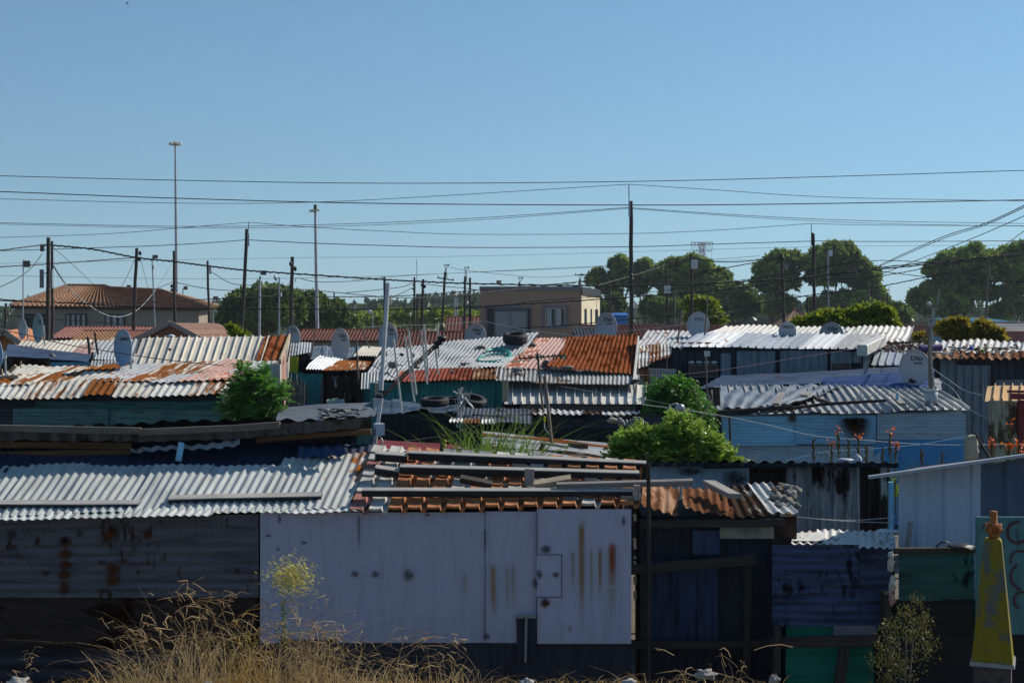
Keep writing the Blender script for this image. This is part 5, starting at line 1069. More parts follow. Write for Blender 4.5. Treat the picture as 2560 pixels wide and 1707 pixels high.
pole('leaning rod-topped wooden pole between the tiled house and the evergreen dome', 617, 573, 604, 830, 80, 9.5, extras=(('rod', 3, 5, 557), ('box', 622, 600, 5, 32, 'pole_grey'), ('clamps', ((611, 712),))))
pole('thick wooden pole rising against the evergreen dome', 731, 642, 727, 830, 85, 10, extras=(('clamps', ((738, 672), (727, 660))),))
pole('wooden pole just left of the top of the white mast', 961, 692, 962, 832, 120, 7)
pole('wooden pole with a thin whip rod, left pole of the central pair', 1036, 693, 1036, 832, 120, 6, extras=(('rod', 6, 6, 648), ('clamps', ((1033, 722), (1034, 712)))))
pole('short thin wooden pole between the central pair of poles', 1043, 735, 1044, 852, 100, 5.5)
pole('wooden pole with bulging cable clamps, right pole of the central pair', 1058, 698, 1054, 822, 118, 7.5, extras=(('clamps', ((1055, 712), (1062, 716), (1057, 728))),))
pole('leaning dark wooden pole with a tilted wire frame on top', 1113, 680, 1104, 832, 110, 7, extras=(('frame', 662), ('arm', 1093, 694, 1135, 701)))
pole('wooden pole with a pointed wire frame on top, left of the flat tan house', 1163, 691, 1160, 828, 122, 6.5, extras=(('frame', 668),))
pole('wooden pole nearest the left wall of the flat tan house', 1175, 694, 1175, 840, 116, 6.5)
pole('tallest wooden pole with a long rod on top, right of the flat tan house', 1577, 503, 1580, 830, 72, 11, extras=(('rod', -4, -5, 460), ('box', 1573, 523, 5, 36, 'pole_grey'), ('clamps', ((1578, 690), (1576, 712), (1580, 700)))))
pole('wooden pole carrying a white meter box just under its top', 1728, 635, 1729, 785, 92, 8, extras=(('box', 1735, 661, 16, 22, 'white_plastic'),))
pole('wooden pole with white box in front of the wide spreading gum tree', 1664, 674, 1671, 812, 100, 6.5, extras=(('box', 1668, 723, 16, 21, 'white_plastic'), ('clamps', ((1676, 702),))))
pole('short grey pole right beside the pole with the lower white box', 1686, 722, 1686, 826, 95, 5.5, 'stick_grey')
pole('short wooden pole between the flat tan house and the tallest pole', 1523, 706, 1528, 790, 120, 6)
pole('wooden pole where many cables meet, before the first dark right-hand gum', 1953, 633, 1960, 812, 88, 8, extras=(('clamps', ((1948, 645), (1958, 648), (1944, 655))), ('box', 1965, 667, 6, 14, 'stone_pale')))
pole('tall wooden pole with rod on top, between two gum trees on the right', 2033, 584, 2036, 805, 84, 8.5, extras=(('rod', -4, -5, 558), ('box', 2029, 598, 5, 32, 'black_plastic')))
pole('short wooden post-like pole left of the lime green bush', 2018, 744, 2019, 822, 78, 6.5)
pole('thin distant pole in the gap of sky between the gum trees', 2219, 731, 2217, 785, 150, 5, extras=(('rod', 4, 4, 714),))
pole('weathered wooden pole among the big gum trees at the right', 2471, 666, 2463, 815, 90, 7, 'stick_grey')
pole('short thin pole in front of the second gum tree on the right', 2172, 706, 2172, 790, 120, 4.5, 'stick_grey')
pole('small dark pole stub at the far left edge below the house roof', 15, 758, 13, 822, 90, 7)
pole('small dark pole top just right of the evergreen dome', 835, 732, 836, 760, 160, 4.5)
pole('slim grey pole with bracket standing beside the evergreen dome', 1137, 742, 1137, 800, 150, 4, 'pole_grey')
pole('wooden pole rising behind the roof of the flat tan house at its right corner', 1449, 698, 1450, 800, 126, 5, extras=(('frame', 686), ('arm', 1437, 688, 1470, 687)))
pole('short pole top with insulators above the flat tan roof', 1298, 706, 1298, 800, 130, 5, extras=(('frame', 694),))

def lamp(label, x0, y0, x1, yb, Y, wpx, hx, hy, hw=10, hh=11, kind='box', hm='stick_grey', extra=None, mat='galv'):
    top = P(x0, y0, Y); q = P(x1, yb, Y); d = q - top; base = top + d * (top.z / (top.z - q.z)); r = px(wpx, Y) / 2
    root = thing('street_lamp', label, 'street lamp', base, 'thin street lamps'); mb = MB(); tube(mb, [base, base.lerp(top, .5), top], [r * 1.1, r, r * .9], 8); mb.build('pole', mat, root)
    mb = MB(); c = P(hx, hy, Y); w_, h_ = px(hw, Y), px(hh, Y); tube(mb, [P(x0, hy + 2, Y), c], r * .7, 5)
    if kind == 'box': box(mb, c, (w_, w_ * .8, h_), .4); box(mb, c - V((0, w_ * .42, 0)), (w_ * .8, .02, h_ * .8), .4, t=.9)
    else: blob(mb, c, (w_ / 2, w_ / 2, h_ / 2), .1, 1, n=12); blob(mb, c + V((w_ * .3, 0, -h_ * .45)), (w_ * .3, w_ * .3, h_ * .2), .1, 2)
    mb.build('lamp_head', hm, root)
    if extra: mb = MB(); box(mb, P(*extra, Y) - V((0, r, 0)), (px(5, Y), .1, px(10, Y))); mb.build('control_box', 'white_plastic', root)
lamp('thin street lamp with square dark head at the far left', 58, 649, 57, 858, 52, 3.2, 67, 660, 15, 16, hm='bark_grey')
lamp('thin street lamp with square head and small white box in front of the tiled roof', 380, 646, 388, 822, 72, 3.5, 388, 642, 12, 9, extra=(384, 668))
lamp('small street lamp showing just above the right end of the tiled roof', 457, 722, 458, 760, 110, 3, 464, 720, 9, 9)
lamp('small street lamp between the tiled house and the leaning pole', 532, 752, 533, 808, 105, 3.2, 539, 745, 11, 9)
lamp('grey street lamp with square head left of the thick wooden pole', 650, 691, 648, 845, 75, 6, 659, 682, 12, 11, mat='pole_grey')
lamp('street lamp with white drum head turned left, beside the thick wooden pole', 698, 693, 698, 842, 72, 4, 688, 694, 9, 13, 'round', 'white_plastic', extra=(702, 736))
lamp('thin grey antenna pole with small orange fixture in front of the tallest domed gum', 2070, 627, 2072, 805, 92, 4, 2076, 633, 9, 15, hm='white_plastic')
lamp('street lamp with round white globe head behind the white mast', 932, 784, 932, 835, 90, 3, 923, 777, 9, 12, 'round', 'white_plastic')
lamp('tiny white globe lamp above the small post in the centre', 1024, 800, 1024, 840, 88, 3, 1025, 785, 5, 8, 'round', 'white_plastic', mat='stick_grey')
lamp('street lamp with white globe head in front of the dark gums, above the stick', 2332, 770, 2332, 840, 80, 4, 2322, 759, 11, 10, 'round', 'white_plastic')
lamp('street lamp with small square head above the flat tan roof', 1243, 722, 1243, 760, 112, 3, 1247, 706, 10, 10)
lamp('small lamp with pale head right beside the tallest wooden pole', 1588, 760, 1590, 830, 90, 3, 1587, 756, 6, 7, 'round', 'white_plastic')
lamp('slim lamp with pale orange cap left of the flat tan house', 1142, 745, 1142, 795, 140, 4, 1138, 737, 9, 6, 'round', 'lamp_gold')

# ------------------------------------------------------------------ cables
def smooth(pts, n=6):
    out = []
    for i in range(len(pts) - 1):
        p0, p1, p2, p3 = pts[max(0, i - 1)], pts[i], pts[i + 1], pts[min(len(pts) - 1, i + 2)]
        for k in range(n):
            t = k / n; out.append(.5 * ((2 * p1) + (p2 - p0) * t + (2 * p0 - 5 * p1 + 4 * p2 - p3) * t * t + (3 * p1 - p0 - 3 * p2 + p3) * t ** 3))
    return out + [pts[-1]]
def cable(label, pts, Y0, Y1, wpx=1.6, mat='cable_black', name='power_cable', cat='cable', twist=False, group='overhead cables', n=6):
    xa, xb = pts[0][0], pts[-1][0]; Ym = (Y0 + Y1) / 2
    y_at = lambda x: Y0 + (Y1 - Y0) * (x - xa) / ((xb - xa) or 1)
    if xa <= -30 and y_at(xa - 900) > 12: (x0, y0), (x1, y1) = pts[0], pts[1]; pts = [(x0 - 900, y0 + (y0 - y1) / (x1 - x0) * 900)] + list(pts)
    if xb >= 2600 and y_at(xb + 900) > 12: (x0, y0), (x1, y1) = pts[-2], pts[-1]; pts = list(pts) + [(x1 + 900, y1 + (y1 - y0) / (x1 - x0) * 900)]
    q = smooth([P(x, y, Y0 + (Y1 - Y0) * (x - xa) / ((xb - xa) or 1)) for x, y in pts], n); mb = MB(); r = px(wpx, Ym) / 2
    tube(mb, q, r * (.8 if twist else 1), 5)
    if twist:
        q2 = []; k = 0
        for i in range(len(q) - 1):
            for s_ in range(5):
                p = q[i].lerp(q[i + 1], s_ / 5); a_ = k * 1.3; k += 1; q2.append(p + V((0, math.cos(a_), math.sin(a_))) * r * .8)
        tube(mb, q2, r * .6, 4)
    c = q[len(q) // 2]; return single(mb, name, mat, label, cat, c, group)
cable('thin cable highest of all, crossing the whole sky', [(-60, 438.5), (441, 451), (960, 458.5), (1578, 454), (2100, 441), (2630, 424)], 75, 75, 2.0)
cable('slightly thicker cable, second highest across the whole sky', [(-60, 477), (441, 496), (960, 509), (1578, 513), (2000, 510), (2630, 499)], 75, 75, 2.6)
cable('thin cable climbing from the left to the rod of the tallest pole', [(-60, 496), (441, 508), (775, 506), (1100, 490), (1572, 461)], 78, 72, 1.5)
cable('thin cable falling from the rod of the tallest pole to the right edge', [(1572, 461), (1800, 476), (2100, 494), (2630, 504)], 72, 78, 1.5)
cable('thin cable climbing to the top of the tallest pole, upper of two', [(-60, 556), (441, 566), (800, 562), (1180, 546), (1572, 519)], 78, 72, 1.5)
cable('thin cable climbing to the top of the tallest pole, lower of two', [(-60, 559), (441, 570), (800, 567), (1180, 551), (1572, 521)], 78, 72, 1.2)
cable('thin cable falling from the tallest pole to the right edge, upper of two', [(1580, 520), (1900, 541), (2200, 553), (2630, 560)], 72, 78, 1.5)
cable('thin cable falling from the tallest pole to the right edge, lower of two', [(1580, 522), (1900, 545), (2200, 559), (2630, 567)], 72, 78, 1.2)
cable('thin cable from the left edge up to the rod of the leaning pole', [(-60, 596), (260, 585), (450, 570), (622, 556)], 84, 80, 1.4)
cable('thin cable strung between the rods of the leaning pole and the tall right pole', [(622, 556), (775, 568), (960, 578), (1180, 586), (1578, 584), (1800, 575), (2028, 559)], 80, 84, 1.4)
cable('thin cable from the rod of the tall right pole to the right edge', [(2028, 559), (2200, 563), (2630, 565)], 84, 86, 1.3)
cable('cable from the left edge up to the leaning pole below its box', [(-60, 629), (200, 621), (441, 612), (616, 600)], 84, 80, 1.9)
cable('cable between the leaning pole and the tall right pole, passing above the pylon', [(620, 600), (780, 608), (960, 614), (1180, 619), (1578, 617), (1800, 610), (2032, 603)], 80, 84, 2.0)
cable('cable from the tall right pole level to the right edge', [(2034, 602), (2200, 604), (2630, 602)], 84, 86, 1.8)
cable('very faint high cable level with the roof of the tiled house', [(-60, 688), (500, 697), (960, 690), (1500, 665), (2100, 640)], 180, 180, .9)
cable('faint distant cable passing above the left wooden poles', [(-60, 660), (700, 645), (1200, 640), (2000, 618), (2630, 612)], 260, 260, .8)
cable('thick cable from the left edge to the double pole', [(-60, 632), (0, 626), (60, 618), (118, 611)], 58, 62, 3.2, twist=True)
cable('thickest twisted cable, running from the double pole to the far right', [(124, 613), (230, 623), (340, 644), (435, 654), (520, 665), (616, 676), (731, 684), (960, 699), (1036, 703), (1175, 709), (1450, 714), (1578, 713), (1728, 710), (1953, 698), (2170, 676), (2400, 652), (2630, 624)], 61, 72, 4.2, twist=True)
cable('twisted cable from the left edge to the pole in front of the tiled roof', [(-60, 671), (0, 667), (122, 660), (230, 652), (338, 644)], 60, 69, 3.0, twist=True)
cable('cable sagging from the grey box of the double pole to the left edge', [(106, 634), (85, 662), (60, 685), (30, 704), (-30, 730)], 61, 56, 2.4, twist=True)
cable('thick cable sagging low across the left house and up through the gum trees', [(-60, 750), (140, 756), (392, 769), (612, 772), (960, 773), (1200, 766), (1440, 752), (1769, 728), (1950, 706), (2170, 672), (2630, 628)], 66, 70, 3.2, twist=True)
cable('cable crossing the tiled house just under its eaves', [(-60, 744), (110, 755), (300, 757), (460, 751), (612, 744), (760, 742), (960, 741), (1100, 733), (1440, 705), (1578, 684), (1726, 646)], 64, 88, 2.6, twist=True)
cable('cable crossing the windows of the tiled house', [(-60, 778), (60, 792), (200, 802), (330, 812), (560, 832)], 60, 66, 2.2)
cable('low cable hanging in front of the leftmost dishes and the cream ribbed roof', [(-60, 812), (60, 836), (170, 862), (310, 884), (420, 900), (560, 914)], 27, 28.5, 2.2)
cable('cable rising from the flat tan house to the thick bundle at the right', [(960, 776), (1200, 770), (1350, 752), (1578, 735), (1769, 712), (2000, 680), (2170, 652), (2400, 660)], 80, 74, 2.0, twist=True)
cable('low cable behind the right dishes rising to the far right', [(1280, 822), (1440, 811), (1583, 797), (1733, 784), (1835, 768), (2040, 736), (2200, 716), (2400, 676), (2630, 640)], 60, 60, 2.8, twist=True)
cable('cable sagging gently between the white meter box pole and the crowded cable pole', [(1736, 645), (1800, 655), (1880, 652), (1953, 642)], 92, 88, 2.6, twist=True)
cable('cable from the tallest pole up to the white meter box pole', [(1470, 720), (1578, 690), (1650, 668), (1726, 646)], 75, 92, 2.4, twist=True)
cable('knotted cable from the lower white box pole up to the crowded cable pole', [(1590, 700), (1680, 692), (1800, 672), (1880, 658), (1953, 646)], 95, 88, 2.6, twist=True)
cable('cable falling from the crowded cable pole to the right edge', [(1962, 642), (2030, 659), (2170, 674), (2350, 695), (2630, 708)], 88, 80, 2.2, twist=True)
cable('steep cable climbing to the right edge, upper of the close pair', [(2120, 710), (2190, 668), (2350, 595), (2470, 556), (2640, 474)], 60, 30, 2.2)
cable('steep cable climbing to the right edge, lower of the close pair', [(2100, 722), (2188, 672), (2350, 600), (2470, 560), (2640, 480)], 60, 30, 1.8)
cable('steep cable climbing to the right edge, a little lower than the close pair', [(2060, 742), (2230, 675), (2350, 628), (2470, 580), (2640, 504)], 60, 32, 1.8)
cable('steep cable climbing steeply at the far right in front of the gum trees', [(2380, 700), (2460, 650), (2560, 578), (2640, 524)], 55, 35, 1.8)
cable('cable from the first gum trees curving up to the far right edge', [(2050, 700), (2200, 690), (2350, 664), (2480, 648), (2640, 628)], 66, 62, 2.4, twist=True)
cable('cable through the dark gums ending level at the right edge', [(1600, 700), (1800, 716), (2050, 745), (2300, 760), (2640, 768)], 90, 84, 1.8)
cable('pale cable loop hanging in a deep curve in front of the tiled house', [(132, 662), (165, 712), (235, 772), (290, 792), (340, 777), (385, 730), (430, 660)], 63, 79, 2.0, 'cable_pale')
cable('dark stay wire slanting from the double pole down to the tiled roof ridge', [(134, 664), (152, 692), (170, 718)], 62, 70, 2.0)
cable('thin wire slanting from the double pole top to the tiled roof', [(134, 620), (180, 660), (238, 715)], 62, 80, 1.2)
cable('thin wire dropping left from the pole before the tiled roof', [(338, 648), (318, 690), (300, 722)], 70, 84, 1.2)
cable('thin wire dropping right from the pole before the tiled roof', [(350, 640), (362, 690), (372, 726)], 70, 84, 1.0)
cable('wire from the pole by the slim mast curving left across the tiled roof', [(430, 706), (405, 716), (380, 728)], 79, 74, 1.8)
cable('wire sagging from the pole by the slim mast to the leaning pole', [(440, 706), (520, 722), (610, 728)], 80, 80, 1.8)
cable('drooping wire from the white box pole to the leaning pole', [(530, 680), (560, 700), (585, 710), (612, 712)], 90, 80, 1.8)
cable('wire from the leaning pole to the thick wooden pole', [(614, 711), (640, 716), (690, 722), (728, 724)], 80, 85, 2.0, twist=True)
cable('wire leaving the leaning pole low towards the thick wooden pole', [(612, 726), (660, 740), (700, 732), (728, 700)], 80, 85, 1.2)
cable('looping wire from the thick wooden pole above the grey lamp mast', [(738, 704), (745, 695), (788, 704), (860, 704), (915, 700), (960, 692)], 85, 118, 1.9)
cable('wire from the thick wooden pole dipping behind the white mast', [(738, 722), (830, 730), (960, 742), (1060, 744), (1180, 734), (1440, 707)], 85, 110, 2.2, twist=True)
cable('wire fan from the pole behind the white mast to the central pair, upper', [(864, 732), (960, 723), (1010, 716), (1032, 706)], 120, 120, 1.8)
cable('wire fan from the pole behind the white mast to the central pair, lower', [(900, 772), (960, 750), (1000, 735), (1030, 720)], 120, 120, 1.6)
cable('wire curving from the clamp-laden pole to the wall of the tan house', [(1064, 710), (1110, 716), (1160, 720), (1210, 728)], 118, 110, 1.8)
cable('thin wire from the leaning framed pole across the sky to the tan roof corner', [(1124, 668), (1180, 678), (1350, 693), (1449, 687)], 110, 126, 1.2)
cable('thin wire rising over the tan roof from the left', [(880, 700), (1036, 688), (1200, 680), (1350, 674), (1560, 664), (1900, 640)], 130, 130, 1.1)
cable('pale clothes line from behind the white mast to the top of the tan house step', [(905, 818), (1030, 813), (1100, 811), (1205, 803)], 41, 43, 1.6, 'cable_pale', 'clothes_line', 'line', group='lines strung above the roofs')
cable('pale green line slanting down over the tyre to the rust red roof', [(1210, 803), (1300, 822), (1400, 835), (1450, 842)], 43, 36, 1.6, 'cable_pale', 'clothes_line', 'line', group='lines strung above the roofs')
cable('pale wire from the rust red roof corner up to the narrow blue lettered dish', [(1440, 842), (1560, 828), (1700, 812), (1832, 778)], 36, 34, 1.4, 'cable_pale', 'clothes_line', 'line', group='lines strung above the roofs')
cable('pinkish cord stretched in front of the black shack windows', [(1600, 938), (1700, 936), (1850, 918), (2000, 893), (2150, 870)], 30, 31, 1.3, 'string_pink', 'cord', 'cord', group='lines strung above the roofs')
cable('white rope slanting across the light blue wall to the concrete pillar', [(1600, 1010), (1780, 1035), (1920, 1062), (2030, 1088), (2160, 1100), (2300, 1110), (2420, 1112), (2600, 1109)], 20, 20, 1.6, 'rope_white', 'clothes_line', 'line', group='lines strung above the roofs')
cable('light blue string rising through the flowers to the concrete pillar', [(1965, 1152), (2062, 1130), (2160, 1123), (2290, 1112), (2410, 1092)], 19.5, 19.8, 1.8, 'string_blue', 'string', 'line', group='lines strung above the roofs')
cable('black wire slanting across the light blue wall above the flowers', [(1780, 1040), (1920, 1055), (2100, 1078), (2290, 1094)], 24, 24, 1.4)
cable('black wire low across the pale lower part of the light blue wall', [(1840, 1118), (1980, 1130), (2150, 1146)], 24, 24, 1.3)
cable('grey wire looping from the post by the bucket to the orange awning', [(2330, 920), (2370, 948), (2410, 975), (2457, 988)], 29, 24, 1.8, 'cable_pale')
cable('grey wire slanting from the post by the bucket down to the light blue roof corner', [(2330, 940), (2380, 970), (2420, 1020), (2500, 1060)], 29, 24, 1.4, 'cable_pale')
cable('grey wire rising from the black low shack towards the reeds', [(1010, 1103), (1060, 1096), (1115, 1087), (1200, 1062), (1290, 1035)], 20, 21, 1.4, 'stick_grey')
cable('upper white rope in front of the weathered ribbed wall', [(1990, 1293), (2120, 1300), (2250, 1292)], 13.5, 13, 1.8, 'rope_white', 'rope', 'rope', group='ropes by the pale shed')
cable('lower white rope in front of the weathered ribbed wall', [(1990, 1292), (2110, 1302), (2250, 1307)], 13.4, 13, 2.0, 'rope_white', 'rope', 'rope', group='ropes by the pale shed')
cable('white cord sagging beneath the white ribbed awning into the feathery bush', [(1400, 965), (1520, 985), (1620, 1000), (1690, 1014), (1790, 1040)], 26, 24, 1.2, 'cable_pale', 'cord', 'cord', group='lines strung above the roofs')

# ------------------------------------------------------------------ masts, sticks, aerials
def stick(label, pts, Y, wpx, mat='stick_grey', name='stick', cat='stick', group='sticks and posts between the roofs', down=True, Y1=None, sq=False):
    q = [P(x, y, Y + ((Y1 or Y) - Y) * i / max(1, len(pts) - 1)) for i, (x, y) in enumerate(pts)]; mb = MB(); r = px(wpx, Y) / 2
    if sq: [beam(mb, q[i], q[i + 1], 2 * r, 2 * r, up=V((0, 1, 0))) for i in range(len(q) - 1)]
    else: tube(mb, q, [r * 1.05 - r * .25 * (1 - i / max(1, len(q) - 1)) for i in range(len(q))], 7)
    return single(mb, name, mat, label, cat, q[-1], group)
stick('thin dark pole leaning right in front of the faintly lettered dish', [(736, 790), (728, 845), (718, 905)], 33, 4)
stick('thin dark pole leaning right beside the grey lamp mast', [(792, 800), (784, 850), (778, 892)], 34, 4)
stick('dark weathered post rising in front of the worn white door', [(891, 848), (893, 900), (897, 960)], 30.3, 5)
stick('leaning dark stick in front of the green tiled roof', [(905, 818), (914, 845), (924, 870)], 36, 4)
stick('slim stake between the silver roof and the leaning pole', [(1025, 800), (1026, 838), (1027, 862)], 35, 3.5)
stick('purple-grey plank post leaning above the white roofs, left one', [(219, 842), (222, 862), (224, 885)], 37, 5.5, 'timber_dark', 'post', 'post', sq=True)
stick('purple-grey plank post leaning above the white roofs, right one', [(237, 830), (240, 857), (245, 886)], 37, 4.5, 'timber_dark', 'post', 'post', sq=True)
stick('pointed dark board standing at the end of the long blue-grey roof', [(232, 880), (229, 900), (227, 918)], 33.5, 5, 'timber_dark', 'board', 'board', sq=True)
stick('slanting grey stick rising from the corner of the black shack', [(1704, 776), (1699, 815), (1694, 858)], 35, 5)
stick('upright stick in front of the narrow blue lettered dish', [(1769, 743), (1766, 790), (1761, 838)], 35, 4.5)
stick('long crooked pale stick beside the nearest lettered dish', [(2349, 722), (2340, 770), (2329, 815), (2325, 860), (2328, 900), (2335, 968)], 29.4, 4.5, 'timber')
stick('dark wooden post carrying the nearest lettered dish', [(2324, 790), (2325, 860), (2327, 975)], 29.7, 9, 'stick_grey', 'post', 'post', sq=True)
stick('pale bracket top fixed to the post behind the nearest lettered dish', [(2322, 794), (2323, 818)], 29.5, 6, 'stone_pale', 'bracket', 'bracket', sq=True)
stick('thin pale crossbar on the post behind the nearest lettered dish', [(2304, 801), (2329, 798)], 29.4, 1.8, 'stone_pale', 'bar', 'bar')
stick('thin pale post at the corner of the orange awning', [(2457, 956), (2458, 1002)], 23.8, 3, 'stone_pale', 'post', 'post')
stick('dark leaning pole from the concrete pillar down to the pale shed', [(2437, 1080), (2455, 1115), (2478, 1150)], 18.5, 7, 'timber_dark', 'pole', 'pole')
stick('dark short post standing against the light blue wall', [(1823, 1035), (1825, 1075), (1826, 1120)], 24, 6, 'timber_dark', 'post', 'post')
stick('grey double-split white post in front of the pale shed', [(2277, 1304), (2268, 1372)], 12.3, 11, 'timber', 'post', 'post', sq=True)
stick('thin wire rod standing beside the feathery bush', [(1669, 1030), (1672, 1072)], 23, 2, 'stick_grey', 'rod', 'rod')
stick('bent bamboo stick leaning from the tarpaulin corner to the willow bush', [(1779, 975), (1781, 998), (1762, 1030), (1737, 1066)], 24, 4, 'timber_pale', 'stick', 'stick')
stick('white bent pipe hanging from the junk on the low dark roof', [(1600, 1045), (1608, 1052), (1607, 1070), (1603, 1095)], 22, 5, 'rope_white', 'pipe', 'pipe')
stick('dark stick leaning below the silver roof end behind the white mast', [(925, 909), (960, 930), (1005, 955)], 26, 2.5, 'cable_black', 'rod', 'rod')
stick('short dark stake with yellow rope in front of the maroon roof', [(1108, 1072), (1103, 1133)], 17.8, 8, 'timber_dark', 'stake', 'stake', sq=True)
mb = MB(); pts = [P(1110 + 3.5 * math.sin(k * 1.2) + (k % 3), 1100 + k * 2.2, 17.6) for k in range(15)]; tube(mb, smooth(pts, 3), .012, 5); single(mb, 'rope_coil', 'yellow_plastic', 'yellow rope knotted round the dark stake', 'rope', P(1110, 1115, 17.6))

# white mast with meter box
s = thing('antenna_mast', 'tall white square mast with a meter box, leaning in front of the silver roof', 'mast', P(935, 1145, 13.9))
mb = MB(); beam(mb, P(931, 1150, 13.9), P(955, 985, 14.0), px(9, 14), px(9, 14), up=V((0, 1, 0))); beam(mb, P(951, 1000, 14.0), P(970, 708, 14.2), px(10.5, 14), px(11, 14), up=V((0, 1, 0)), ch=.2); mb.build('pole', 'white_paint', s)
mb = MB(); box(mb, P(948, 1073, 13.8), (px(22, 14), .09, px(29, 14)), .35); mb.build('meter_box', 'white_plastic', s)
mb = MB(); tube(mb, smooth([P(948, 1088, 13.8), P(955, 1100, 13.78), P(954, 1110, 13.78), P(945, 1117, 13.78), P(930, 1110, 13.8)], 5), .009, 6); mb.build('cable_loop', 'rope_white', s)
mb = MB(); blob(mb, P(949, 990, 13.9), (.045, .045, .02), .2, 4); blob(mb, P(955, 978, 13.95), (.05, .04, .012), .2, 5); mb.build('mast_clamp', 'black_plastic', s)
s = thing('yagi_antenna', 'big tilted television aerial with pale rods crossing its dark boom', 'antenna', P(960, 990, 14.0))
mb = MB(); a_, b_ = P(950, 995, 14.0), P(1112, 842, 13.7)
for o in (-.018, .018): beam(mb, a_ + V((0, 0, o)), b_ + V((0, 0, o)), .016, .014)
for k in range(22): t = k / 22; c = a_.lerp(b_, t); beam(mb, c + V((-.012, 0, -.03)), c + V((.014, 0, .03)), .012, .012)
mb.build('boom', 'bark_grey', s)
for x0, y0, x1, y1 in ((984, 847, 1004, 1026), (1012, 838, 1036, 1004), (1021, 828, 1041, 986), (1053, 823, 1068, 960), (1060, 810, 1071, 937), (1094, 807, 1097, 893), (1087, 862, 1096, 935)):
    mb = MB(); beam(mb, P(x0, y0, 13.75), P(x1, y1, 13.75), px(4.5, 14), px(4.5, 14), up=V((0, 1, 0))); mb.build('rod', 'rope_white', s)
mb = MB(); blob(mb, P(1105, 845, 13.7), (.05, .06, .025), .3, 4); blob(mb, P(1094, 856, 13.72), (.04, .05, .02), .3, 5); [beam(mb, P(1082 + k * 9, 872 - k * 9, 13.7), P(1096 + k * 9, 866 - k * 9, 13.7), .015, .03) for k in range(3)]; mb.build('dipole', 'black_plastic', s)
s = thing('aerial_pole', 'dark leaning pole with a small black comb-like aerial over the grey eave', 'aerial', P(1383, 1150, 19.5))
mb = MB(); tube(mb, [P(1383, 1150, 19.5), P(1372, 1040, 19.8), P(1361, 940, 20)], px(9, 20) / 2, 7); tube(mb, [P(1358, 1030, 20.1), P(1350, 960, 20.1), P(1344, 882, 20.1)], px(6, 20) / 2, 7); mb.build('pole', 'bark_grey', s)
mb = MB(); beam(mb, P(1297, 896, 20), P(1412, 888, 20), .02, .02)
for k in range(12): x = 1299 + k * 10 + (k % 3) * 2; h = 7 - (k % 4); beam(mb, P(x - 2, 892 - h + (k > 8) * -2, 20), P(x + 2, 893 + h, 20), .025, .018)
mb.build('comb_antenna', 'black_plastic', s)
mb = MB(); box(mb, P(1362, 1048, 19.7) , (.03, .05, .08)); mb.build('yellow_tag', 'yellow_plastic', s); mb = MB(); tube(mb, smooth([P(1361, 1058, 19.7), P(1363, 1072, 19.7), P(1374, 1086, 19.7)], 5), .008, 5); mb.build('wire', 'rope_white', s)
s = thing('sign_pole', 'thin dark pole topped by a small blank white plate in front of the black shack', 'pole', P(1768, 1000, 25))
mb = MB(); tube(mb, smooth([P(1775, 1000, 25), P(1767, 975, 25), P(1766, 930, 25), P(1764, 888, 25)], 5), px(4.5, 25) / 2, 7); mb.build('pole', 'stick_grey', s)
mb = MB(); box(mb, P(1768, 884, 24.9), (px(14, 25), .03, px(13, 25)), .15); mb.build('plate', 'white_plastic', s)
s = thing('scrap_aerial', 'tangle of thin white rods standing beside the tilted tyre', 'aerial', P(1150, 1045, 22.6)); mb = MB(); rg = random.Random(8)
for k in range(22):
    c = (1138 + rg.uniform(0, 36), 978 + rg.uniform(0, 55)); a_ = rg.uniform(0, 3.1); l = rg.uniform(8, 22); tube(mb, [P(c[0] - l * math.cos(a_) * .6, c[1] - l * math.sin(a_), 22.7 + rg.uniform(-.1, .1)), P(c[0] + l * math.cos(a_) * .6, c[1] + l * math.sin(a_), 22.7 + rg.uniform(-.1, .1))], .009, 4)
tube(mb, [P(1152, 1050, 22.7), P(1148, 975, 22.7)], .018, 5); mb.build('rods', 'galv', s)
s = thing('spotlight', 'round grey spotlight on a bent bracket above the willow bush', 'spotlight', P(1698, 1050, 20)); mb = MB(); lathe(mb, P(1700, 1020, 19.9), (.3, -1, .1), [(-.03, .0), (-.03, .05), (.02, .06), (.05, .055), (.05, 0)], 14); mb.build('housing', 'galv', s)
mb = MB(); tube(mb, smooth([P(1668, 1028, 20), P(1678, 1012, 20), P(1694, 1010, 20), P(1686, 1025, 20), P(1692, 1038, 20)], 4), .012, 5); tube(mb, [P(1700, 1030, 20), P(1720, 1031, 20)], .014, 5); tube(mb, [P(1699, 1028, 20), P(1698, 1090, 20)], .012, 5); mb.build('bracket', 'galv', s)

# ------------------------------------------------------------------ tyres, stones, bricks and scrap on the roofs
def tyre(label, cx, cy, Y, rpx, tilt=(0, 0, 1), wid=.55):
    r = px(rpx, Y); w2 = r * wid / 2; prof = [(-w2 * .8, r * .62), (-w2, r * .72), (-w2 * .95, r * .9), (-w2 * .6, r), (0, r * 1.02), (w2 * .6, r), (w2 * .95, r * .9), (w2, r * .72), (w2 * .8, r * .62), (w2 * .5, r * .66), (-w2 * .5, r * .66)]
    mb = MB(); c = P(cx, cy, Y); lathe(mb, c, tilt, prof, 32, closed=True)
    for k in (-.35, 0, .35): lathe(mb, c, tilt, [(w2 * k - .004, r * 1.0), (w2 * k - .004, r * 1.045), (w2 * k + .03, r * 1.045), (w2 * k + .03, r * 1.0)], 32)
    return single(mb, 'tyre', 'rubber', label, 'tyre', c, 'old tyres on the roofs')
tyre('old black tyre lying on top of the silver centre roof', 1288, 846, 31.9, 30, (0, -.2, 1), .85)
tyre('black tyre lying flat at the left on the low tarpaulin roof', 1086, 1004, 24.3, 35, (0, -.1, 1), .55)
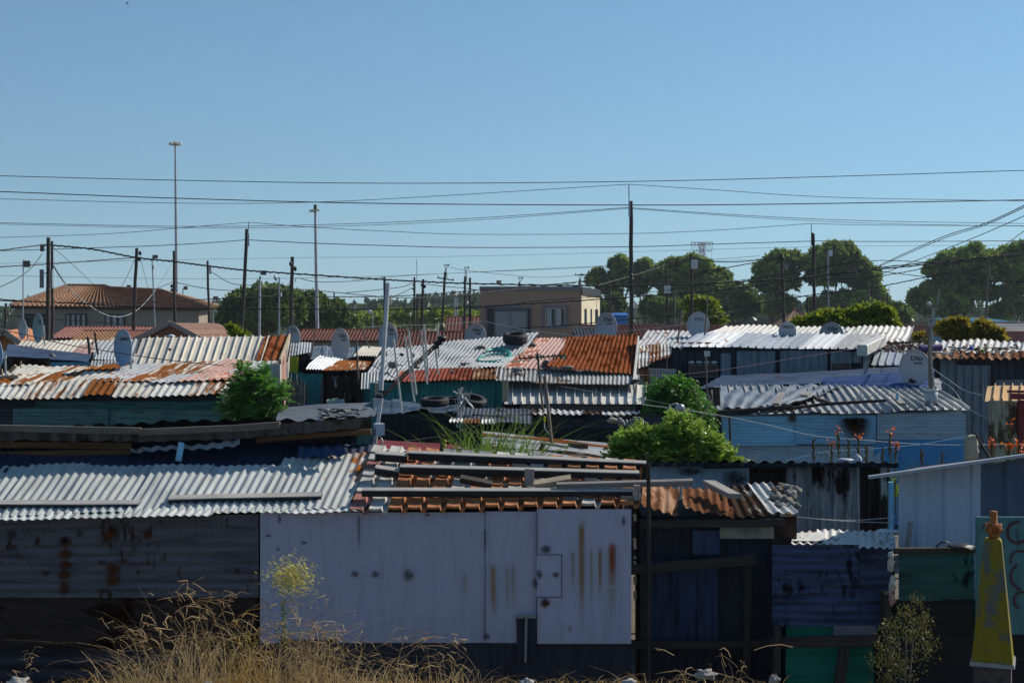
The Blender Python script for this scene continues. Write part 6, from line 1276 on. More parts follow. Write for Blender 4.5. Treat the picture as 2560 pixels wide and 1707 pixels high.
tyre('black tyre mostly hidden behind the two other low roof tyres', 1132, 1001, 24.9, 26, (0, -.1, 1), .6)
tyre('tilted tyre with pale sunlit rim beside the tangle of white rods', 1180, 1001, 23.6, 36, (.2, -.25, 1), .5)
ROCK = 'bricks and stones weighing down the centre roof'
for label, x, y, Y, sx, sz, m_, fl in (
    ('large dark stone at the left of the silver roof near the white mast', 983, 912, 30.2, 13, 9, 'stone', 0), ('small dark stone on the silver roof between the aerial rods', 1004, 886, 31, 8, 4, 'brick_dark', 0),
    ('small dark stone beside the aerial boom on the silver roof', 1032, 889, 30.8, 7, 7, 'brick_dark', 0), ('flat dark stone on the silver roof below the dish', 1203, 868, 31.8, 13, 5, 'stone', 0),
    ('dark brick on the silver roof, left of a similar brick', 1163, 911, 30.2, 13, 6, 'brick_dark', 1), ('dark reddish brick on the silver roof, right of a similar brick', 1222, 913, 30.2, 13, 6, 'brick_dark', 1),
    ('dark stone holding the upper edge of the pinkish roof', 1333, 864, 32, 13, 6, 'stone', 0), ('dark brick at the left end of the red eave sheet', 1088, 932, 29.4, 11, 6, 'brick_dark', 1),
    ('dark brick in the middle of the red eave sheet', 1114, 946, 29.0, 12, 6, 'brick_dark', 1), ('dark stone over the top of the red eave sheet', 1130, 931, 29.3, 9, 5, 'stone', 0),
    ('small stone on the red eave sheet, right of the brick', 1162, 938, 29.1, 7, 6, 'stone', 0), ('dark stone where the red and grey eave sheets meet', 1236, 933, 29.1, 9, 6, 'brick_dark', 0),
    ('dark stone right of the comb-like aerial pole', 1366, 911, 29.6, 11, 9, 'brick_dark', 0), ('flat stone pile left of the comb-like aerial pole', 1296, 924, 29.3, 17, 7, 'stone', 0),
    ('rounded stone left of the comb-like aerial pole under the pile', 1298, 936, 29.1, 14, 7, 'stone', 0), ('flat grey stone under the rust red roof', 1420, 919, 29.2, 16, 5, 'stone', 0),
    ('pale flat scrap below the rust red roof eave', 1446, 927, 28.9, 10, 2.5, 'stone_pale', 1), ('dark brick at the right end of the grey eave sheet', 1587, 952, 28.7, 13, 6, 'brick_dark', 1),
    ('small stone on the silver roof near its left end', 1040, 918, 30.1, 11, 4, 'stone', 0), ('small dark stone high on the silver roof at the left', 962, 884, 31, 7, 6, 'brick_dark', 0)):
    mb = MB(); blob(mb, P(x, y, Y), (px(sx, Y), px(sx, Y) * .7, px(sz, Y)), .5, x * .37, rz=x, flat=bool(fl)); single(mb, 'brick' if fl else 'stone', m_, label, 'brick' if fl else 'stone', P(x, y + sz, Y), ROCK)
for label, x, y, Y, sx, sz, m_ in (('low dark stone on the long blue-grey roof', 88, 890, 35, 9, 4, 'brick_dark'), ('taller grey stone on the long blue-grey roof', 131, 891, 34.8, 12, 8, 'stone'), ('small dark stone on the cream ribbed roof', 425, 873, 33.2, 5, 3, 'brick_dark'),
    ('dark stone on the nearest silver roof above the left beam', 62, 1223, 12.5, 10, 7, 'stone'), ('tiny dark lump on the nearest silver roof above the gap between the beams', 366, 1214, 12.6, 5, 3, 'brick_dark')):
    mb = MB(); blob(mb, P(x, y, Y), (px(sx, Y), px(sx, Y) * .7, px(sz, Y)), .5, x * .37, rz=x); single(mb, 'stone', m_, label, 'stone', P(x, y + sz, Y), 'stones on the left roofs')
s = thing('garden_hose', 'loop of green hose lying on the silver centre roof', 'hose', P(1232, 890, 30.8)); mb = MB()
def onroof(x, y): t = (925 - y) / 85; return 29.5 + 3.5 * t
pts = [P(x, y, onroof(x, y) - .12) for x, y in ((1195, 902), (1205, 890), (1240, 884), (1272, 889), (1268, 880), (1240, 872), (1215, 878), (1232, 871), (1262, 873), (1277, 886), (1262, 898), (1225, 903), (1197, 903), (1230, 906), (1290, 904), (1330, 901), (1370, 894), (1412, 898), (1395, 888), (1350, 890))]
tube(mb, smooth(pts, 5), .022, 6); mb.build('hose', 'hose_green', s)
s = thing('bucket', 'tall dented white plastic bucket standing on the ribbed roof corner', 'bucket', P(2328, 1013, 27.6)); mb = MB(); lathe(mb, P(2328, 1014, 27.6), (0, 0, 1), [(0, 0), (0, px(15, 27.6)), (px(38, 27.6), px(16.5, 27.6)), (px(38, 27.6), px(15.5, 27.6)), (px(30, 27.6), 0)], 20); mb.build('pail', 'bucket', s)
mb = MB(); lathe(mb, P(2328, 974, 27.6), (0, 0, 1), [(-px(3, 27.6), px(16, 27.6)), (-px(3, 27.6), px(18, 27.6)), (px(2, 27.6), px(18, 27.6)), (px(2, 27.6), px(16, 27.6))], 20); mb.build('rim', 'white_plastic', s)
# rolls, planks and scrap at the right
mb = MB(); tube(mb, [P(2300, 872, 37.2), P(2352, 868, 37.4)], px(9, 37), 12); single(mb, 'carpet_roll', 'purple', 'dark purple roll lying on the scrap-strewn roof behind the post', 'roll', P(2326, 878, 37.2))
SCR = 'scrap lying on the far right roof'
for label, p0, p1, Y, w_, m_, nm in (('long pale stick across the scrap at the right part of the roof', (2455, 868), (2520, 870), 37.3, 3.5, 'timber_pale', 'stick'), ('pale plank end sticking left out of the scrap heap', (2202, 869), (2240, 867), 36.9, 4, 'timber_pale', 'plank'),
    ('reddish plank beside the pale plank in the scrap heap', (2240, 867), (2278, 862), 36.9, 4, 'tile_pink', 'plank'), ('white twisted rag in front of the scrap heap right of the post', (2335, 880), (2370, 884), 36.7, 6, 'rope_white', 'rag'), ('thin slanting stick behind the scrap heap', (2300, 852), (2312, 840), 38, 2, 'timber_pale', 'stick'),
    ('long dark pole lying along the top of the scrap heap', (2190, 860), (2330, 852), 37.8, 4, 'timber_dark', 'pole')):
    stick(label, [p0, p1], Y, w_, m_, nm, nm, SCR)
mb = MB(); blob(mb, P(2428, 870, 37.2), (px(6, 37), .1, px(5, 37)), .4, 3); single(mb, 'bag', 'cloth_blue', 'small blue bag among the scrap on the far right roof', 'bag', P(2428, 876, 37.2), SCR)
mb = MB(); blob(mb, P(2456, 877, 37), (px(5, 37), .1, px(4, 37)), .4, 5); single(mb, 'plastic_scrap', 'leaf_bright', 'small green plastic piece among the scrap on the far right roof', 'scrap', P(2456, 880, 37), SCR)
mb = MB(); rg = random.Random(4)
for k in range(240):
    x = rg.choice([rg.uniform(2195, 2330), rg.uniform(2195, 2560)]); y = rg.uniform(862, 888); Y = 36.8 + (890 - y) / 15; blob(mb, P(x, y, Y), (px(rg.uniform(2, 8), Y), rg.uniform(.03, .1), px(rg.uniform(1, 4.5), Y)), .7, k, n=6, m=rg.choice([0, 1, 2, 3, 3, 4]), rz=rg.random() * 3, t=rg.random(), flat=rg.random() < .5)
single(mb, 'scrap_heap', ['stone', 'stone_pale', 'timber_brown', 'black_plastic', 'tile_pink'], 'mixed broken scrap strewn across the far right roof', 'scrap', P(2300, 890, 37), SCR, 'stuff')
mb = MB()
for k in range(70):
    x = rg.uniform(800, 935); y = 1022 + (x - 800) * .0 + rg.uniform(0, 24); Y = 23.2 + (1046 - y) * .06; blob(mb, P(x, y, Y), (px(rg.uniform(4, 14), Y), rg.uniform(.03, .1), px(rg.uniform(1.5, 4), Y)), .7, k, n=6, m=rg.choice([0, 1, 3, 3, 3]), rz=rg.random() * 3, t=rg.random(), flat=True)
single(mb, 'scrap_heap', ['stone', 'stone_pale', 'timber_brown', 'black_plastic'], 'black boards and rubble heaped along the low blue-grey roof', 'scrap', P(850, 1046, 23), None, 'stuff')
for label, pts, m_, nm in (('blue cloth hanging by the teal wall', ((762, 1007), (780, 1010), (778, 1026), (763, 1024)), 'cloth_blue', 'cloth'), ('mint green laundry bundle by the worn white door', ((817, 1000), (845, 996), (840, 1012), (818, 1014)), 'cloth_mint', 'laundry'), ('white-blue laundry beside the mint green bundle', ((840, 998), (862, 994), (863, 1012), (838, 1014)), 'cloth_white', 'laundry')):
    Q = [P(x, y, 29.8) for x, y in pts]; mb = MB(); corr(mb, [Q[3], Q[2], Q[1], Q[0]], .12, .05, 'sine', ws=30, bend=.05, rows=6); single(mb, nm, m_, label, 'laundry', Q[0], 'laundry by the worn door')
mb = MB(); beam(mb, P(1940, 1011, 26.6), P(1952, 983, 27.6), .12, .05); single(mb, 'board_scrap', 'timber', 'leaning pale board scrap on the tarpaulin', 'board', P(1945, 1010, 26.6), 'wood scraps on the light blue shack')
mb = MB(); beam(mb, P(2010, 990, 27.5), P(2022, 980, 27.9), .14, .05); single(mb, 'board_scrap', 'timber', 'short pale block scrap on the tarpaulin fold', 'board', P(2015, 990, 27.5), 'wood scraps on the light blue shack')
mb = MB(); beam(mb, P(2034, 992, 27.6), P(2078, 1008, 26.9), .08, .06, seg=3, wob=.02); single(mb, 'board_scrap', 'timber_dark', 'curved dark plank scrap beside the ribbed roof', 'board', P(2050, 1000, 27.3), 'wood scraps on the light blue shack')
mb = MB(); beam(mb, P(2228, 985, 28), P(2255, 1010, 26.9), .14, .05, seg=3, wob=.02); single(mb, 'board_scrap', 'timber', 'grey plank scrap with a blue rag in the middle of the ribbed roof', 'board', P(2240, 1000, 27.3), 'wood scraps on the light blue shack')
mb = MB(); blob(mb, P(2243, 994, 27.2), (.03, .05, .09), .5, 2); single(mb, 'rag', 'string_blue', 'bright blue rag on the grey plank scrap', 'rag', P(2243, 1000, 27.2), 'wood scraps on the light blue shack')
# junk at the end of the low dark roof
mb = MB(); beam(mb, P(1583, 1050, 22), P(1600, 1050, 22), .1, .1); box(mb, P(1592, 1056, 22.1), (.17, .12, .1)); single(mb, 'junk_box', 'stone', 'grey box with pale edge at the end of the low dark roof', 'box', P(1592, 1064, 22))
mb = MB(); [tube(mb, [P(1556 + k * 9, 1050, 22), P(1562 + k * 9, 1064, 21.9)], .02, 6) for k in range(3)]; blob(mb, P(1550, 1054, 22), (.05, .06, .07), .4, 1); single(mb, 'junk_pile', 'stone_pale', 'pale broken ribs of junk on the low dark roof', 'junk', P(1560, 1064, 22))
mb = MB(); blob(mb, P(1533, 1051, 22), (.10, .08, .04), .5, 7); single(mb, 'junk_pile', 'concrete', 'crumpled cream scrap at the left of the junk on the low dark roof', 'junk', P(1533, 1056, 22))
# stones on the rusty lean-to
s_l = [(1942, 1225, 17, 10), (1962, 1222, 24, 14), (1975, 1236, 22, 13), (1940, 1245, 22, 15), (1965, 1252, 20, 12), (1950, 1264, 20, 10), (1985, 1262, 16, 9), (1985, 1226, 20, 12)]
ls = ['small stone at the top left of the stone heap', 'largest rough stone on the stone heap', 'dark stone under the largest one of the heap', 'smooth dark stone at the left of the heap', 'stone in the middle of the heap', 'low stone at the front of the heap', 'stone at the lower right of the heap', 'rough stone at the upper right of the heap']
for (x, y, a_, b_), lb in zip(s_l, ls):
    Y = 12.2 + (1290 - y) * .012; mb = MB(); blob(mb, P(x, y, Y), (px(a_, Y), px(a_, Y) * .8, px(b_, Y)), .7, x, rz=y, n=14); single(mb, 'stone', 'stone', lb + ' on the rusty lean-to', 'stone', P(x, y + b_, Y), 'stones heaped on the rusty lean-to')
for k, (x0, y0, x1, y1, lb) in enumerate(((1928, 1218, 1942, 1226, 'left'), (1946, 1206, 1958, 1218, 'upper'), (1950, 1280, 1980, 1288, 'lower'))): stick(f'{lb} broken orange rusty edge under the stone heap', [(x0, y0), (x1, y1)], 12.4, 7, 'rust_orange', 'rusty_scrap', 'scrap', 'rusty scraps under the stone heap')
s = thing('bag', 'crumpled dark bag on the top rail of the green-blue painted fence', 'bag', P(2400, 1372, 11.5)); mb = MB(); blob(mb, P(2402, 1368, 11.5), (px(34, 11.5), .1, px(9, 11.5)), .4, 4, n=14); tube(mb, smooth([P(2340, 1368, 11.5), P(2352, 1356, 11.5), P(2368, 1355, 11.5), P(2378, 1366, 11.5)], 4), .008, 5); mb.build('sack', 'black_plastic', s)
for y, a_, b_, lb in ((1388, 6, 8, 'small cream crumpled scrap at the top of the fence gap'), (1410, 8, 18, 'cream crumpled scrap second from the top in the fence gap'), (1462, 9, 18, 'cream crumpled scrap in the middle of the fence gap'), (1495, 8, 17, 'pinkish crumpled scrap lowest in the fence gap')):
    mb = MB(); blob(mb, P(2228 + (y % 7) - 3, y, 11.42), (px(a_, 11.4), .03, px(b_, 11.4)), 1.0, y, n=12); single(mb, 'crumpled_scrap', 'cream_ibr' if y < 1490 else 'pink_zinc', lb, 'scrap', P(2228, y + b_, 11.4), 'crumpled scraps in the fence gap')
mb = MB(); rg = random.Random(9)
for k in range(14): blob(mb, P(2205 + rg.uniform(0, 38), 1325 + rg.uniform(0, 42), 12.2), (px(rg.uniform(5, 12), 12), .03, px(rg.uniform(3, 6), 12)), .9, k, n=8, rz=k)
single(mb, 'plastic_bag', 'cloth_white', 'crumpled grey-white plastic at the right end of the white lean-to roof', 'plastic bag', P(2225, 1370, 12.2))

# yellow marker with rusty valve
s = thing('yellow_marker', 'yellow tapered concrete marker topped by a rusty pipe valve', 'marker', P(2482, 1655, 10.2)); Y = 10.2; c = P(2482, 1655, Y)
def ring(z_px, w_px, rot=-.37): w_ = px(w_px, Y); z = P(0, z_px, Y).z; M = Matrix.Rotation(rot, 3, 'Z'); return [tuple(V((c.x, c.y, z)) + M @ V((a_ * w_, b_ * w_, 0))) for a_, b_ in ((-.5, -.5), (.5, -.5), (.5, .5), (-.5, .5))]
mb = MB(); box8(mb, ring(1647, 97) + ring(1352, 42)); box8(mb, ring(1352.5, 42) + ring(1345, 34)); mb.build('body', 'yellow_paint', s)
mb = MB(); box8(mb, ring(1656, 106) + ring(1646, 103)); mb.build('ledge', 'stone_pale', s); mb = MB(); box8(mb, ring(1900, 88) + ring(1655.5, 88)); mb.build('plinth', 'brick_dark', s)
def rp(x, y): return V((P(x, y, Y).x, c.y, P(x, y, Y).z))
mb = MB(); lathe(mb, rp(2484, 1345), (0, 0, 1), [(0, px(12, Y)), (px(14, Y), px(12, Y)), (px(16, Y), px(17, Y)), (px(30, Y), px(18, Y)), (px(36, Y), px(12, Y)), (px(38, Y), px(9, Y)), (px(66, Y), px(9, Y)), (px(68, Y), px(8, Y)), (px(68, Y), 0)], 18); 
for z in (24, 29, 34): lathe(mb, rp(2484, 1345 - z), (0, 0, 1), [(0, px(17, Y)), (0, px(20, Y)), (px(2.4, Y), px(20, Y)), (px(2.4, Y), px(17, Y))], 18)
lathe(mb, rp(2484, 1324), (-.15, -1, 0), [(0, px(14, Y)), (px(22, Y), px(14, Y)), (px(22, Y), px(9, Y)), (px(12, Y), px(8, Y)), (px(12, Y), 0)], 16)
for x in (2462, 2508): tube(mb, [rp(2484, 1325), rp(x, 1327)], px(4, Y), 6)
mb.build('valve', 'rust_pipe', s)

# ------------------------------------------------------------------ bushes and plants of the settlement
def bush(name, label, bx, Y, cl, n, L, W_, mat, seed, group=None, trunk=.05, **kw): return tree(name, label, 'bush' if 'tree' not in name else 'tree', bx, Y, cl, n, L, W_, mat, trunk, group=group, seed=seed, **kw)
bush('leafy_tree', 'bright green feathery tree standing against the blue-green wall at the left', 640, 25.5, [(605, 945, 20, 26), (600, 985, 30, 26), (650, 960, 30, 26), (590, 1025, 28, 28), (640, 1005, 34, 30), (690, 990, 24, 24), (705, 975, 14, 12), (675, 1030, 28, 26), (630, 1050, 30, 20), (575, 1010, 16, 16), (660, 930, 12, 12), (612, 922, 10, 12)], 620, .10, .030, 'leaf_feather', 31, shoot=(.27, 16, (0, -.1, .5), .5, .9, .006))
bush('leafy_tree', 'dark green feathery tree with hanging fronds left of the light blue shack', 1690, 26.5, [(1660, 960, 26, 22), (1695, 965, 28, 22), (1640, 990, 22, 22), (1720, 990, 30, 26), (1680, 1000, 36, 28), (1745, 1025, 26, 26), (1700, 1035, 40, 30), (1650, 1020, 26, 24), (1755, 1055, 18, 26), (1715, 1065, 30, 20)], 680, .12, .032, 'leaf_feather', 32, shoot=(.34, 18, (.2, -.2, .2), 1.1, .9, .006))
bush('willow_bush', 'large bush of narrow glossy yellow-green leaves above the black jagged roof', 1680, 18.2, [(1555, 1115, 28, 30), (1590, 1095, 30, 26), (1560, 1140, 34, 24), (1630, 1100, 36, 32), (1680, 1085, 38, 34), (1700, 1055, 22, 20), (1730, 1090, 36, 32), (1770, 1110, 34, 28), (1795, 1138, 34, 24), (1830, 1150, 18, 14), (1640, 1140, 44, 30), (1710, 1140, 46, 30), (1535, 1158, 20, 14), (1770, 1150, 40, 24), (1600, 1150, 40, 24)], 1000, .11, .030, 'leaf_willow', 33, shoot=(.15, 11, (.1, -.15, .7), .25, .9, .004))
LB = 'lime green bushes behind the pale roofs'
bush('leafy_bush', 'lime green bush rising behind the long pale roof on the right', 2130, 50, [(1995, 812, 18, 12), (2040, 805, 22, 14), (2080, 798, 26, 18), (2130, 800, 30, 20), (2160, 785, 30, 20), (2200, 790, 28, 20), (2225, 810, 24, 12), (2170, 810, 34, 14), (2100, 815, 30, 12), (2195, 772, 12, 10)], 8000, .24, .15, 'leaf_lime', 34, LB, up=.5)
bush('leafy_bush', 'rust-tinged yellow-green bush behind the scrap-strewn roof', 2420, 42, [(2365, 830, 18, 24), (2395, 832, 24, 26), (2430, 835, 26, 24), (2465, 835, 26, 24), (2490, 845, 16, 18), (2420, 850, 40, 14), (2380, 812, 10, 10), (2405, 808, 8, 10), (2298, 848, 12, 8), (2455, 815, 10, 10)], 7500, .2, .12, 'leaf_rusty', 35, LB, up=.5)
bush('leafy_bush', 'small yellow-green shrub peeping behind the cream ribbed roof near the leaning pole', 582, 44, [(578, 822, 7, 8), (588, 834, 12, 8), (608, 840, 14, 7)], 500, .2, .12, 'leaf_lime', 36, LB)
bush('leafy_bush', 'bright leafy bush under the lower white meter box among the gums', 1755, 100, [(1740, 760, 26, 20), (1770, 775, 26, 22), (1790, 800, 24, 16), (1740, 795, 26, 18)], 5000, .4, .25, 'leaf_lime', 37, LB)

def blades(mb, n, fn, Lr, w_, seed, lean=(0, 0, 0), bend=.6, segs=5, m=(0,), tv=(.1, .95)):
    rs = np.random.RandomState(seed)
    for k in range(n):
        b = fn(rs); L = rs.uniform(*Lr); d = np.array([rs.normal() * .35, rs.normal() * .3, 1.0]) + np.array(lean); d /= np.linalg.norm(d)
        g = np.array([rs.normal() * 1.0 + lean[0], rs.normal() * .6, -rs.uniform(.2, 1.3)]) * bend; side = np.array([rs.uniform(.5, 1), rs.uniform(-.6, .6), 0]); side /= np.linalg.norm(side); ww = w_ * rs.uniform(.6, 1.3)
        vs = []
        for i in range(segs + 1):
            t = i / segs; p = np.array(b) + d * L * t + g * L * (t * t * .2 + t ** 4 * .45); h = ww * (1 - t * .85) / 2; vs += [p - side * h, p + side * h]
        fs = [(2 * i, 2 * i + 1, 2 * i + 3, 2 * i + 2) for i in range(segs)]; mb.add(vs, fs, None, rs.uniform(*tv), True, m[rs.randint(len(m))])
mb = MB(); blades(mb, 430, lambda rs: (P(1160 + rs.rand() * 125, 1180, 17).x, 16.4 + rs.rand() * .9, 1.6), (.8, 1.6), .026, 41, lean=(.10, 0, 0), bend=.35, segs=7)
single(mb, 'reed_clump', 'leaf_reed', 'tall arching green reeds behind the roof beams', 'reeds', P(1225, 1150, 17))
# flowers before the light blue wall
rg = random.Random(21)
def canna(label, x, yt, Y=19, fl='petal_orange', nfl=4, lean=0, leaf_=True):
    root = thing('flower_stalk', label, 'flower', P(x, 1170, Y), 'orange flowers before the light blue wall'); top = P(x + lean, yt, Y); b = P(x, 1175, Y) - V((0, 0, .6)); mb = MB(); tube(mb, [b, b.lerp(top, .5) + V((rg.uniform(-.02, .02), 0, 0)), top], .010, 5)
    for k in range(3): q = b.lerp(top, .72 + .07 * k); tube(mb, [q, q + V((rg.uniform(-.09, .09), rg.uniform(-.03, .03), .1))], .006, 4)
    mb.build('stem', 'leaf_olive', root); mb = MB()
    for k in range(9): q = b.lerp(top, .74 + .032 * k) + V((rg.uniform(-.02, .02), rg.uniform(-.012, .012), 0)); blob(mb, q, (.009, .009, .024), .3, k, n=6, t=rg.random())
    mb.build('seed_pods', 'seed_red', root); mb = MB()
    C_ = np.array([tuple(top + V((rg.uniform(-.05, .05), rg.uniform(-.04, .04), rg.uniform(-.03, .05)))) for _ in range(nfl * 4)])
    if nfl: leaves(mb, C_, .042, .03, None, NR.rand(len(C_))); mb.build('bloom', fl, root)
    if leaf_: mb = MB(); blades(mb, 5, lambda rs: (b.x + rs.normal() * .05, Y, 1.6), (.3, .62), .05, int(x), bend=.3); mb.build('leaf', 'leaf_reed', root)
for label, x, yt, nfl, lean in (('dark red seed stalk at the left end of the flower row', 2040, 1098, 0, -6), ('short stalk with one orange bloom near its middle', 2072, 1108, 3, 8), ('tallest stalk with a dark orange head against the rust patch', 2103, 1075, 3, -8), ('stalk beside the tallest one, dark seed heads only', 2118, 1100, 0, 4), ('stalk with bright orange bloom right of the tallest one', 2152, 1092, 4, -6), ('brown seed stalk between two orange blooms', 2165, 1112, 0, 2), ('tall stalk with pale orange bloom in the middle of the row', 2222, 1080, 3, 4), ('stalk with wide bright orange bloom right of the middle', 2240, 1112, 5, 0), ('small dark red stalk standing alone to the right', 2305, 1125, 0, 0), ('smallest red stalk before the bright blue wall', 2356, 1130, 0, 0), ('thin brown stalk leaning right in the row', 2200, 1118, 0, 8)): canna(label, x, yt, 19, nfl=nfl, lean=lean)
for label, x, yt, nfl, lean in (('tall stalk with dark orange bud before the mossy fence', 2522, 1058, 2, 4), ('stalk with orange bloom left of the mossy fence', 2478, 1108, 5, 2), ('stalk with big orange bloom under the mossy fence', 2520, 1118, 6, 0), ('stalk with orange bloom at the right edge by the mossy fence', 2543, 1112, 5, 4), ('orange bloom cut by the right edge', 2562, 1132, 4, 0)): canna(label, x, yt, 16, nfl=nfl, lean=lean)
for x, label in ((1890, 'small yellow-green plant leftmost above the jagged roof'), (1918, 'yellow-brown plant tuft above the jagged roof'), (1956, 'small green-yellow plant tuft right of the yellow-brown one'), (1972, 'narrow green plant blades above the jagged roof')):
    mb = MB(); blades(mb, 16, lambda rs: (P(x, 0, 17.6).x + rs.normal() * .03, 17.6, 1.9), (.25, .48), .02, x, bend=.3); single(mb, 'small_plant', 'leaf_lime' if x < 1960 else 'leaf_reed', label, 'plant', P(x, 1180, 17.6), 'small plants above the jagged roof')
s = thing('rag', 'white and violet rag lying on the jagged roof edge among the flowers', 'rag', P(2110, 1155, 16.2)); mb = MB(); blob(mb, P(2112, 1150, 16.2), (.09, .06, .025), .6, 5, n=12); mb.build('cloth', 'cloth_white', s)
s = thing('bird_figure', 'small white upright lump on the jagged roof edge right of the rag', 'lump', P(2147, 1155, 16.2)); mb = MB(); blob(mb, P(2147, 1149, 16.2), (.035, .03, .045), .5, 8, n=12); blob(mb, P(2143, 1139, 16.2), (.018, .018, .02), .4, 3); mb.build('lump', 'cloth_white', s)

# dry grass on the bank in front
def bank(rs, x0=-1.3, x1=1.0, y0=8.3, y1=9.5): return (rs.uniform(x0, x1) * 2.4, rs.uniform(y0, y1), 1.6)
def gx(x, Y=9.0): return P(x, 0, Y).x
mb = MB()
blades(mb, 2500, lambda rs: (gx(150 + 1100 * rs.beta(1.6, 2.0)), rs.uniform(8.6, 9.4), 1.48), (.10, .34), .008, 51, bend=.9, m=(0, 1)); blades(mb, 700, lambda rs: (gx(rs.uniform(-60, 200)), rs.uniform(8.6, 9.4), 1.48), (.08, .20), .008, 52, bend=.9, m=(0, 1)); blades(mb, 1500, lambda rs: (gx(rs.uniform(1200, 2000)), rs.uniform(8.7, 9.5), 1.46), (.10, .24), .008, 53, bend=1.0, m=(0, 1))
single(mb, 'dry_grass', ['grass_dry', 'grass_gold'], 'dry tan grass and straw along the foot of the picture', 'grass', (gx(700), 9, 1.6), None, 'stuff')
def weed(label, x, hmax, n, seed, spread=40, m='grass_dry', lean=-.1, heads=0, hm='weed_yellow', Y=9.1, w_=.0065):
    root = thing('dry_weed', label, 'weed', (gx(x), Y, 1.5), 'tall dry weeds on the bank'); mb = MB(); blades(mb, n, lambda rs: (gx(x) + rs.normal() * px(spread, 9), Y + rs.normal() * .12, 1.50), (hmax * .4, hmax * 1.15), w_, seed, lean=(lean, 0, 0), bend=.6, segs=7)
    rs = np.random.RandomState(seed + 1)
    for k in range(n // 2):
        a_ = np.array([gx(x) + rs.normal() * px(spread, 9), Y + rs.normal() * .1, 1.6 + rs.uniform(.2, .8) * hmax]); d = np.array([rs.normal() * .8, rs.normal() * .4, rs.uniform(.2, 1.1)]); tube(mb, [V(a_), V(a_ + d * .05), V(a_ + d * .10 + np.array([rs.normal() * .02, 0, -.02])), V(a_ + d * .12 + np.array([rs.normal() * .04, 0, -.05]))], .002, 3, t=rs.rand())
    mb.build('stalks', m, root)
    if heads: mb = MB(); rs = np.random.RandomState(seed); C_ = np.array([gx(x) - px(10, 9), Y, P(0, heads, Y).z]) + rs.normal(size=(900, 3)) * np.array([.07, .04, .055]) + np.array([.02, 0, 0]) * rs.normal(size=(900, 1)); leaves(mb, C_, .030, .007, rs.normal(size=(900, 3)) * .4 + np.array([-1.0, 0, .5]), rs.rand(900)); mb.build('flower_head', hm, root)
weed('tall tangled dry weed in front of the dark left wall', 480, .80, 170, 61, 55)
weed('low leaning dry weed at the left of the tangled one', 330, .52, 90, 62, 45)
weed('pale dry weed with a fluffy yellow flower head before the pale panel wall', 735, .72, 170, 63, 50, heads=1445, lean=.0)
weed('straggly dry weed right of the yellow-headed one', 850, .50, 100, 64, 50)
weed('thin upright dry stalks before the middle of the pale wall', 1010, .42, 50, 65, 30, lean=.0)
weed('thin dry stalks left of the grey upright board', 1130, .40, 44, 66, 30, lean=.1)
weed('golden brown dry weed near the left end of the pale wall', 620, .60, 90, 67, 40, 'grass_gold')
weed('few bent dry stalks below the dark lean-to', 1660, .30, 16, 68, 60, 'grass_dry', .1)
weed('few thin stalks left of the green netting', 1840, .34, 14, 69, 40, 'grass_dry', .15)
weed('sparse stalks at the lower left corner', 90, .30, 16, 70, 50, 'grass_dry', .05)
root = thing('olive_weed', 'bushy olive weed between the green netting and the yellow marker', 'weed', (gx(2260, 10.3), 10.3, .9)); mb = MB(); crown(mb, [(P(2225, 1660, 10.3), (.14, .14, .18)), (P(2250, 1600, 10.3), (.15, .14, .2)), (P(2290, 1570, 10.3), (.12, .12, .14)), (P(2300, 1640, 10.3), (.13, .12, .2)), (P(2240, 1700, 10.3), (.2, .14, .18)), (P(2300, 1520, 10.3), (.06, .06, .10))], 1700, .032, .008, subr=.6, seed=71, up=.8, dirbias=(.2, 0, .9)); mb.build('foliage', 'leaf_olive', root)
mb = MB(); [tube(mb, [V((gx(2260, 10.3), 10.3, .9)), P(2225 + k * 20, 1600 - k * 10, 10.3)], .006, 4) for k in range(4)]; mb.build('stem', 'bark_grey', root)
root = thing('leafy_weed', 'small dark green leafy weed stem before the pale panel wall', 'weed', (gx(713, 9.4), 9.4, 1.55)); mb = MB(); tube(mb, [V((gx(713, 9.4), 9.4, 1.55)), P(709, 1495, 9.4)], .004, 4); mb.build('stem', 'leaf_dark', root); mb = MB(); rs = np.random.RandomState(5); C_ = np.array([tuple(P(709 + rs.normal() * 5, 1500 + rs.rand() * 110, 9.4)) for _ in range(70)]); leaves(mb, C_, .03, .014, None, rs.rand(70)); mb.build('leaf', 'leaf_dark', root)
for label, x, y, Y, a_, b_ in (('pale rough stone at the lower left corner', 45, 1703, 9.1, 32, 18), ('white stone at the bottom edge below the grey upright board', 1318, 1703, 9.0, 24, 15), ('white stone at the bottom edge right of the straw', 1572, 1706, 9.0, 30, 14), ('grey-white stone under the bent straw stalks', 1765, 1678, 9.3, 30, 14), ('small pale stone by the green netting', 1935, 1695, 9.3, 14, 18), ('small stone among the straw at the left', 520, 1705, 9.0, 16, 8)):
    mb = MB(); blob(mb, P(x, y + 6, Y), (px(a_ * .8, Y), px(a_, Y) * .7, px(b_ * .8, Y)), .9, x, n=28, rz=x); single(mb, 'stone', 'stone_pale', label, 'stone', P(x, y + b_, Y), 'pale stones on the bank')
# bird
s = thing('bird', 'tiny dark bird high in the sky at the upper left', 'bird', P(318, 10, 120)); mb = MB(); c = P(318, 10, 120); lathe(mb, c - V((.12, 0, 0)), (1, 0, .1), [(0, 0), (.05, .035), (.15, .045), (.22, .02), (.27, 0)], 8); mb.poly([c + V((0, -.03, .02)), c + V((.08, -.25, .10)), c + V((.02, -.28, .11)), c + V((-.05, -.03, .02))]); mb.poly([c + V((0, .03, .02)), c + V((.08, .25, .10)), c + V((.02, .28, .11)), c + V((-.05, .03, .02))]); mb.build('body', 'logo_black', s)

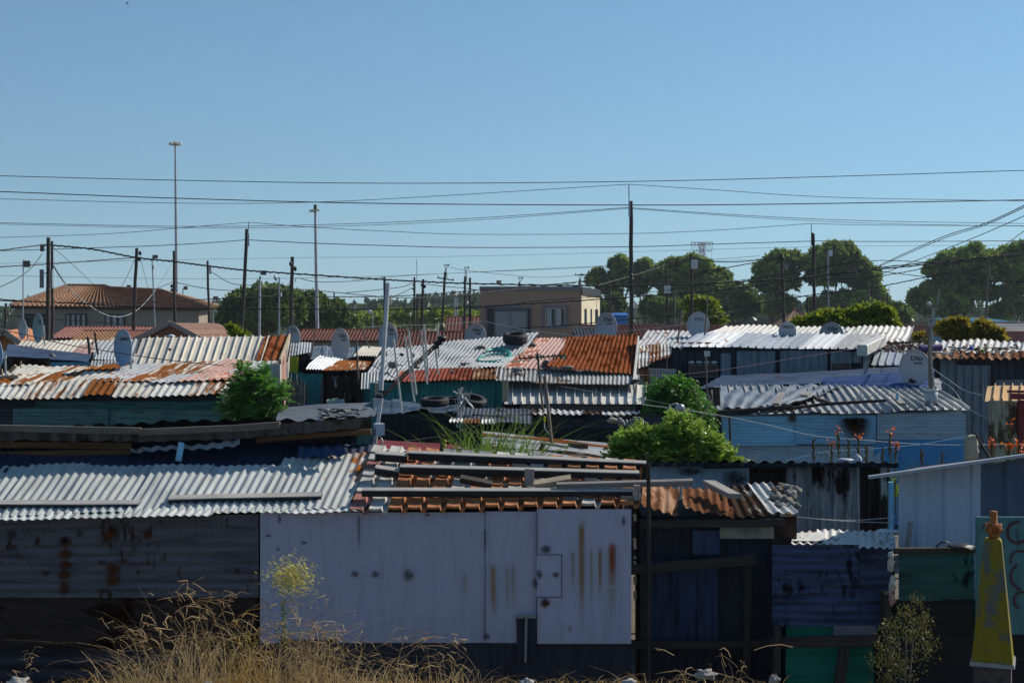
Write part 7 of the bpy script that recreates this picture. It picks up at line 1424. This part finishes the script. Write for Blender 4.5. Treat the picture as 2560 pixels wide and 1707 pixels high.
LFT = 'loose boards at the far left behind the rusty roof'
for label, p0, p1, Y, w_, m_ in (('pale slanting board scrap standing up at the far left behind the rusty roof', (24, 930), (40, 914), 29, 8, 'timber_pale'), ('grey board lying flat at the far left edge on the rusty roof', (-10, 944), (36, 940), 28.6, 5, 'timber'), ('short stake standing at the far left behind the rusty roof', (52, 903), (52, 920), 29, 3, 'timber_pale'), ('short yellowish stake at the left edge below the cut-off blue dish', (4, 922), (6, 940), 28.4, 4, 'timber_pale')):
    stick(label, [p0, p1], Y, w_, m_, 'board_scrap', 'board', LFT, sq=True)
mb = MB(); box(mb, P(40, 942, 28.4), (px(16, 28), .12, px(9, 28))); single(mb, 'block', 'concrete', 'pale concrete block on the left end of the rusty roof', 'block', P(40, 948, 28.4), LFT)
mb = MB(); blob(mb, P(428, 841, 34.9), (px(10, 35), .1, px(5, 35)), .1, 2, n=14); single(mb, 'roof_vent', 'white_plastic', 'white rounded vent on the top edge of the cream ribbed roof', 'vent', P(428, 846, 34.9))
for label, x0, y0, x1, y1, Y, w_ in (('thin dark batten lying across the dark low roofs by the tyres', 1180, 1036, 1290, 1044, 23.5, 3), ('pale strip of wood on the long white and rusty low roof', 1350, 1106, 1420, 1118, 18.6, 6), ('grey brick-like block on the long white and rusty low roof', 1430, 1141, 1476, 1146, 17.9, 10), ('dark crumpled strip at the upper edge of the long low roof', 1420, 1112, 1470, 1116, 19.4, 12)):
    stick(label, [(x0, y0), (x1, y1)], Y, w_, 'timber_pale' if 'pale' in label else 'stone' if 'brick' in label else 'timber_dark', 'wood_scrap', 'scrap', 'scrap on the low centre roofs', sq=True)
s = thing('security_frame', 'dark wooden side frame with horizontal ties leaning by the teal wall', 'frame', P(755, 1030, 30.2)); mb = MB()
for k in range(5): beam(mb, P(722 + k * 9, 945 + (k * 13) % 22, 30.2), P(716 + k * 10, 1040, 30.0), .07, .03)
beam(mb, P(714, 1000, 30.1), P(762, 992, 30.1), .03, .04); mb.build('rail', 'stick_grey', s)

# ------------------------------------------------------------------ air
hz = MB(); box8(hz, [(x, y, z) for z in (-1.2, 75) for x, y in ((-1550, -80), (1550, -80), (1550, 3050), (-1550, 3050))]); ho = None
hm_ = bpy.data.materials.new('haze_air'); hm_.use_nodes = True; ht = hm_.node_tree; ht.nodes.clear(); hv = ht.nodes.new('ShaderNodeVolumePrincipled'); hou = ht.nodes.new('ShaderNodeOutputMaterial')
hv.inputs['Color'].default_value = (.80, .88, 1, 1); hv.inputs['Density'].default_value = .0002; ht.links.new(hv.outputs[0], hou.inputs['Volume']); _M['haze_air'] = hm_
ho = hz.build('haze', 'haze_air'); ho['kind'] = 'stuff'
